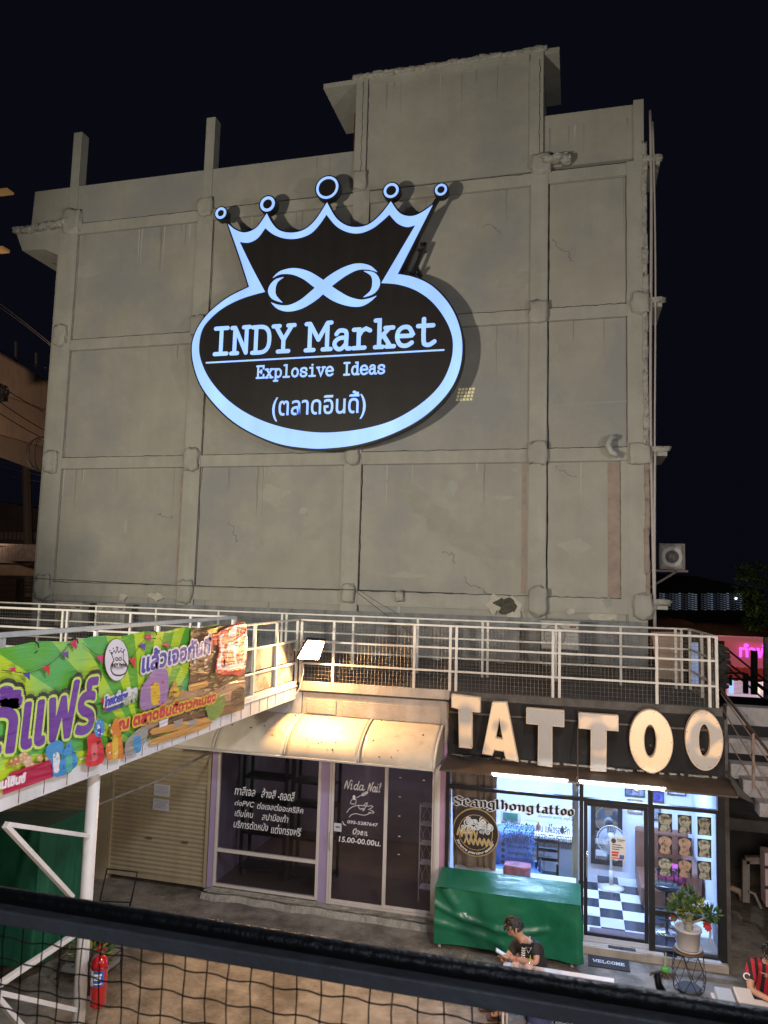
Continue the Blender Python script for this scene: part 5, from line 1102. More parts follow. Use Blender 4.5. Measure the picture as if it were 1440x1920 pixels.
# emblem disc
bpoly([(215.5+23*math.cos(t), 1237+40*math.sin(t)) for t in [k*math.pi/18 for k in range(36)]], dkb)
bpoly([(215.5+22*math.cos(t), 1237+39*math.sin(t)) for t in [k*math.pi/18 for k in range(36)]], whitep)
def bstroke(pts, wd, mat, w=0, closed=False, sm=4):
    layer[0] += 1; w = .001+layer[0]*.00016
    q = [bpt(*z2(*p)) for p in (cr(pts, sm) if sm and len(pts) > 2 else pts)]; vs, fs = ribbon(q, wd, closed, cap=False); pieces(bn, 'print', mat, [FB(p[0], p[1], w) for p in vs], fs)
bstroke([(645, 240), (630, 265), (628, 295), (645, 320), (680, 325), (712, 310), (722, 275), (705, 245), (695, 235)], .016, dkb)
bstroke([(645, 240), (625, 190)], .012, dkb); bstroke([(697, 235), (700, 185)], .012, dkb)
bstroke([(625, 190), (635, 200), (645, 180), (655, 198), (663, 172), (672, 196), (682, 180), (692, 195), (700, 180)], .010, dkb, sm=0)
bstroke([(652, 230), (660, 222), (670, 232), (680, 240), (688, 230), (680, 222), (670, 232), (660, 242), (652, 230)], .010, dkb)
for cx, cy, r_ in ((620, 183, 4), (640, 170, 4), (662, 165, 6), (686, 170, 4), (703, 178, 4)): bz(circ(cx, cy, r_, 10), dkb)
btext('INDY Market', (632, 280), (716, 272), (632, 258), dkb, .01); bstroke([(630, 284), (720, 276)], .004, dkb, sm=0); btext('Explosive Ideas', (655, 293), (700, 288), (655, 285), dkb, 0)
# blue words
btext('แล้วเจอกันที่', (805, 308), (1195, 195), (805, 190), whitep, .07, .02, .018); btext('แล้วเจอกันที่', (805, 308), (1195, 195), (805, 190), blue, .05, .02)
# purple words
for s, lb, rb, lt_ in (('แฟร์', (110, 745), (530, 640), (110, 405)), ('ดี้', (-130, 780), (85, 760), (-130, 400))):
    btext(s, (lb[0]+6, lb[1]-22), (rb[0]+6, rb[1]-22), (lt_[0]+6, lt_[1]-22), dkb, .06, .06, .035); btext(s, lb, rb, lt_, lime, .06, .06, .03); btext(s, lb, rb, lt_, purple, .08, .06)
# campaign mark
bz([(560, 470), (625, 440), (610, 462), (572, 482)], red, 2); btext('ไทยช่วยไทย', (590, 505), (770, 440), (590, 450), whitep, .06, .2, .01); btext('ไทยช่วยไทย', (590, 505), (720, 460), (590, 450), blue, .03, .2)
btext('พลัส', (700, 500), (778, 470), (700, 440), BM('silver', (.35, .40, .30)), .03, .2); bz([(585, 520), (700, 490), (690, 505), (610, 535)], blue, 2); bz(circ(592, 515, 9, 12), red)
# red words
btext('ณ ตลาดอินดี้ดาวคะนอง', (668, 640), (1228, 470), (668, 570), yel, .09, .05, .012); btext('ณ ตลาดอินดี้ดาวคะนอง', (668, 640), (1228, 470), (668, 570), BM('crimson', (.42, .02, .05)), .045, .05)
# red strip and food
bz([(0, 925), (288, 835), (292, 908), (0, 1012)], BM('deepred', (.36, .01, .05)), 0); btext('คนโช้นซ์', (-40, 985), (130, 935), (-40, 925), whitep, .03)
for k_ in range(26):
    cx, cy = rnd.uniform(45, 268), 0; cy = 850-(cx-40)*.22+rnd.uniform(-55, 30); r_ = rnd.uniform(13, 21)
    m_ = rnd.choice([BM('ball_a', (.36, .17, .05)), BM('ball_b', (.50, .30, .13)), BM('ball_c', (.42, .22, .14)), BM('ball_d', (.50, .36, .28))]); bz(circ(cx, cy, r_, 12), m_); bz(circ(cx-4, cy-5, r_*.45, 8), BM('ball_hi', (.60, .45, .28)))
bz([(30, 895), (45, 880), (280, 805), (285, 835), (30, 905)], BM('deepred', (.36, .01, .05)))
# inflatable creatures, plain blobs of colour
def creature(base, m1, m2, m3):
    bz(base, m1, 3); xs = [p[0] for p in base]; ys = [p[1] for p in base]; cx, cy = sum(xs)/len(xs), sum(ys)/len(ys); W_, H = max(xs)-min(xs), max(ys)-min(ys)
    bz([(cx-.15*W_, cy-.1*H), (cx+.15*W_, cy-.12*H), (cx+.18*W_, cy+.35*H), (cx-.12*W_, cy+.4*H)], m2, 3)
    for k_ in range(9): bz(circ(cx+rnd.uniform(-.38, .38)*W_, cy+rnd.uniform(-.4, .4)*H, rnd.uniform(2.5, 7), 7), m3)
creature([(250, 730), (300, 700), (340, 705), (345, 760), (310, 800), (320, 860), (360, 890), (290, 905), (280, 830), (245, 780)], sky, whitep, teal)
creature([(340, 770), (385, 700), (400, 760), (428, 800), (415, 850), (345, 890), (320, 850)], sky, teal, blue)
creature([(480, 680), (510, 655), (550, 670), (575, 740), (570, 825), (475, 845), (485, 750)], red, BM('redlite', (.55, .12, .12)), dkb)
creature([(530, 600), (550, 570), (580, 600), (575, 660), (548, 678), (522, 655)], sky, blue, whitep)
creature([(615, 630), (650, 560), (668, 640), (680, 690), (688, 795), (640, 800), (598, 805), (590, 720), (630, 700)], orange, yel, whitep)
creature([(790, 400), (850, 310), (890, 290), (945, 300), (940, 460), (880, 500), (790, 520)], BM('violet', (.28, .16, .36)), yel, red)
creature([(960, 400), (990, 350), (1000, 400), (1040, 410), (1010, 440), (950, 445)], BM('log', (.45, .24, .07)), yel, brown)
creature([(700, 700), (790, 620), (830, 640), (800, 730), (700, 790)], BM('grey_photo', (.25, .24, .23)), sky, BM('green_photo', (.10, .22, .05)))
for x, y in ((66, 1192), (288, 1172), (140, 1186), (400, 1168)):
    q = P(x, y, X=WX1+.0); w = MB(); w.tube([(WX1+.045+.05*(math.cos(a)-1)*.9, q.y, DZ+1.055+.05*math.sin(a)) for a in [k*.7 for k in range(9)]], .006, 5); part('cable_tie', w, black, bn)

# ================================================================== LANE THINGS
# fire extinguisher
ex = thing('fire_extinguisher', 'red fire extinguisher hung on the white trestle post', 'fire extinguisher', P(186, 1890, Y=6.75))
c = P(186, 1830, Y=6.72); zb = P(186, 1888, Y=6.72).z; zt_ = P(186, 1790, Y=6.72).z; h = zt_-zb; rr = .078
redm = M('extinguisher_red', (.42, .012, .014), .22, var=.08, coat=.6)
w = MB(); w.lathe((c.x, c.y, zb), [(.02, 0), (rr*.85, .006), (rr, .03), (rr, h*.86), (rr*.86, h*.94), (rr*.45, h), (.018, h+.01)], 28); part('cylinder', w, redm, ex, True)
w = MB(); w.tube([(c.x, c.y, zb+h), (c.x, c.y, zb+h+.05)], .018, 10); part('valve', w, M('brass', (.5, .36, .14), .3, .9), ex)
w = MB(); w.bar((c.x-.04, c.y, zb+h+.04), (c.x+.07, c.y-.02, zb+h+.075), .022, .014); w.bar((c.x-.03, c.y, zb+h+.06), (c.x+.05, c.y-.02, zb+h+.16), .022, .012); part('handle', w, redm, ex)
w = MB(); w.tube([(c.x, c.y, zb+h+.03), (c.x-.07, c.y-.03, zb+h+.02), (c.x-.105, c.y-.03, zb+h-.08), (c.x-.10, c.y-.02, zb+.2), (c.x-.092, c.y-.02, zb+.10)], [.011]*4+[.018], 8); part('hose', w, black, ex, True)
for a0, a1, z0, z1, mm in ((3.55, 4.55, .46, .75, wht), (4.55, 5.9, .46, .75, PM('label_blue', (.02, .10, .42)))):
    w = MB(); w.grid(lambda u, v: (c.x+(rr+.0015)*math.cos(a0+(a1-a0)*u), c.y+(rr+.0015)*math.sin(a0+(a1-a0)*u), zb+h*(z0+(z1-z0)*v)), 8, 1); part('label', w, mm, ex, True)
for k_, (za, zb_, a0, a1, mm) in enumerate(((.66, .70, 4.65, 5.6, wht), (.58, .64, 4.7, 5.5, wht), (.50, .52, 4.65, 5.7, wht), (.70, .72, 3.65, 4.3, inkgrey), (.64, .66, 3.65, 4.4, inkgrey), (.56, .60, 3.7, 4.2, inkgrey), (.49, .51, 3.65, 4.4, inkgrey))):
    w = MB(); w.grid(lambda u, v: (c.x+(rr+.003)*math.cos(a0+(a1-a0)*u), c.y+(rr+.003)*math.sin(a0+(a1-a0)*u), zb+h*(za+(zb_-za)*v)), 8, 1); part('print', w, mm, ex, True)
w = MB(); w.tube([(c.x+(rr+.004)*math.cos(a), c.y+(rr+.004)*math.sin(a), zb+h*.80) for a in [2*math.pi*q/24 for q in range(24)]], .005, 5, closed=True); w.box(c.x-.02, c.x+.02, c.y, c.y+.14, zb+h*.78, zb+h*.82); part('strap', w, black, ex)

# tarpaulins
tarp = M('green_tarp', (.008, .145, .070), .34, var=.18, scale=3, bump=.45, bscale=5, coat=.1, dirt=(.02, .10, .055), dscale=2.5, dthr=.6)
def tarp_cover(name, label, X0, X1, Y0, Y1, zfun, zbase, mat, seed, sag):
    t = thing(name, label, 'covered stall', ((X0+X1)/2, (Y0+Y1)/2, 0), 'things under green tarpaulin')
    per = []
    def side(u): # u 0..4 round the perimeter
        k = int(u) % 4; f = u-int(u); cs = [(X0, Y0), (X1, Y0), (X1, Y1), (X0, Y1)]; a, b = cs[k], cs[(k+1) % 4]; return a[0]+(b[0]-a[0])*f, a[1]+(b[1]-a[1])*f
    def fn(u, v):
        x, y = side(u*4 if u < 1 else 0); zt_ = zfun(x, y); z = zbase+(zt_-zbase)*(1-v)
        nx, ny = (x-(X0+X1)/2)/(X1-X0)*2, (y-(Y0+Y1)/2)/(Y1-Y0)*2
        out = .035*math.sin(u*47+seed)*v+.03*noise.noise(Vector((u*18, v*2.2, seed)))*min(1, v*3)+.012*noise.noise(Vector((u*60, v*5+u*20, seed+4)))*min(1, v*4)
        k = int(u*4) % 4
        if k == 0: # front face, folds hanging from the corners
            f = u*4-int(u*4); 
            out += sag*(math.exp(-((f-.06-.28*v)/.035)**2)*(1-v)*1.0+math.exp(-((f-.94+.20*v)/.03)**2)*(1-v)*.8+math.exp(-((v-.30-.9*f*(1-f)*1.4)/.05)**2)*.9*(f < .8)-math.exp(-((f-.22-.18*v)/.07)**2)*.9+math.exp(-((v-.62-.5*f)/.05)**2)*.5*(f < .5))
            return (x, y-out-.02*v, z)
        return (x+(nx*out if k in (1, 3) else 0), y+(out if k == 2 else 0), z)
    w = MB(); w.grid(fn, 240, 26); o = part('skirt', w, mat, t, True)
    w = MB(); w.grid(lambda u, v: (X0+(X1-X0)*u, Y0+(Y1-Y0)*v, zfun(X0+(X1-X0)*u, Y0+(Y1-Y0)*v)+.012*noise.noise(Vector((u*5, v*4, seed)))*(4*u*(1-u)+.0)-.02*math.sin(u*math.pi)*math.sin(v*math.pi)), 30, 12); part('top_sheet', w, mat, t, True)
    return t
cx0, cx1 = -2.02, .065
ct = tarp_cover('covered_cart', 'long low cart under a glossy green tarpaulin in front of the tattoo window', cx0, cx1, 11.32, 11.88, lambda x, y: .88+(y-11.32)*.16, .10, tarp, 2, .045)
for x in (cx0+.06, cx1-.12):
    for y in (11.42, 11.8): w = MB(); w.tube([(x, y, .0), (x, y, .14)], .022, 10); part('foot', w, white, ct)
w = MB(); q = P(874, 1713, Y=11.3); w.tube([q, q+Vector((-.03, -.03, .01)), q+Vector((.02, -.03, -.03))], .009, 6); part('tie_knot', w, wht, ct)
tarp2 = M('green_tarp_dark', (.010, .095, .05), .4, var=.3, scale=3, bump=.2, bscale=6)
t2 = tarp_cover('covered_stall', 'tall stall under dull green tarpaulin behind the white trestle', -8.9, -6.75, 8.6, 9.5, lambda x, y: 1.75+(x+8.9)*.12, .28, tarp2, 5, .05)
wood = M('yellow_wood', (.38, .22, .05), .6, var=.2)
for a, b in (((-7.45, 8.45, .02), (-7.4, 8.5, .32)), ((-7.55, 8.7, .02), (-7.5, 8.7, .34)), ((-7.5, 8.45, .30), (-6.75, 9.6, .45)), ((-6.8, 9.6, 0), (-6.8, 9.6, .62)), ((-7.0, 9.65, 0), (-7.0, 9.65, .62))):
    w = MB(); w.bar(a, b, .05, .035); part('wooden_leg', w, wood, t2, bevel=.004)
# wire planter by the trestle
tb = thing('wire_planter', 'low wire basket stand with a scruffy plant behind the white post', 'planter', (-6.2, 8.9, 0))
w = MB()
for z in (.18, .34):
    w.tube([(-6.5, 8.8, z), (-5.9, 8.8, z), (-5.9, 9.3, z), (-6.5, 9.3, z)], .008, 5, closed=True)
for x, y in ((-6.5, 8.8), (-5.9, 8.8), (-5.9, 9.3), (-6.5, 9.3)): w.tube([(x, y, 0), (x, y, .35)], .008, 5)
part('frame', w, black, tb)
w = MB(); w.box(-6.48, -5.92, 8.82, 9.28, .19, .24); part('tray', w, M('tray', (.2, .2, .19), .6), tb)
def leaves(name, parent, c, rad, n_, size, mats, seed, flat=.7, up_=.3):
    rn = random.Random(seed); ms = [MB() for _ in mats]
    for i in range(n_):
        while True:
            d = Vector((rn.uniform(-1, 1), rn.uniform(-1, 1), rn.uniform(-1, 1)))
            if .15 < d.length < 1: break
        p = Vector(c)+Vector((d.x*rad[0], d.y*rad[1], d.z*rad[2])); dr_ = (d.normalized()+Vector((rn.uniform(-.6, .6), rn.uniform(-.6, .6), rn.uniform(-.3, .6)+up_))).normalized(); s = size*rn.uniform(.6, 1.3)
        sd_ = dr_.cross(Vector((rn.random()-.5, rn.random()-.5, 1))).normalized()*s*.22; up2 = sd_.cross(dr_).normalized()*s*.10
        ms[rn.randrange(len(mats))].add([p, p+dr_*s*.5+sd_-up2, p+dr_*s, p+dr_*s*.5-sd_-up2, p+dr_*s*.5+up2*.6], [(0, 1, 4), (1, 2, 4), (2, 3, 4), (3, 0, 4)])
    for m_, mm in zip(ms, mats): m_.recalc = False; part(name, m_, mm, parent, kind='stuff')
leafg, leafd, leafy = M('leaf_green', (.055, .13, .03), .5, var=.3), M('leaf_dark', (.03, .075, .022), .5, var=.3), M('leaf_yellow', (.30, .30, .05), .5, var=.3)
leaves('leaf', tb, (-6.2, 9.05, .38), (.26, .2, .14), 90, .12, [leafg, leafd, leafy], 3)
# metal hand-truck frame
w = MB(); a = P(196, 1622, Y=10.2); b_ = P(230, 1625, Y=10.4)
w.tube([(a.x, 10.1, .05), (a.x, 10.15, .55), (a.x+.05, 10.2, .95), (a.x+.5, 10.3, .92), (a.x+.45, 10.25, .5), (a.x+.35, 10.2, .05)], .014, 6); w.tube([(a.x, 10.15, .5), (a.x+.45, 10.25, .5)], .01, 5); w.box(a.x-.05, a.x+.42, 9.9, 10.25, .05, .07)
solo('hand_trolley', w, black, 'thin dark metal trolley frame standing before the shutter', 'trolley')

# potted desert rose on wire stand
ps = thing('plant_stand', 'black wire stand with round wooden top carrying the white flower pot', 'plant stand', (1.5, 11.3, 0))
sx, sy, sz = 1.47, 11.25, .50
w = MB(); w.lathe((sx, sy, sz), [(.0, 0), (.19, 0), (.20, .012), (.19, .024), (0, .024)], 28); part('top', w, M('stand_wood', (.16, .09, .05), .5, var=.2), ps)
w = MB(); hexa = [(sx+.19*math.cos(a), sy+.19*math.sin(a)) for a in [k*math.pi/3 for k in range(6)]]; hexm = [(sx+.23*math.cos(a+.52), sy+.23*math.sin(a+.52)) for a in [k*math.pi/3 for k in range(6)]]
for k_ in range(6):
    a, b_, m0, m1 = hexa[k_], hexa[(k_+1) % 6], hexm[k_], hexm[k_-1]
    w.tube([(a[0], a[1], .02), (b_[0], b_[1], .02)], .005, 5)
    for mm in (m0, m1): w.tube([(a[0]*.97+sx*.03, a[1]*.97+sy*.03, sz), (mm[0], mm[1], .22)], .0045, 5); w.tube([(a[0], a[1], .02), (mm[0], mm[1], .22)], .0045, 5)
part('wire_frame', w, black, ps)
w = MB(); w.lathe((sx, sy-.01, .025), [(0, 0), (.15, 0), (.16, .02), (.14, .035), (0, .03)], 26); solo('grey_disc', w, M('slate_disc', (.06, .065, .07), .6), 'dark round lid lying in the bottom of the wire plant stand', 'lid', smooth=False)
pt = thing('potted_plant', 'desert rose with red flowers in a white pot before the tattoo shop', 'potted plant', (sx, sy, sz+.024))
w = MB(); w.lathe((sx, sy, sz+.025), [(0, 0), (.155, 0), (.175, .03), (.168, .03), (.15, .012), (0, .012)], 30); part('saucer', w, M('pot_white', (.55, .52, .50), .5, var=.08, dirt=(.3, .26, .22), dscale=9, dthr=.66), pt, True)
w = MB(); w.lathe((sx, sy, sz+.038), [(0, 0), (.125, 0), (.135, .02), (.160, .24), (.176, .245), (.176, .275), (.160, .275), (.155, .25), (0, .245)], 32); part('pot', w, MATS['pot_white'], pt, True)
rn = random.Random(4); w = MB()
for i in range(110):
    a, r_ = rn.uniform(0, 6.28), .148*math.sqrt(rn.random()); s = rn.uniform(.007, .013); w.lathe((sx+r_*math.cos(a), sy+r_*math.sin(a), sz+.285), [(s*.6, -s*.6), (s, 0), (s*.5, s*.6)], 5)
part('gravel', w, M('pebble', (.48, .44, .38), .8, var=.5, scale=20), pt, kind='stuff')
tm = M('desert_rose_stem', (.34, .31, .25), .8, var=.2, scale=12)
w = MB(); w.tube([(sx, sy, sz+.27), (sx+.01, sy, sz+.33), (sx+.005, sy-.01, sz+.40)], [.062, .05, .03], 12)
brs = [((-.13, -.02, .60), 0), ((-.07, -.08, .66), 0), ((.02, .03, .72), 0), ((.10, -.05, .62), 0), ((.20, -.03, .48), 0), ((.30, .0, .52), 0), ((-.02, -.10, .55), 0), ((.12, .08, .58), 0), ((-.17, -.05, .50), 0)]
for (dx, dy, dz), _ in brs: w.tube([(sx, sy, sz+.36), (sx+dx*.5, sy+dy*.5, sz+.36+(dz-.36)*.5-.02), (sx+dx, sy+dy, sz+dz)], [.022, .014, .009], 7)
part('trunk', w, tm, pt, True)
for k_, ((dx, dy, dz), _) in enumerate(brs):
    leaves('leaf', pt, (sx+dx, sy+dy, sz+dz+.01), (.075, .07, .06), 60, .085, [leafg, leafd] if k_ % 3 else [leafg, leafy], 60+k_)
rf = M('red_petal', (.42, .012, .02), .5, var=.2)
for (dx, dy, dz, s) in ((-.20, -.08, .44, .045), (.22, -.08, .40, .055), (.24, -.05, .36, .05), (.08, 0, .68, .02)):
    w = MB()
    for k_ in range(7):
        a = k_*.9; cpt = Vector((sx+dx, sy+dy, sz+dz)); tip = cpt+Vector((math.cos(a)*s, -s*.3, math.sin(a)*s)); sdv = Vector((-math.sin(a)*s*.45, 0, math.cos(a)*s*.45)); w.add([cpt, cpt.lerp(tip, .6)+sdv, tip+Vector((0, -.01, 0)), cpt.lerp(tip, .6)-sdv], [(0, 1, 2, 3)])
    part('flower', w, rf, pt)
# broom behind the stand
bm_ = thing('hand_broom', 'small green-handled brush broom lying by the shop step', 'broom', (1.25, 11.55, 0))
w = MB(); w.tube([(1.22, 11.62, .28), (1.21, 11.60, .08)], .010, 8); part('handle', w, M('broom_handle', (.5, .42, .2), .5), bm_)
w = MB(); w.lump((1.21, 11.58, .07), (.10, .08, .07), .1, 2, 3); part('collar', w, M('broom_green', (.10, .42, .06), .5), bm_, True)
w = MB(); rn = random.Random(2)
for i in range(70): w.tube([(1.20, 11.57, .06), (1.20+rn.uniform(-.22, .14), 11.50+rn.uniform(-.10, .06), .015+.02*rn.random())], .003, 3)
part('bristles', w, M('bristle', (.10, .045, .02), .9), bm_, kind='stuff')
# welcome mat
wm = thing('welcome_mat', 'dark grey door mat reading WELCOME before the tattoo shop door', 'door mat', (.45, 11.72, 0))
w = MB(); w.box(.17, .74, 11.50, 11.84, .002, .014); part('mat', w, M('mat_grey', (.035, .037, .042), .95, var=.3, scale=40, bump=.5, bscale=120), wm, bevel=.003)
w = MB(); w.box(.18, .73, 11.51, 11.516, .014, .017); w.box(.18, .73, 11.824, 11.83, .014, .017); w.box(.18, .186, 11.51, 11.83, .014, .017); w.box(.724, .73, 11.51, 11.83, .014, .017); part('rim', w, M('mat_rim', (.07, .07, .075), .9), wm)
slab_text('WELCOME', .235, .675, 11.63, .075, .012, FZ(.0145), .001, wht, wm)

# market tables, people, cups
whiteT = M('table_white', (.66, .62, .58), .35, var=.06, dirt=(.45, .38, .32), dscale=6, dthr=.68)
def table(label, x0, x1, y0, y1, z=.74):
    t = thing('market_table', label, 'table', ((x0+x1)/2, (y0+y1)/2, 0), 'white tables in the lane')
    w = MB(); w.box(x0, x1, y0, y1, z-.025, z); part('top', w, whiteT, t, bevel=.008)
    for x in (x0+.05, x1-.08):
        for y in (y0+.06, y1-.06): w = MB(); w.tube([(x, y, 0), (x, y, z-.025)], .014, 8); part('leg', w, whiteT, t)
    w = MB(); w.tube([(x0+.05, y0+.06, .3), (x1-.08, y0+.06, .3)], .01, 6); part('crossbar', w, whiteT, t)
    return t
table('white folding table with drink bags, beside the seated man in black', -.86, .44, 9.05, 9.70)
table('white folding table with papers at the right edge of the view', 1.50, 2.9, 9.0, 9.72)
def skin_mesh(J, E_, root=0, sub=2):
    """J: list of (co, radius); E_: edges -> evaluated (verts, faces)"""
    me = bpy.data.meshes.new('s'); me.from_pydata([tuple(j[0]) for j in J], E_, []); o = bpy.data.objects.new('s', me); COL.objects.link(o)
    o.modifiers.new('sk', 'SKIN'); ss = o.modifiers.new('ss', 'SUBSURF'); ss.levels = sub; ss.render_levels = sub
    if not me.skin_vertices: me.attributes
    for i, j in enumerate(J):
        r_ = j[1]; me.skin_vertices[0].data[i].radius = r_ if isinstance(r_, tuple) else (r_, r_)
    me.skin_vertices[0].data[root].use_root = True
    ev = bpy.data.meshes.new_from_object(o.evaluated_get(bpy.context.evaluated_depsgraph_get()))
    mb = MB(); mb.add([v.co.copy() for v in ev.vertices], [tuple(p.vertices) for p in ev.polygons]); bpy.data.objects.remove(o); bpy.data.meshes.remove(ev); bpy.data.meshes.remove(me); return mb
skinm = M('skin', (.46, .26, .17), .5, var=.06); hairm = M('black_hair', (.012, .010, .009), .35, var=.3, scale=20, bump=.5, bscale=60)
def person(label, J, face, shirt, trous, loc, sit=True):
    """J: dict of joint positions; face: unit vector the face looks along"""
    t = thing('person', label, 'person', loc)
    names = list(J.keys()); idx = {k: i for i, k in enumerate(names)}
    rad = {'pelvis': (.13, .11), 'spine': (.125, .10), 'chest': (.15, .11), 'neck0': .06, 'neck': .048, 'head': (.082, .09), 'crown': (.065, .075), 'shL': .058, 'elL': .042, 'wrL': .027, 'paL': (.034, .02), 'shR': .058, 'elR': .042, 'wrR': .027, 'paR': (.034, .02), 'hipL': .09, 'knL': .062, 'anL': .038, 'toL': (.04, .022), 'hipR': .09, 'knR': .062, 'anR': .038, 'toR': (.04, .022)}
    ed = [('pelvis', 'spine'), ('spine', 'chest'), ('chest', 'neck0'), ('neck0', 'neck'), ('neck', 'head'), ('head', 'crown'), ('chest', 'shL'), ('shL', 'elL'), ('elL', 'wrL'), ('wrL', 'paL'), ('chest', 'shR'), ('shR', 'elR'), ('elR', 'wrR'), ('wrR', 'paR'), ('pelvis', 'hipL'), ('hipL', 'knL'), ('knL', 'anL'), ('anL', 'toL'), ('pelvis', 'hipR'), ('hipR', 'knR'), ('knR', 'anR'), ('anR', 'toR')]
    Jl = [(Vector(J[k]), rad[k]) for k in names]; E_ = [(idx[a], idx[b]) for a, b in ed]
    mb = skin_mesh(Jl, E_, idx['pelvis'])
    f = Vector(face).normalized(); hd = Vector(J['head']).lerp(Vector(J['crown']), .35); upv = (Vector(J['crown'])-Vector(J['head'])).normalized(); upv = (upv-f*upv.dot(f)).normalized(); sd_ = f.cross(upv).normalized()
    Rm = Matrix((sd_, f, upv)).transposed()
    # shaped head merged into the body mesh
    def L(x, y, z): return hd+Rm @ Vector((x, y, z))
    def headfn(u, v):
        th = u*2*math.pi; ph = (v-.5)*math.pi; x = math.cos(ph)*math.sin(th); y = math.cos(ph)*math.cos(th); z = math.sin(ph)
        sx_, sy_, sz_ = .078, .098, .118
        if z < 0: sx_ *= 1+z*.38; sy_ *= 1+z*.10 if y > 0 else 1+z*.35
        if y > 0 and abs(z+.15) < .3: y *= .96
        nose = .022*math.exp(-((x/.16)**2+((z+.12)/.16)**2)) if y > 0 else 0
        eye = -.010*(math.exp(-(((x-.38)/.16)**2+((z-.06)/.12)**2))+math.exp(-(((x+.38)/.16)**2+((z-.06)/.12)**2))) if y > 0 else 0
        lip = .006*math.exp(-((x/.25)**2+((z+.42)/.08)**2)) if y > 0 else 0
        return L(x*sx_, y*sy_+nose+eye+lip, z*sz_)
    mb.grid(headfn, 36, 24)
    for s in (-1, 1): mb.lump(L(s*.080, -.005, -.01), (.022, .035, .058), .1, 2, 3)
    body = part('body', mb, skinm, t, True)
    w = MB()
    for s in (-1, 1): w.lump(L(s*.031, .084, .008), (.022, .010, .010), .02, 1, 3); w.lump(L(s*.031, .092, .028), (.036, .008, .006), .05, 2, 2)
    part('eyes_and_brows', w, hairm, t, True)
    w = MB(); w.lump(L(0, .096, -.052), (.036, .008, .010), .05, 3, 3); part('lips', w, M('lips', (.30, .11, .08), .5), t, True)
    # hair: cap plus tufts
    w = MB()
    def hairfn(u, v):
        th = u*2*math.pi; ph = (-.10+.62*v)*math.pi if math.cos(th) < .35 else (.13+.37*v)*math.pi
        ph = min(ph, math.pi/2); x = math.cos(ph)*math.sin(th); y = math.cos(ph)*math.cos(th); z = math.sin(ph); g_ = 1+.05*noise.noise(Vector((x*4, y*4, z*4+3)))+.03*noise.noise(Vector((x*14, y*14, z*5)))
        return L(x*.093*g_, y*.112*g_-.004, z*.137*g_+.004)
    w.grid(hairfn, 48, 16)
    rn = random.Random(3)
    for i in range(120):
        th = rn.uniform(0, 6.28); ph = rn.uniform(.15, 1.45); p = Vector((math.cos(ph)*math.sin(th)*.09, math.cos(ph)*math.cos(th)*.11, math.sin(ph)*.135)); q = p*1.14+Vector((rn.uniform(-.02, .02), .022, -.022)); w.tube([L(*p), L(*(p.lerp(q, .6)+Vector((0, 0, .008)))), L(*q)], [.010, .007, .001], 4)
    part('hair', w, hairm, t, True)
    # shirt
    def mid(a, b, k): return Vector(J[a]).lerp(Vector(J[b]), k)
    SJ = [(J['pelvis'], (.165, .14)), (J['spine'], (.155, .13)), (J['chest'], (.175, .135)), (mid('chest', 'neck0', .85), (.09, .085)), (J['shL'], .078), (mid('shL', 'elL', .72), .070), (J['shR'], .078), (mid('shR', 'elR', .72), .070)]
    sm_ = skin_mesh([(Vector(a), b) for a, b in SJ], [(0, 1), (1, 2), (2, 3), (2, 4), (4, 5), (2, 6), (6, 7)], 0); sh = part('shirt', sm_, shirt, t, True)
    TJ = [(J['pelvis'], (.16, .13)), (J['hipL'], .115), (J['knL'], .085), (mid('knL', 'anL', .85), .062), (J['hipR'], .115), (J['knR'], .085), (mid('knR', 'anR', .85), .062)]
    part('trousers', skin_mesh([(Vector(a), b) for a, b in TJ], [(0, 1), (1, 2), (2, 3), (0, 4), (4, 5), (5, 6)], 0), trous, t, True)
    # fingers
    for s in 'LR':
        wr, pa = Vector(J['wr'+s]), Vector(J['pa'+s]); d = (pa-wr).normalized(); sdv = d.cross(Vector((0, 0, 1))).normalized(); w = MB()
        for k_, ln in enumerate((.065, .075, .07, .055)):
            b0 = pa+sdv*(.028*(k_-1.5)/1.5); w.tube([b0-d*.02, b0+d*ln*.45+Vector((0, 0, .006)), b0+d*ln*.85-Vector((0, 0, .012))], [.009, .0085, .0065], 7)
        w.tube([wr.lerp(pa, .4)+sdv*-.025, pa-sdv*.045+Vector((0, 0, .01)), pa-sdv*.045+d*.035+Vector((0, 0, .012))], [.011, .010, .008], 7); part('fingers', w, skinm, t, True)
        a, b_ = Vector(J['an'+s]), Vector(J['to'+s]); d = (b_-a); d.z = 0; d.normalize(); w = MB(); c_0 = (a+b_)/2; 
        w.obox((c_0.x, c_0.y, .012), (.26, .10, .022), (0, 0, math.atan2(d.y, d.x))); w.tube([c_0+d*.05+d.cross(Vector((0, 0, 1)))*.05*math.cos(q)+Vector((0, 0, .02+.055*math.sin(q))) for q in [k*math.pi/6 for k in range(7)]], .010, 5); part('sandal', w, M('sandal_brown', (.05, .022, .014), .6), t)
    return t, L
PY = 9.88
def J_(x, y, Y): return P(x, y, Y=Y)
sp1 = J_(1004, 1797, 9.95)
J1 = {'pelvis': J_(1006, 1824, 9.98), 'spine': sp1, 'chest': J_(993, 1774, 9.93), 'neck0': J_(982, 1762, 9.91), 'neck': J_(975, 1755, 9.90), 'head': J_(968, 1746, 9.88), 'crown': J_(960, 1726, 9.88),
      'shL': J_(1004, 1775, 9.76), 'elL': J_(1006, 1806, 9.70), 'wrL': J_(964, 1797, 9.66), 'paL': J_(948, 1793, 9.66), 'shR': J_(968, 1771, 10.06), 'elR': J_(950, 1797, 9.95), 'wrR': J_(946, 1803, 9.8), 'paR': J_(940, 1796, 9.72),
      'hipL': J_(1000, 1832, 9.88), 'hipR': J_(998, 1826, 10.08)}
zk = .50
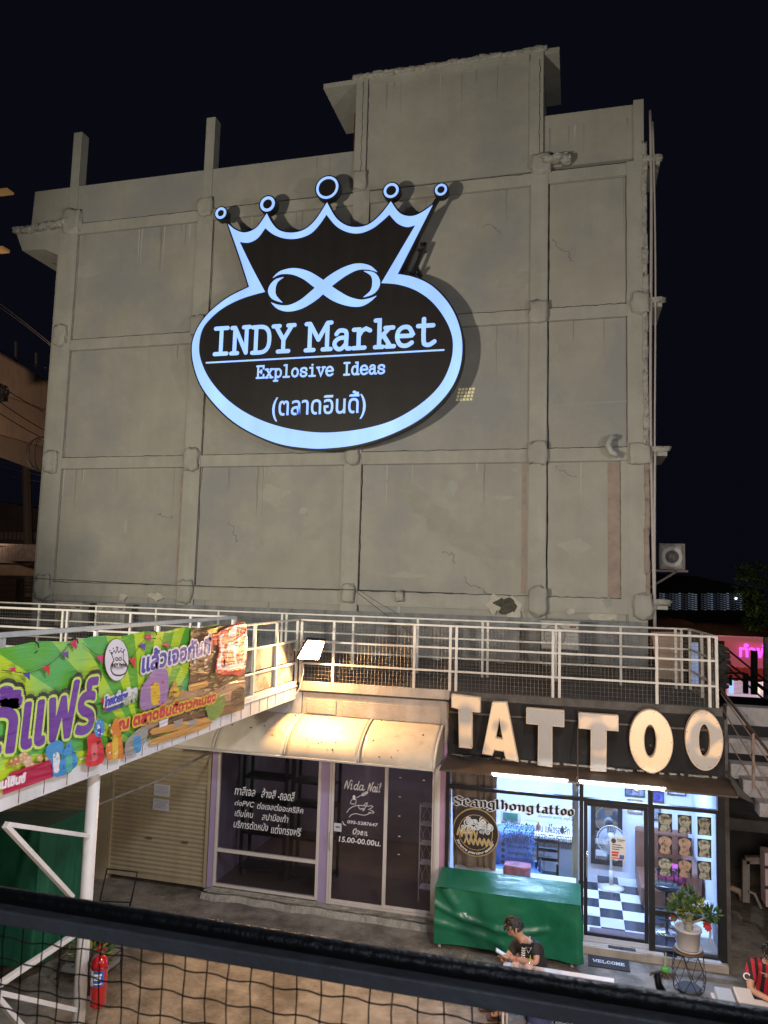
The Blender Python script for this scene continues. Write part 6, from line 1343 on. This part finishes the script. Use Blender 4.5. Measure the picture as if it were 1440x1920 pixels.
J1['knL'] = Vector((-.88, 9.86, zk)); J1['knR'] = Vector((-.93, 10.08, zk)); J1['anL'] = Vector((-.86, 9.82, .09)); J1['anR'] = Vector((-.98, 10.0, .09)); J1['toL'] = Vector((-1.02, 9.78, .045)); J1['toR'] = Vector((-1.14, 9.95, .045))
shirt1 = M('black_shirt', (.016, .016, .019), .75, var=.2)
p1, L1 = person('seated young man in a black shirt looking down at a phone', J1, (-.88, -.22, -.42), shirt1, M('grey_trousers', (.045, .042, .042), .85, var=.2), (J1['pelvis'].x, 9.95, 0))
# badge marks and stripes on the shirt
w = MB(); sh = J1['shL']
for k_ in range(6): q = J_(978-k_*.2, 1777+k_*4.2, 9.74); w.tube([q, q+Vector((.025, 0, -.012)), q+Vector((.045, .0, .002))], .006, 5)
q = J_(991, 1777, 9.68); w.tube([q+Vector((-.035, 0, .0)), q+Vector((.035, 0, .0)), q+Vector((0, -.004, -.06))], .005, 5, closed=True)
for dx in (0, .012): q = J_(992, 1757, 9.70); w.tube([q+Vector((dx, .02, 0)), q+Vector((dx, -.0, -.08))], .0025, 4)
part('shirt_print', w, wht, p1, True)
ph = thing('phone', 'phone held in the hand of the seated man in black', 'phone', J1['paL'])
c = Vector(J1['paL'])+Vector((-.055, .02, .02)); w = MB(); w.obox(c, (.15, .075, .010), (R(8), R(28), R(10))); part('case', w, M('phone_case', (.4, .3, .2), .4), ph)
w = MB(); w.obox(c+Vector((.003, 0, .0065)), (.135, .066, .002), (R(8), R(28), R(10))); part('screen', w, M('phone_screen', (.2, .25, .3), .2, emis=(.6, .75, 1), es=.5), ph)
stl = MB(); sq = J1['pelvis']; stl.lathe((sq.x+.02, sq.y, 0), [(.17, 0), (.15, .36), (.16, .40), (0, .41)], 20); solo('plastic_stool', stl, M('stool_plastic', (.06, .08, .2), .5), 'low dark plastic stool under the seated man in black', 'stool')
# person two
X2 = P(1440, 1800, Y=9.95)
b2 = Vector((X2.x+.02, 9.95, 0))
J2 = {'pelvis': b2+Vector((.05, .22, .52)), 'spine': b2+Vector((.03, .17, .74)), 'chest': b2+Vector((.0, .05, .95)), 'neck0': b2+Vector((0, .0, 1.06)), 'neck': b2+Vector((0, -.04, 1.10)), 'head': b2+Vector((.0, -.09, 1.17)), 'crown': b2+Vector((0, -.10, 1.29)),
      'shL': b2+Vector((.19, .03, 1.0)), 'elL': b2+Vector((.27, -.15, .80)), 'wrL': b2+Vector((.10, -.32, .79)), 'paL': b2+Vector((.03, -.36, .79)), 'shR': b2+Vector((-.19, .03, 1.0)), 'elR': b2+Vector((-.25, -.16, .80)), 'wrR': b2+Vector((-.06, -.32, .79)), 'paR': b2+Vector((.01, -.33, .80)),
      'hipL': b2+Vector((.12, .18, .50)), 'hipR': b2+Vector((-.08, .18, .50)), 'knL': b2+Vector((.14, -.25, .50)), 'knR': b2+Vector((-.10, -.25, .50)), 'anL': b2+Vector((.14, -.2, .09)), 'anR': b2+Vector((-.1, -.2, .09)), 'toL': b2+Vector((.15, -.35, .045)), 'toR': b2+Vector((-.12, -.35, .045))}
jm = bpy.data.materials.new('red_black_jersey'); jm.use_nodes = True; n = jm.node_tree.nodes; l = jm.node_tree.links; wv_ = n.new('ShaderNodeTexWave'); wv_.inputs['Scale'].default_value = 4.2; wv_.inputs['Distortion'].default_value = .5; tc = n.new('ShaderNodeTexCoord'); l.new(tc.outputs['Object'], wv_.inputs[0])
rp = n.new('ShaderNodeValToRGB'); rp.color_ramp.interpolation = 'CONSTANT'; rp.color_ramp.elements[0].color = (.012, .010, .012, 1); rp.color_ramp.elements[1].color = (.42, .015, .03, 1); rp.color_ramp.elements[1].position = .5; l.new(wv_.outputs[0], rp.inputs[0]); l.new(rp.outputs[0], n['Principled BSDF'].inputs['Base Color']); n['Principled BSDF'].inputs['Roughness'].default_value = .8
p2, L2 = person('person in a red and black striped jersey at the right edge', J2, (-.2, -.75, -.6), jm, M('dark_trousers', (.02, .02, .024), .85), (b2.x, 10.1, 0))
w = MB(); q = J2['shR'].lerp(J2['elR'], .45)+Vector((-.055, -.055, .01)); w.lathe((q.x, q.y, q.z), [(.04, 0), (.04, .004)], 20, 'y'); bd2 = part('sleeve_badge', w, wht, p2)
w = MB(); w.lathe((q.x, q.y-.005, q.z), [(.028, 0), (.028, .003)], 16, 'y'); part('badge_mark', w, MATS['print_ink'], bd2)
stl = MB(); sq = J2['pelvis']; stl.lathe((sq.x, sq.y, 0), [(.17, 0), (.15, .36), (.16, .40), (0, .41)], 20); solo('plastic_stool', stl, MATS['stool_plastic'], 'low dark plastic stool under the person in the striped jersey', 'stool')
# things on table two
for i, (dx, m_, lab, h_) in enumerate(((.0, M('box_lid_blue', (.45, .52, .62), .4), 'pale blue box at the left end of the right table', .10), (.20, whiteT, 'white foam box beside the pale blue box', .13))):
    w = MB(); w.box(1.53+dx, 1.71+dx, 9.15, 9.66, .741, .741+h_); solo('lunch_box', w, m_, lab, 'box', 'boxes on the right table', bevel=.01)
w = MB(); w.grid(lambda u, v: (1.98+u*.45, 9.2+v*.36, .748+.012*abs(noise.noise(Vector((u*4, v*4, 1))))), 12, 12); solo('paper_sheet', w, paper, 'crumpled white sheet spread on the right table', 'paper')
# drinks in plastic bags
clear = glassmat('clear_plastic', (.97, .95, .95), 1.0)
milk = M('pink_milk', (.70, .52, .46), .4, var=.2, scale=10)
for i, (x, y, col, lab) in enumerate(((967, 1816, (.6, .03, .06), 'left iced drink in a plastic bag with red straw'), (992, 1818, (.35, .55, .05), 'right iced drink in a plastic bag with green straw'))):
    q = P(x, y, Y=9.45); t = thing('drink_cup', lab, 'drink', (q.x, 9.45, .741), 'bagged drinks on the table')
    w = MB(); w.lathe((q.x, 9.45, .742), [(0, 0), (.032, 0), (.045, .12), (.0, .12)], 18); part('drink', w, milk, t, True)
    w = MB(); w.lathe((q.x, 9.45, .741), [(.034, 0), (.049, .14), (.052, .145), (.030, .175), (.012, .18)], 18); part('cup', w, clear, t, True)
    w = MB(); w.tube([(q.x, 9.45, .80), (q.x+.015, 9.45, .97)], .005, 6); part('straw', w, PM('straw%d' % i, col), t)
    w = MB(); w.grid(lambda u, v: (q.x+(.062+.02*noise.noise(Vector((u*9, v*3, i)))+.015*v)*math.cos(u*6.283), 9.45+(.062+.02*noise.noise(Vector((u*7, v*3, i+5)))+.015*v)*math.sin(u*6.283), .743+v*.20+.02*math.sin(u*25)*v), 40, 8); part('bag', w, M('bag_film', (.62, .50, .50), .3, var=.1) if False else clear, t, True)
w = MB(); q = P(1012, 1822, Y=9.42); w.lump((q.x, 9.42, .775), (.17, .12, .07), .25, 4, 5); solo('plastic_bag', w, M('pink_bag', (.55, .38, .40), .35, var=.3, scale=20), 'crumpled pinkish plastic bag next to the drinks', 'bag', smooth=True)

# ================================================================== BACK OF THE DECK
def ac_unit(label, x, y, z, s=1.0):
    t = thing('air_conditioner', label, 'air conditioner', (x, y, z), 'outdoor air conditioner units')
    w = MB(); w.box(x-.42*s, x+.42*s, y-.16, y+.16, z, z+.62*s); part('casing', w, M('ac_casing', (.42, .40, .35), .6, var=.12, dirt=(.22, .18, .13), dscale=4, dthr=.6), t, bevel=.012)
    w = MB(); w.box(x-.45*s, x+.45*s, y-.18, y+.18, z+.62*s, z+.65*s); part('top_cover', w, MATS['ac_casing'], t)
    w = MB(); w.lathe((x-.12*s, y-.155, z+.31*s), [(.25*s, 0), (.25*s, .012), (.23*s, .012), (.23*s, 0)], 28, 'y')
    for k_ in range(7): w.tube([(x-.12*s+.032*(k_+1)*s*math.cos(a), y-.172, z+.31*s+.032*(k_+1)*s*math.sin(a)) for a in [2*math.pi*q/22 for q in range(22)]], .003, 3, closed=True)
    part('grille', w, M('ac_grille', (.20, .18, .15), .6), t)
    w = MB(); w.lathe((x-.12*s, y-.150, z+.31*s), [(.22*s, -.004), (.22*s, 0)], 24, 'y'); part('fan_recess', w, black, t)
    w = MB(); w.lathe((x-.12*s, y-.175, z+.31*s), [(.05*s, 0), (.04*s, .01)], 14, 'y'); part('hub', w, MATS['ac_casing'], t)
    w = MB(); w.box(x+.22*s, x+.36*s, y-.168, y-.162, z+.50*s, z+.54*s); part('label_strip', w, M('ac_label', (.2, .03, .03), .5), t)
    return t
for (x, y, lab) in ((P(135, 1150, Y=17.9).x, 17.9, 'leftmost air conditioner against the foot of the blank wall'), (P(215, 1150, Y=17.9).x, 17.9, 'air conditioner right of the leftmost one at the wall foot'), (P(1050, 1175, Y=17.9).x, 17.9, 'air conditioner near the right end of the wall foot')):
    ac_unit(lab, x, y, 3.95, 1.0)
# lower roof the units stand on
w = MB(); w.box(-16, 1.9, DY1+.3, WY, 3.3, 3.55); lr_ = solo('rear_roof', w, deckm, 'dark flat roof between the deck and the blank wall', 'roof')
for x in (P(135, 1150, Y=17.9).x, P(215, 1150, Y=17.9).x, P(1050, 1175, Y=17.9).x): w = MB(); w.box(x-.4, x+.4, 17.75, 18.05, 3.55, 3.95); part('plinth', w, darkc, lr_)
w = MB(); w.box(-15, 1.6, WY-.09, WY-.02, 3.6, 4.62); o = solo('low_wall_band', w, M('grey_band', (.24, .245, .235), .9, var=.3, streak=.35), 'darker grey painted band along the foot of the blank wall', 'wall')
for i in range(9):
    w = MB(); x = P(700+i*40, 1175, Y=17.6).x; w.box(x-.09, x+.09, 17.5, 17.55, 3.58, 4.5); solo('steel_post', w, M('grey_post', (.20, .20, .19), .7, var=.3), '%s grey post behind the rear railing, counted from the left' % ['first', 'second', 'third', 'fourth', 'fifth', 'sixth', 'seventh', 'eighth', 'ninth'][i], 'post', 'posts behind the rear railing') if i in (0, 2, 3, 6) else None
# wall bracket AC at the right edge, seen end on
t = thing('air_conditioner', 'old air conditioner on a bracket off the right wall edge', 'air conditioner', (2.2, 19.4, 5.9), 'outdoor air conditioner units')
a, b_ = P(1238, 1066, Y=19.2), P(1282, 1022, Y=19.2)
w = MB(); w.box(a.x, b_.x, 19.2, 19.6, a.z, b_.z); part('casing', w, M('ac_old', (.25, .23, .20), .7, var=.3), t)
w = MB(); frame(w, a.x-.02, b_.x+.02, a.z-.02, b_.z+.03, .05, 19.14, 19.2); part('guard_frame', w, M('old_steel', (.18, .15, .13), .7, .3), t)
cx, cz = (a.x+b_.x)/2, (a.z+b_.z)/2; w = MB(); octo = circ(cx, cz, .26, 8); vs, fs = shape([octo, circ(cx, cz, .16, 24)], FY(19.19), 0, .02); w.add(vs, fs); part('front_plate', w, M('ac_plate', (.38, .37, .35), .6, var=.25), t)
w = MB(); w.lathe((cx, 19.19, cz), [(.16, 0), (.16, -.02)], 24, 'y'); part('fan_recess', w, black, t)
w = MB(); 
for k_ in range(4): w.tube([(cx+.035*(k_+1)*math.cos(q), 19.17, cz+.035*(k_+1)*math.sin(q)) for q in [k*.3 for k in range(21)]], .005, 4, closed=True)
w.lump((cx, 19.16, cz), (.13, .04, .13), .3, 3, 3); part('fan_guard', w, MATS['old_steel'], t)
w = MB(); w.bar((1.62, 19.3, a.z-.05), (b_.x+.1, 19.3, a.z-.05), .05); w.bar((1.62, 19.3, a.z-.55), (cx+.1, 19.3, a.z-.07), .05); part('wall_bracket', w, MATS['old_steel'], t)
# peach wall and lit strip behind the deck end
w = MB(); q = [P(1222, 1185, Y=16.5), P(1275, 1185, Y=16.5), P(1275, 1292, Y=16.5), P(1235, 1292, Y=16.5)]; w.prism(q, (0, .15, 0)); solo('peach_wall', w, M('peach_wall', (.42, .27, .18), .8, streak=.2), 'small peach plastered wall behind the right end of the deck', 'wall')
w = MB(); a = P(1297, 1205, Y=17); b_ = P(1310, 1285, Y=17); w.box(a.x, b_.x, 17, 17.1, b_.z, a.z); solo('lit_doorway', w, M('lit_blue', (.3, .4, .6), .6, emis=(.35, .5, 1), es=.35), 'narrow pale blue lit doorway behind the railing corner', 'doorway')
# long building floor right of the wall
w = MB(); w.box(2.2, 9, 14.6, 26, 1.2, 1.4); solo('side_roof', w, deckm, 'low dark roof right of the deck, before the pink shop', 'roof')

# ---- stairs at the right
stg = thing('concrete_stairs', 'open stair of pale worn concrete treads going down at the right edge', 'stairs', (2.6, 11.5, 0))
tread = M('worn_white_concrete', (.27, .25, .235), .85, var=.2, scale=4, bump=.2, dirt=(.06, .055, .05), dscale=3.5, dthr=.56)
sps = ((1362, 1324, 1358, 2.25), (1366, 1384, 1412, 0), (1370, 1432, 1460, 0), (1393, 1462, 1494, 0), (1424, 1506, 1532, 0))
for k_, (x, ya, yb, _) in enumerate(sps):
    Yk = 12.6-k_*.30; a = P(x, ya, Y=Yk); b_ = P(x, yb, Y=Yk)
    w = MB(); w.box(a.x, a.x+2.6, Yk, Yk+.30, b_.z, a.z); part('tread', w, tread, stg, bevel=.012)
w = MB(); w.bar(P(1350, 1290, Y=12.6), P(1450, 1422, Y=11.4), .03); part('handrail', w, M('rusty_iron', (.06, .04, .03), .8), stg)
for y0_, y1_ in ((1325, 1490), (1365, 1530), (1300, 1440)):
    w = MB(); w.tube([P(1352, y0_, Y=12.55), P(1450, y1_, Y=11.3)], .010, 6); part('guard_bar', w, M('rust_pipe', (.22, .15, .11), .7, var=.4, scale=9), stg)
w = MB(); w.bar(P(1412, 1375, Y=11.7), P(1413, 1478, Y=11.7), .032); part('newel', w, M('rust_pipe', (.22, .15, .11), .7), stg)
w = MB(); w.prism([P(1388, 1480, Y=12.3), P(1430, 1500, Y=12.0), P(1430, 1528, Y=12.0), P(1440, 1530, Y=12.0), P(1440, 1495, Y=12.0), P(1400, 1472, Y=12.3)], (.05, .1, 0)); part('stringer_edge', w, M('peach_edge', (.35, .27, .2), .8), stg)
# wall of dark sheets under the stairs
w = MB(); w.box(2.16, 6, 16.3, 16.4, 0, 3.0); dw_ = solo('dark_sheet_wall', w, M('dark_sheet', (.045, .042, .040), .8, var=.3, scale=2, bump=.2), 'dark sheet metal wall at the end of the passage beside the tattoo shop', 'wall')
for i in range(4): w = MB(); w.box(2.25+i*.55, 2.72+i*.55, 16.28, 16.3, .1, 1.3 if i % 2 else 2.9); part('sheet_panel', w, MATS['dark_sheet'], dw_)
w = MB(); w.tube([P(1358, 1487+65, Y=15.8), P(1400, 1488+64, Y=15.8), P(1430, 1553, Y=15.8)], .008, 5); part('conduit', w, MATS['rust_pipe'], dw_)
w = MB(); w.tube([P(1358, 1664, Y=13.6), P(1374, 1666, Y=13.6), P(1388, 1672, Y=13.6), P(1392, 1688, Y=13.6)], [.02, .05, .055, .05], 10); solo('waste_pipe', w, M('pipe_tan', (.30, .23, .16), .6, var=.3), 'fat tan bent waste pipe low beside the shop corner', 'pipe', smooth=True)
t = thing('angle_stand', 'pale steel angle stand in the passage under the stairs', 'stand', P(1398, 1690, Y=13.2))
a = P(1398, 1612, Y=13.2); b_ = P(1398, 1690, Y=13.2); c = P(1430, 1612, Y=13.2)
for p_, q_, wd in ((a, b_, .10), (a, c, .10)): w = MB(); w.bar(p_, q_, wd); part('member', w, M('frame_tan', (.20, .17, .14), .7, var=.25), t)
w = MB(); w.tube([P(1404, 1672, Y=12.9), P(1415, 1676, Y=12.9), P(1428, 1704, Y=12.8)], .022, 8); part('tube', w, MATS['frame_tan'], t, True)
w = MB(); a = P(1434, 1600, Y=12.2); b_ = P(1434, 1700, Y=12.2); w.box(a.x, a.x+.4, 12.2, 12.5, b_.z, a.z); o = solo('crate_stack', w, M('pinkish_crate', (.36, .27, .25), .7), 'pinkish stacked boxes cut off by the right edge', 'crates')
for k_ in range(2): w = MB(); w.box(a.x-.01, a.x+.41, 12.19, 12.2, b_.z+.25+k_*.28, b_.z+.29+k_*.28); part('gap', w, black, o)

# ---- pink shop upstairs
pk = thing('pink_shop', 'pink lit upstairs shop with purple neon Thai letters', 'shop', (6, 30, 0))
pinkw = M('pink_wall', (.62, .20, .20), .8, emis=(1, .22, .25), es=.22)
def pq(x, y, Y=30): return P(x, y, Y=Y)
a = pq(1360, 1202); b_ = pq(1462, 1310); w = MB(); w.box(a.x, b_.x+2, 30, 30.2, b_.z, a.z); part('wall', w, pinkw, pk)
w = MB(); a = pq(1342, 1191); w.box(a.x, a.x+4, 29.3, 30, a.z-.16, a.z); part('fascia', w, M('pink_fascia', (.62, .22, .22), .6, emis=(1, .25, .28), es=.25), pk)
w = MB(); a = pq(1358, 1250, 29.8); b_ = pq(1462, 1264, 29.8)
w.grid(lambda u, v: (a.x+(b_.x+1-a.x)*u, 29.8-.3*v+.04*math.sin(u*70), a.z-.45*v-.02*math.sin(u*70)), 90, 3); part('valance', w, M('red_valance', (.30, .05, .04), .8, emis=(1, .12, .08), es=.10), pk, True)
a = pq(1362, 1264, 29.95); b_ = pq(1462, 1305, 29.95)
w = MB(); w.box(a.x, b_.x+1, 29.93, 29.95, b_.z-.1, a.z); part('lit_window', w, M('lit_window', (.6, .5, .65), .5, var=.4, scale=3, emis=(1, .72, .90), es=.55), pk)
w = MB()
for k_ in range(14): z = b_.z+k_*.045; w.box(a.x, a.x+1.0, 29.91, 29.92, z, z+.012)
part('grille', w, M('pink_grille', (.4, .12, .16), .6), pk, kind='stuff')
for x in (1366, 1371, 1420, 1431): q = pq(x, 1264, 29.9); w = MB(); w.box(q.x, q.x+.07, 29.88, 29.9, b_.z, q.z); part('light_strip', w, M('strip_blue', (.4, .6, 1), .5, emis=(.35, .6, 1) if x < 1400 else (1, .9, .6), es=1.1) if x < 1400 else M('strip_warm', (1, .9, .7), .5, emis=(1, .85, .55), es=1.1), pk)
nm_ = M('neon_purple', (.5, .1, .8), .5, emis=(.62, .08, 1.0), es=1.9)
a = pq(1386, 1232, 29.85); b_ = pq(1452, 1234, 29.85); t_ = pq(1386, 1206, 29.85)
text('ทำฟัน', FY(29.85), a.x, a.z, b_.x+.15, t_.z, .03, nm_, pk, .03, 0, 'neon_letters')
t = thing('steel_gantry', 'black steel posts and rails in front of the pink shop', 'railing', pq(1400, 1300, 24))
for x, ya, yb, wd in ((1414, 1220, 1302, .16), (1398, 1262, 1300, .13), (1370, 1265, 1285, .07), (1436, 1195, 1310, .12)):
    w = MB(); a = P(x, ya, Y=24); b_ = P(x, yb, Y=24); w.bar(a, b_, wd); part('post', w, black if x < 1430 else M('gantry_grey', (.2, .18, .17), .7), t)
for (xa, ya, xb, yb) in ((1348, 1271, 1436, 1276), (1360, 1262, 1395, 1262), (1345, 1235, 1440, 1318), (1345, 1228, 1440, 1300), (1358, 1213, 1440, 1280), (1395, 1262, 1440, 1296)):
    w = MB(); w.tube([P(xa, ya, Y=22), P(xb, yb, Y=22)], .028, 6); part('rail', w, black, t)
w = MB()
for k_ in range(16): q = P(1352+random.uniform(-9, 9), 1212+k_*5, Y=20); w.lump(q, (.22, .2, .10), .3, k_, 2)
solo('cable_bundle', w, darkc, 'tangled dark meters and cables beside the pink shop', 'cables')
# ---- far things on the right
w = MB(); a = P(1215, 1062, Y=45); b_ = P(1395, 1150, Y=45)
w.prism([(a.x, 45, 0), (b_.x+1, 45, 0), (b_.x+1, 45, P(1395, 1106, Y=45).z), (a.x+2.5, 45, P(1300, 1080, Y=45).z), (a.x, 45, P(1215, 1075, Y=45).z)], (0, 12, 0)); hb = solo('dark_hall', w, M('far_dark', (.02, .018, .022), .9), 'dark low hall with a row of dimly lit louvres', 'building')
for k_ in range(26):
    if k_ == 12: continue
    q = P(1236+k_*6, 1112+(k_ % 3), Y=44.9); es = [.09, .03, .16, .06, .02][(k_*7) % 5]*(1.5 if k_ in (9, 10, 25) else 1)
    w = MB()
    for s in range(8): w.box(q.x, q.x+.13, 44.88, 44.9, q.z-s*.12-.05, q.z-s*.12)
    part('louvre', w, M('louvre_%d' % int(es*1000), (.05, .055, .07), .5, emis=(.6, .75, 1), es=es), hb, kind='stuff')
w = MB(); q = P(1380, 1122, Y=44.8); w.lathe(q, [(.06, 0), (.06, .02)], 12, 'y'); part('bright_lamp', w, M('far_lamp', (1, 1, 1), .5, emis=(.9, .95, 1), es=5), hb)
mud = M('far_mound', (.085, .045, .030), .9, var=.4, scale=1.2)
for k_, (x, y, sx_) in enumerate(((1250, 1168, 3.4), (1325, 1176, 4.4), (1395, 1180, 3.6))):
    q = P(x, y, Y=38); w = MB(); w.lump((q.x, 38.5, q.z-1.0), (sx_, 3, 2.2), .12, k_, 7); solo('earth_mound', w, mud, 'dim brown mound behind the railings, %s of three' % ['leftmost', 'middle', 'rightmost'][k_], 'mound', 'dim mounds beyond the deck', smooth=True)
lamp('mound_fill', 'POINT', (5.5, 33, 5.2), (5, 38, 3), 50, (1, .55, .35), .3)  # small added light for the mounds, no fixture there
tr = thing('leafy_tree', 'dark leafy tree above the pink shop at the right edge', 'tree', (8.2, 36, 0))
w = MB(); w.tube([(8.3, 36, 0), (8.2, 36, 2.5), (8.3, 36, 4.5), (8.1, 36, 6)], [.16, .13, .09, .04], 8)
for k_ in range(7): a = k_*.9; w.tube([(8.25, 36, 3+k_*.4), (8.25+math.cos(a)*.8, 36+math.sin(a)*.6, 3.7+k_*.42)], [.05, .02], 5)
part('trunk', w, M('bark', (.06, .045, .03), .9), tr)
for k_, (x, y, rx_, rz_) in enumerate(((1400, 1095, .55, .5), (1425, 1075, .55, .45), (1440, 1110, .8, .7), (1410, 1130, .55, .5), (1420, 1165, .5, .4), (1450, 1150, .8, .8), (1396, 1072, .28, .25))):
    q = P(x, y, Y=35.5+.3*(k_ % 3)); leaves('foliage', tr, q, (rx_, .6, rz_), 170, .20, [leafg, leafd], 200+k_, up_=-.2)
lamp('tree_fill', 'POINT', (6.9, 33.2, 4.0), (8, 36, 5), 14, (.9, .85, .5), .3)  # added light that lifts the tree foliage, without a fixture
# ---- far things on the left
via = thing('viaduct', 'orange-lit concrete viaduct crossing behind the left edge of the building', 'bridge', (-37, 42, 12))
vm = M('viaduct_concrete', (.34, .27, .22), .9, var=.2, scale=.3, streak=.2)
def vq(x, y, Y): return P(x, y, Y=Y)
def slabq(pts, vec, nm, m_=vm): w = MB(); w.prism([vq(x, y, Y) for x, y, Y in pts], vec); part(nm, w, m_, via)
slabq([(-30, 648, 38), (100, 724, 44), (98, 772, 44), (-30, 728, 38)], (0, 1.2, 0), 'parapet')
slabq([(-30, 729, 38.3), (98, 773, 44.3), (96, 842, 44.3), (-30, 806, 38.3)], (0, 4, 0), 'girder')
slabq([(-30, 807, 39), (96, 843, 45), (94, 892, 45), (-30, 846, 39)], (0, 6, 0), 'girder', M('viaduct_under', (.22, .18, .15), .9))
for x in (52, 64): w = MB(); w.bar(vq(x, 690+(x-50)*.5, 40.9+x*.02), vq(x-3, 752, 40.9+x*.02), .12); part('rib', w, vm, via)
for x in (30, 68): w = MB(); w.bar(vq(x, 640 if x == 30 else 662, 41), vq(x, 690, 41), .12); solo('light_mast', w, M('mast_grey', (.06, .055, .055), .7), 'thin dark mast on the viaduct, %s one' % ('left' if x == 30 else 'right'), 'mast', 'masts on the viaduct')
w = MB(); w.lump(vq(4, 738, 36), (.7, .5, .9), .3, 2, 3); solo('signal_box', w, black, 'dark fixture clipped by the left edge before the viaduct', 'fixture')
w = MB()
for k_ in range(7): w.tube([vq(80, 852, 35)+Vector((.9*math.cos(q)*math.cos(k_*.45), .9*math.cos(q)*math.sin(k_*.45), .9*math.sin(q)*1.1)) for q in [k*.4 for k in range(16)]], .02, 4, closed=True)
solo('cable_coil', w, black, 'coil of dark cable hanging beside the building edge under the viaduct', 'cable')
# footbridge
fb = thing('footbridge', 'pedestrian bridge with a dim white balustrade at the far left', 'bridge', (-26, 30, 5))
fbw = M('balustrade', (.20, .17, .16), .7, var=.3, scale=5)
w = MB(); w.bar(vq(-30, 1020, 30), vq(80, 1024, 31), .10); w.bar(vq(-30, 1052, 30), vq(80, 1055, 31), .12); part('rail', w, fbw, fb)
w = MB()
for k_ in range(38): a = vq(-20+k_*2.7, 1021, 30.4); b_ = vq(-20+k_*2.7, 1052, 30.4); w.bar(a, b_, .05)
part('baluster', w, fbw, fb, kind='stuff')
w = MB(); w.prism([vq(-30, 1058, 30), vq(80, 1060, 31), vq(80, 1080, 31), vq(-30, 1078, 30)], (0, 2, 0)); part('deck_edge', w, M('bridge_edge', (.20, .15, .11), .8, var=.2), fb)
for k_ in range(9): a = vq(-20, 1085+k_*8, 27); w = MB(); w.bar(a, vq(80, 1090+k_*8+random.uniform(-5, 5), 28), .06); part('lower_slat', w, M('slat_dim', (.12, .075, .05), .8, var=.4), fb)
w = MB(); w.bar(vq(38, 1085, 26.9), vq(34, 1180, 26.9), .22); part('pier', w, fbw, fb)
# dark shophouse block behind
w = MB(); w.prism([vq(-30, 935, 60), vq(100, 960, 60), vq(100, 1150, 60), vq(-30, 1150, 60)], (0, 8, 0)); fh = solo('far_building', w, M('far_block', (.045, .04, .042), .9, var=.4, scale=.3), 'dim far building under the viaduct at the left edge', 'building')
for k_ in range(12):
    a = vq(-6+k_*8, 998, 59.9); w = MB(); w.box(a.x, a.x+.35, 59.8, 59.9, a.z-.7, a.z); part('arch_panel', w, M('arch_dim', (.12, .11, .115), .8), fh)
w = MB(); w.tube([vq(50, 870, 50), vq(55, 1120, 50)], .35, 8); solo('utility_pole', w, M('pole_dim', (.05, .045, .045), .9), 'dim utility pole against the far building at left', 'pole')
lamp('footbridge_fill', 'POINT', (-24, 27, 9), (0, 0, 0), 300, (1, .7, .5), .4)  # added unseen light to brighten the footbridge
# wires
def wire_(pts, r_, lab, m_=None):
    w = MB(); w.tube(cr([tuple(p) for p in pts], 6), r_, 4); solo('overhead_cable', w, m_ or darkc, lab, 'cable', 'overhead cables at the left', smooth=True)
lit = M('cable_lit', (.30, .22, .16), .7)
wire_([vq(-20, 555, 20), vq(40, 600, 19.5), vq(96, 645, 18.8)], .014, 'upper of the pale cable pair running to the building at left', lit)
wire_([vq(-20, 562, 20), vq(40, 605, 19.5), vq(95, 648, 18.8)], .012, 'lower of the pale cable pair running to the building at left', lit)
for i, (y0_, y1_, lab) in enumerate(((718, 775, 'black cable crossing the upper part of the viaduct'), (748, 810, 'black cable crossing the middle of the viaduct'), (770, 826, 'black cable crossing the lower part of the viaduct'), (655, 690, 'cable grazing the top edge of the viaduct'))):
    wire_([vq(-15, y0_-4, 22), vq(40, (y0_+y1_)/2+2, 21), vq(88, y1_, 20)], .016, lab, black)
for i, (y0_, y1_, lab) in enumerate(((865, 884, 'pale thin cable just below the viaduct'), (872, 892, 'second thin cable below the viaduct'), (888, 904, 'lowest thin cable below the viaduct'))):
    wire_([vq(-15, y0_-3, 22), vq(40, (y0_+y1_)/2+1, 21), vq(80, y1_, 20)], .007, lab, lit)
for i, (pp, lab) in enumerate((([(0, 415, 25), (60, 470, 22), (106, 497, 19)], 'thin cable passing under the corner slab'), ([(60, 1084, 18.2), (350, 1098, 18.2), (640, 1105, 18.2), (850, 1112, 18.0)], 'cable sagging along the beam low on the wall'), ([(662, 1105, 18.2), (740, 1165, 17.5), (810, 1215, 15.0)], 'thin cable running from the wall down to the deck'))):
    wire_([vq(*q) for q in pp], .008, lab, darkc)
for i, (y, lab) in enumerate(((355, 'dim orange beam end at the left edge, upper one'), (464, 'dim orange beam end at the left edge, lower one'))):
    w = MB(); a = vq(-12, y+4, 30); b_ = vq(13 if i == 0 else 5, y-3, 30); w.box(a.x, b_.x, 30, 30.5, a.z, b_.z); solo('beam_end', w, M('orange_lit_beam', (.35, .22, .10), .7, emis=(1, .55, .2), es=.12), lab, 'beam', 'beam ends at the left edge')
w = MB(); w.box(-15.2, -12, 19, 19.1, 2, 4.0);
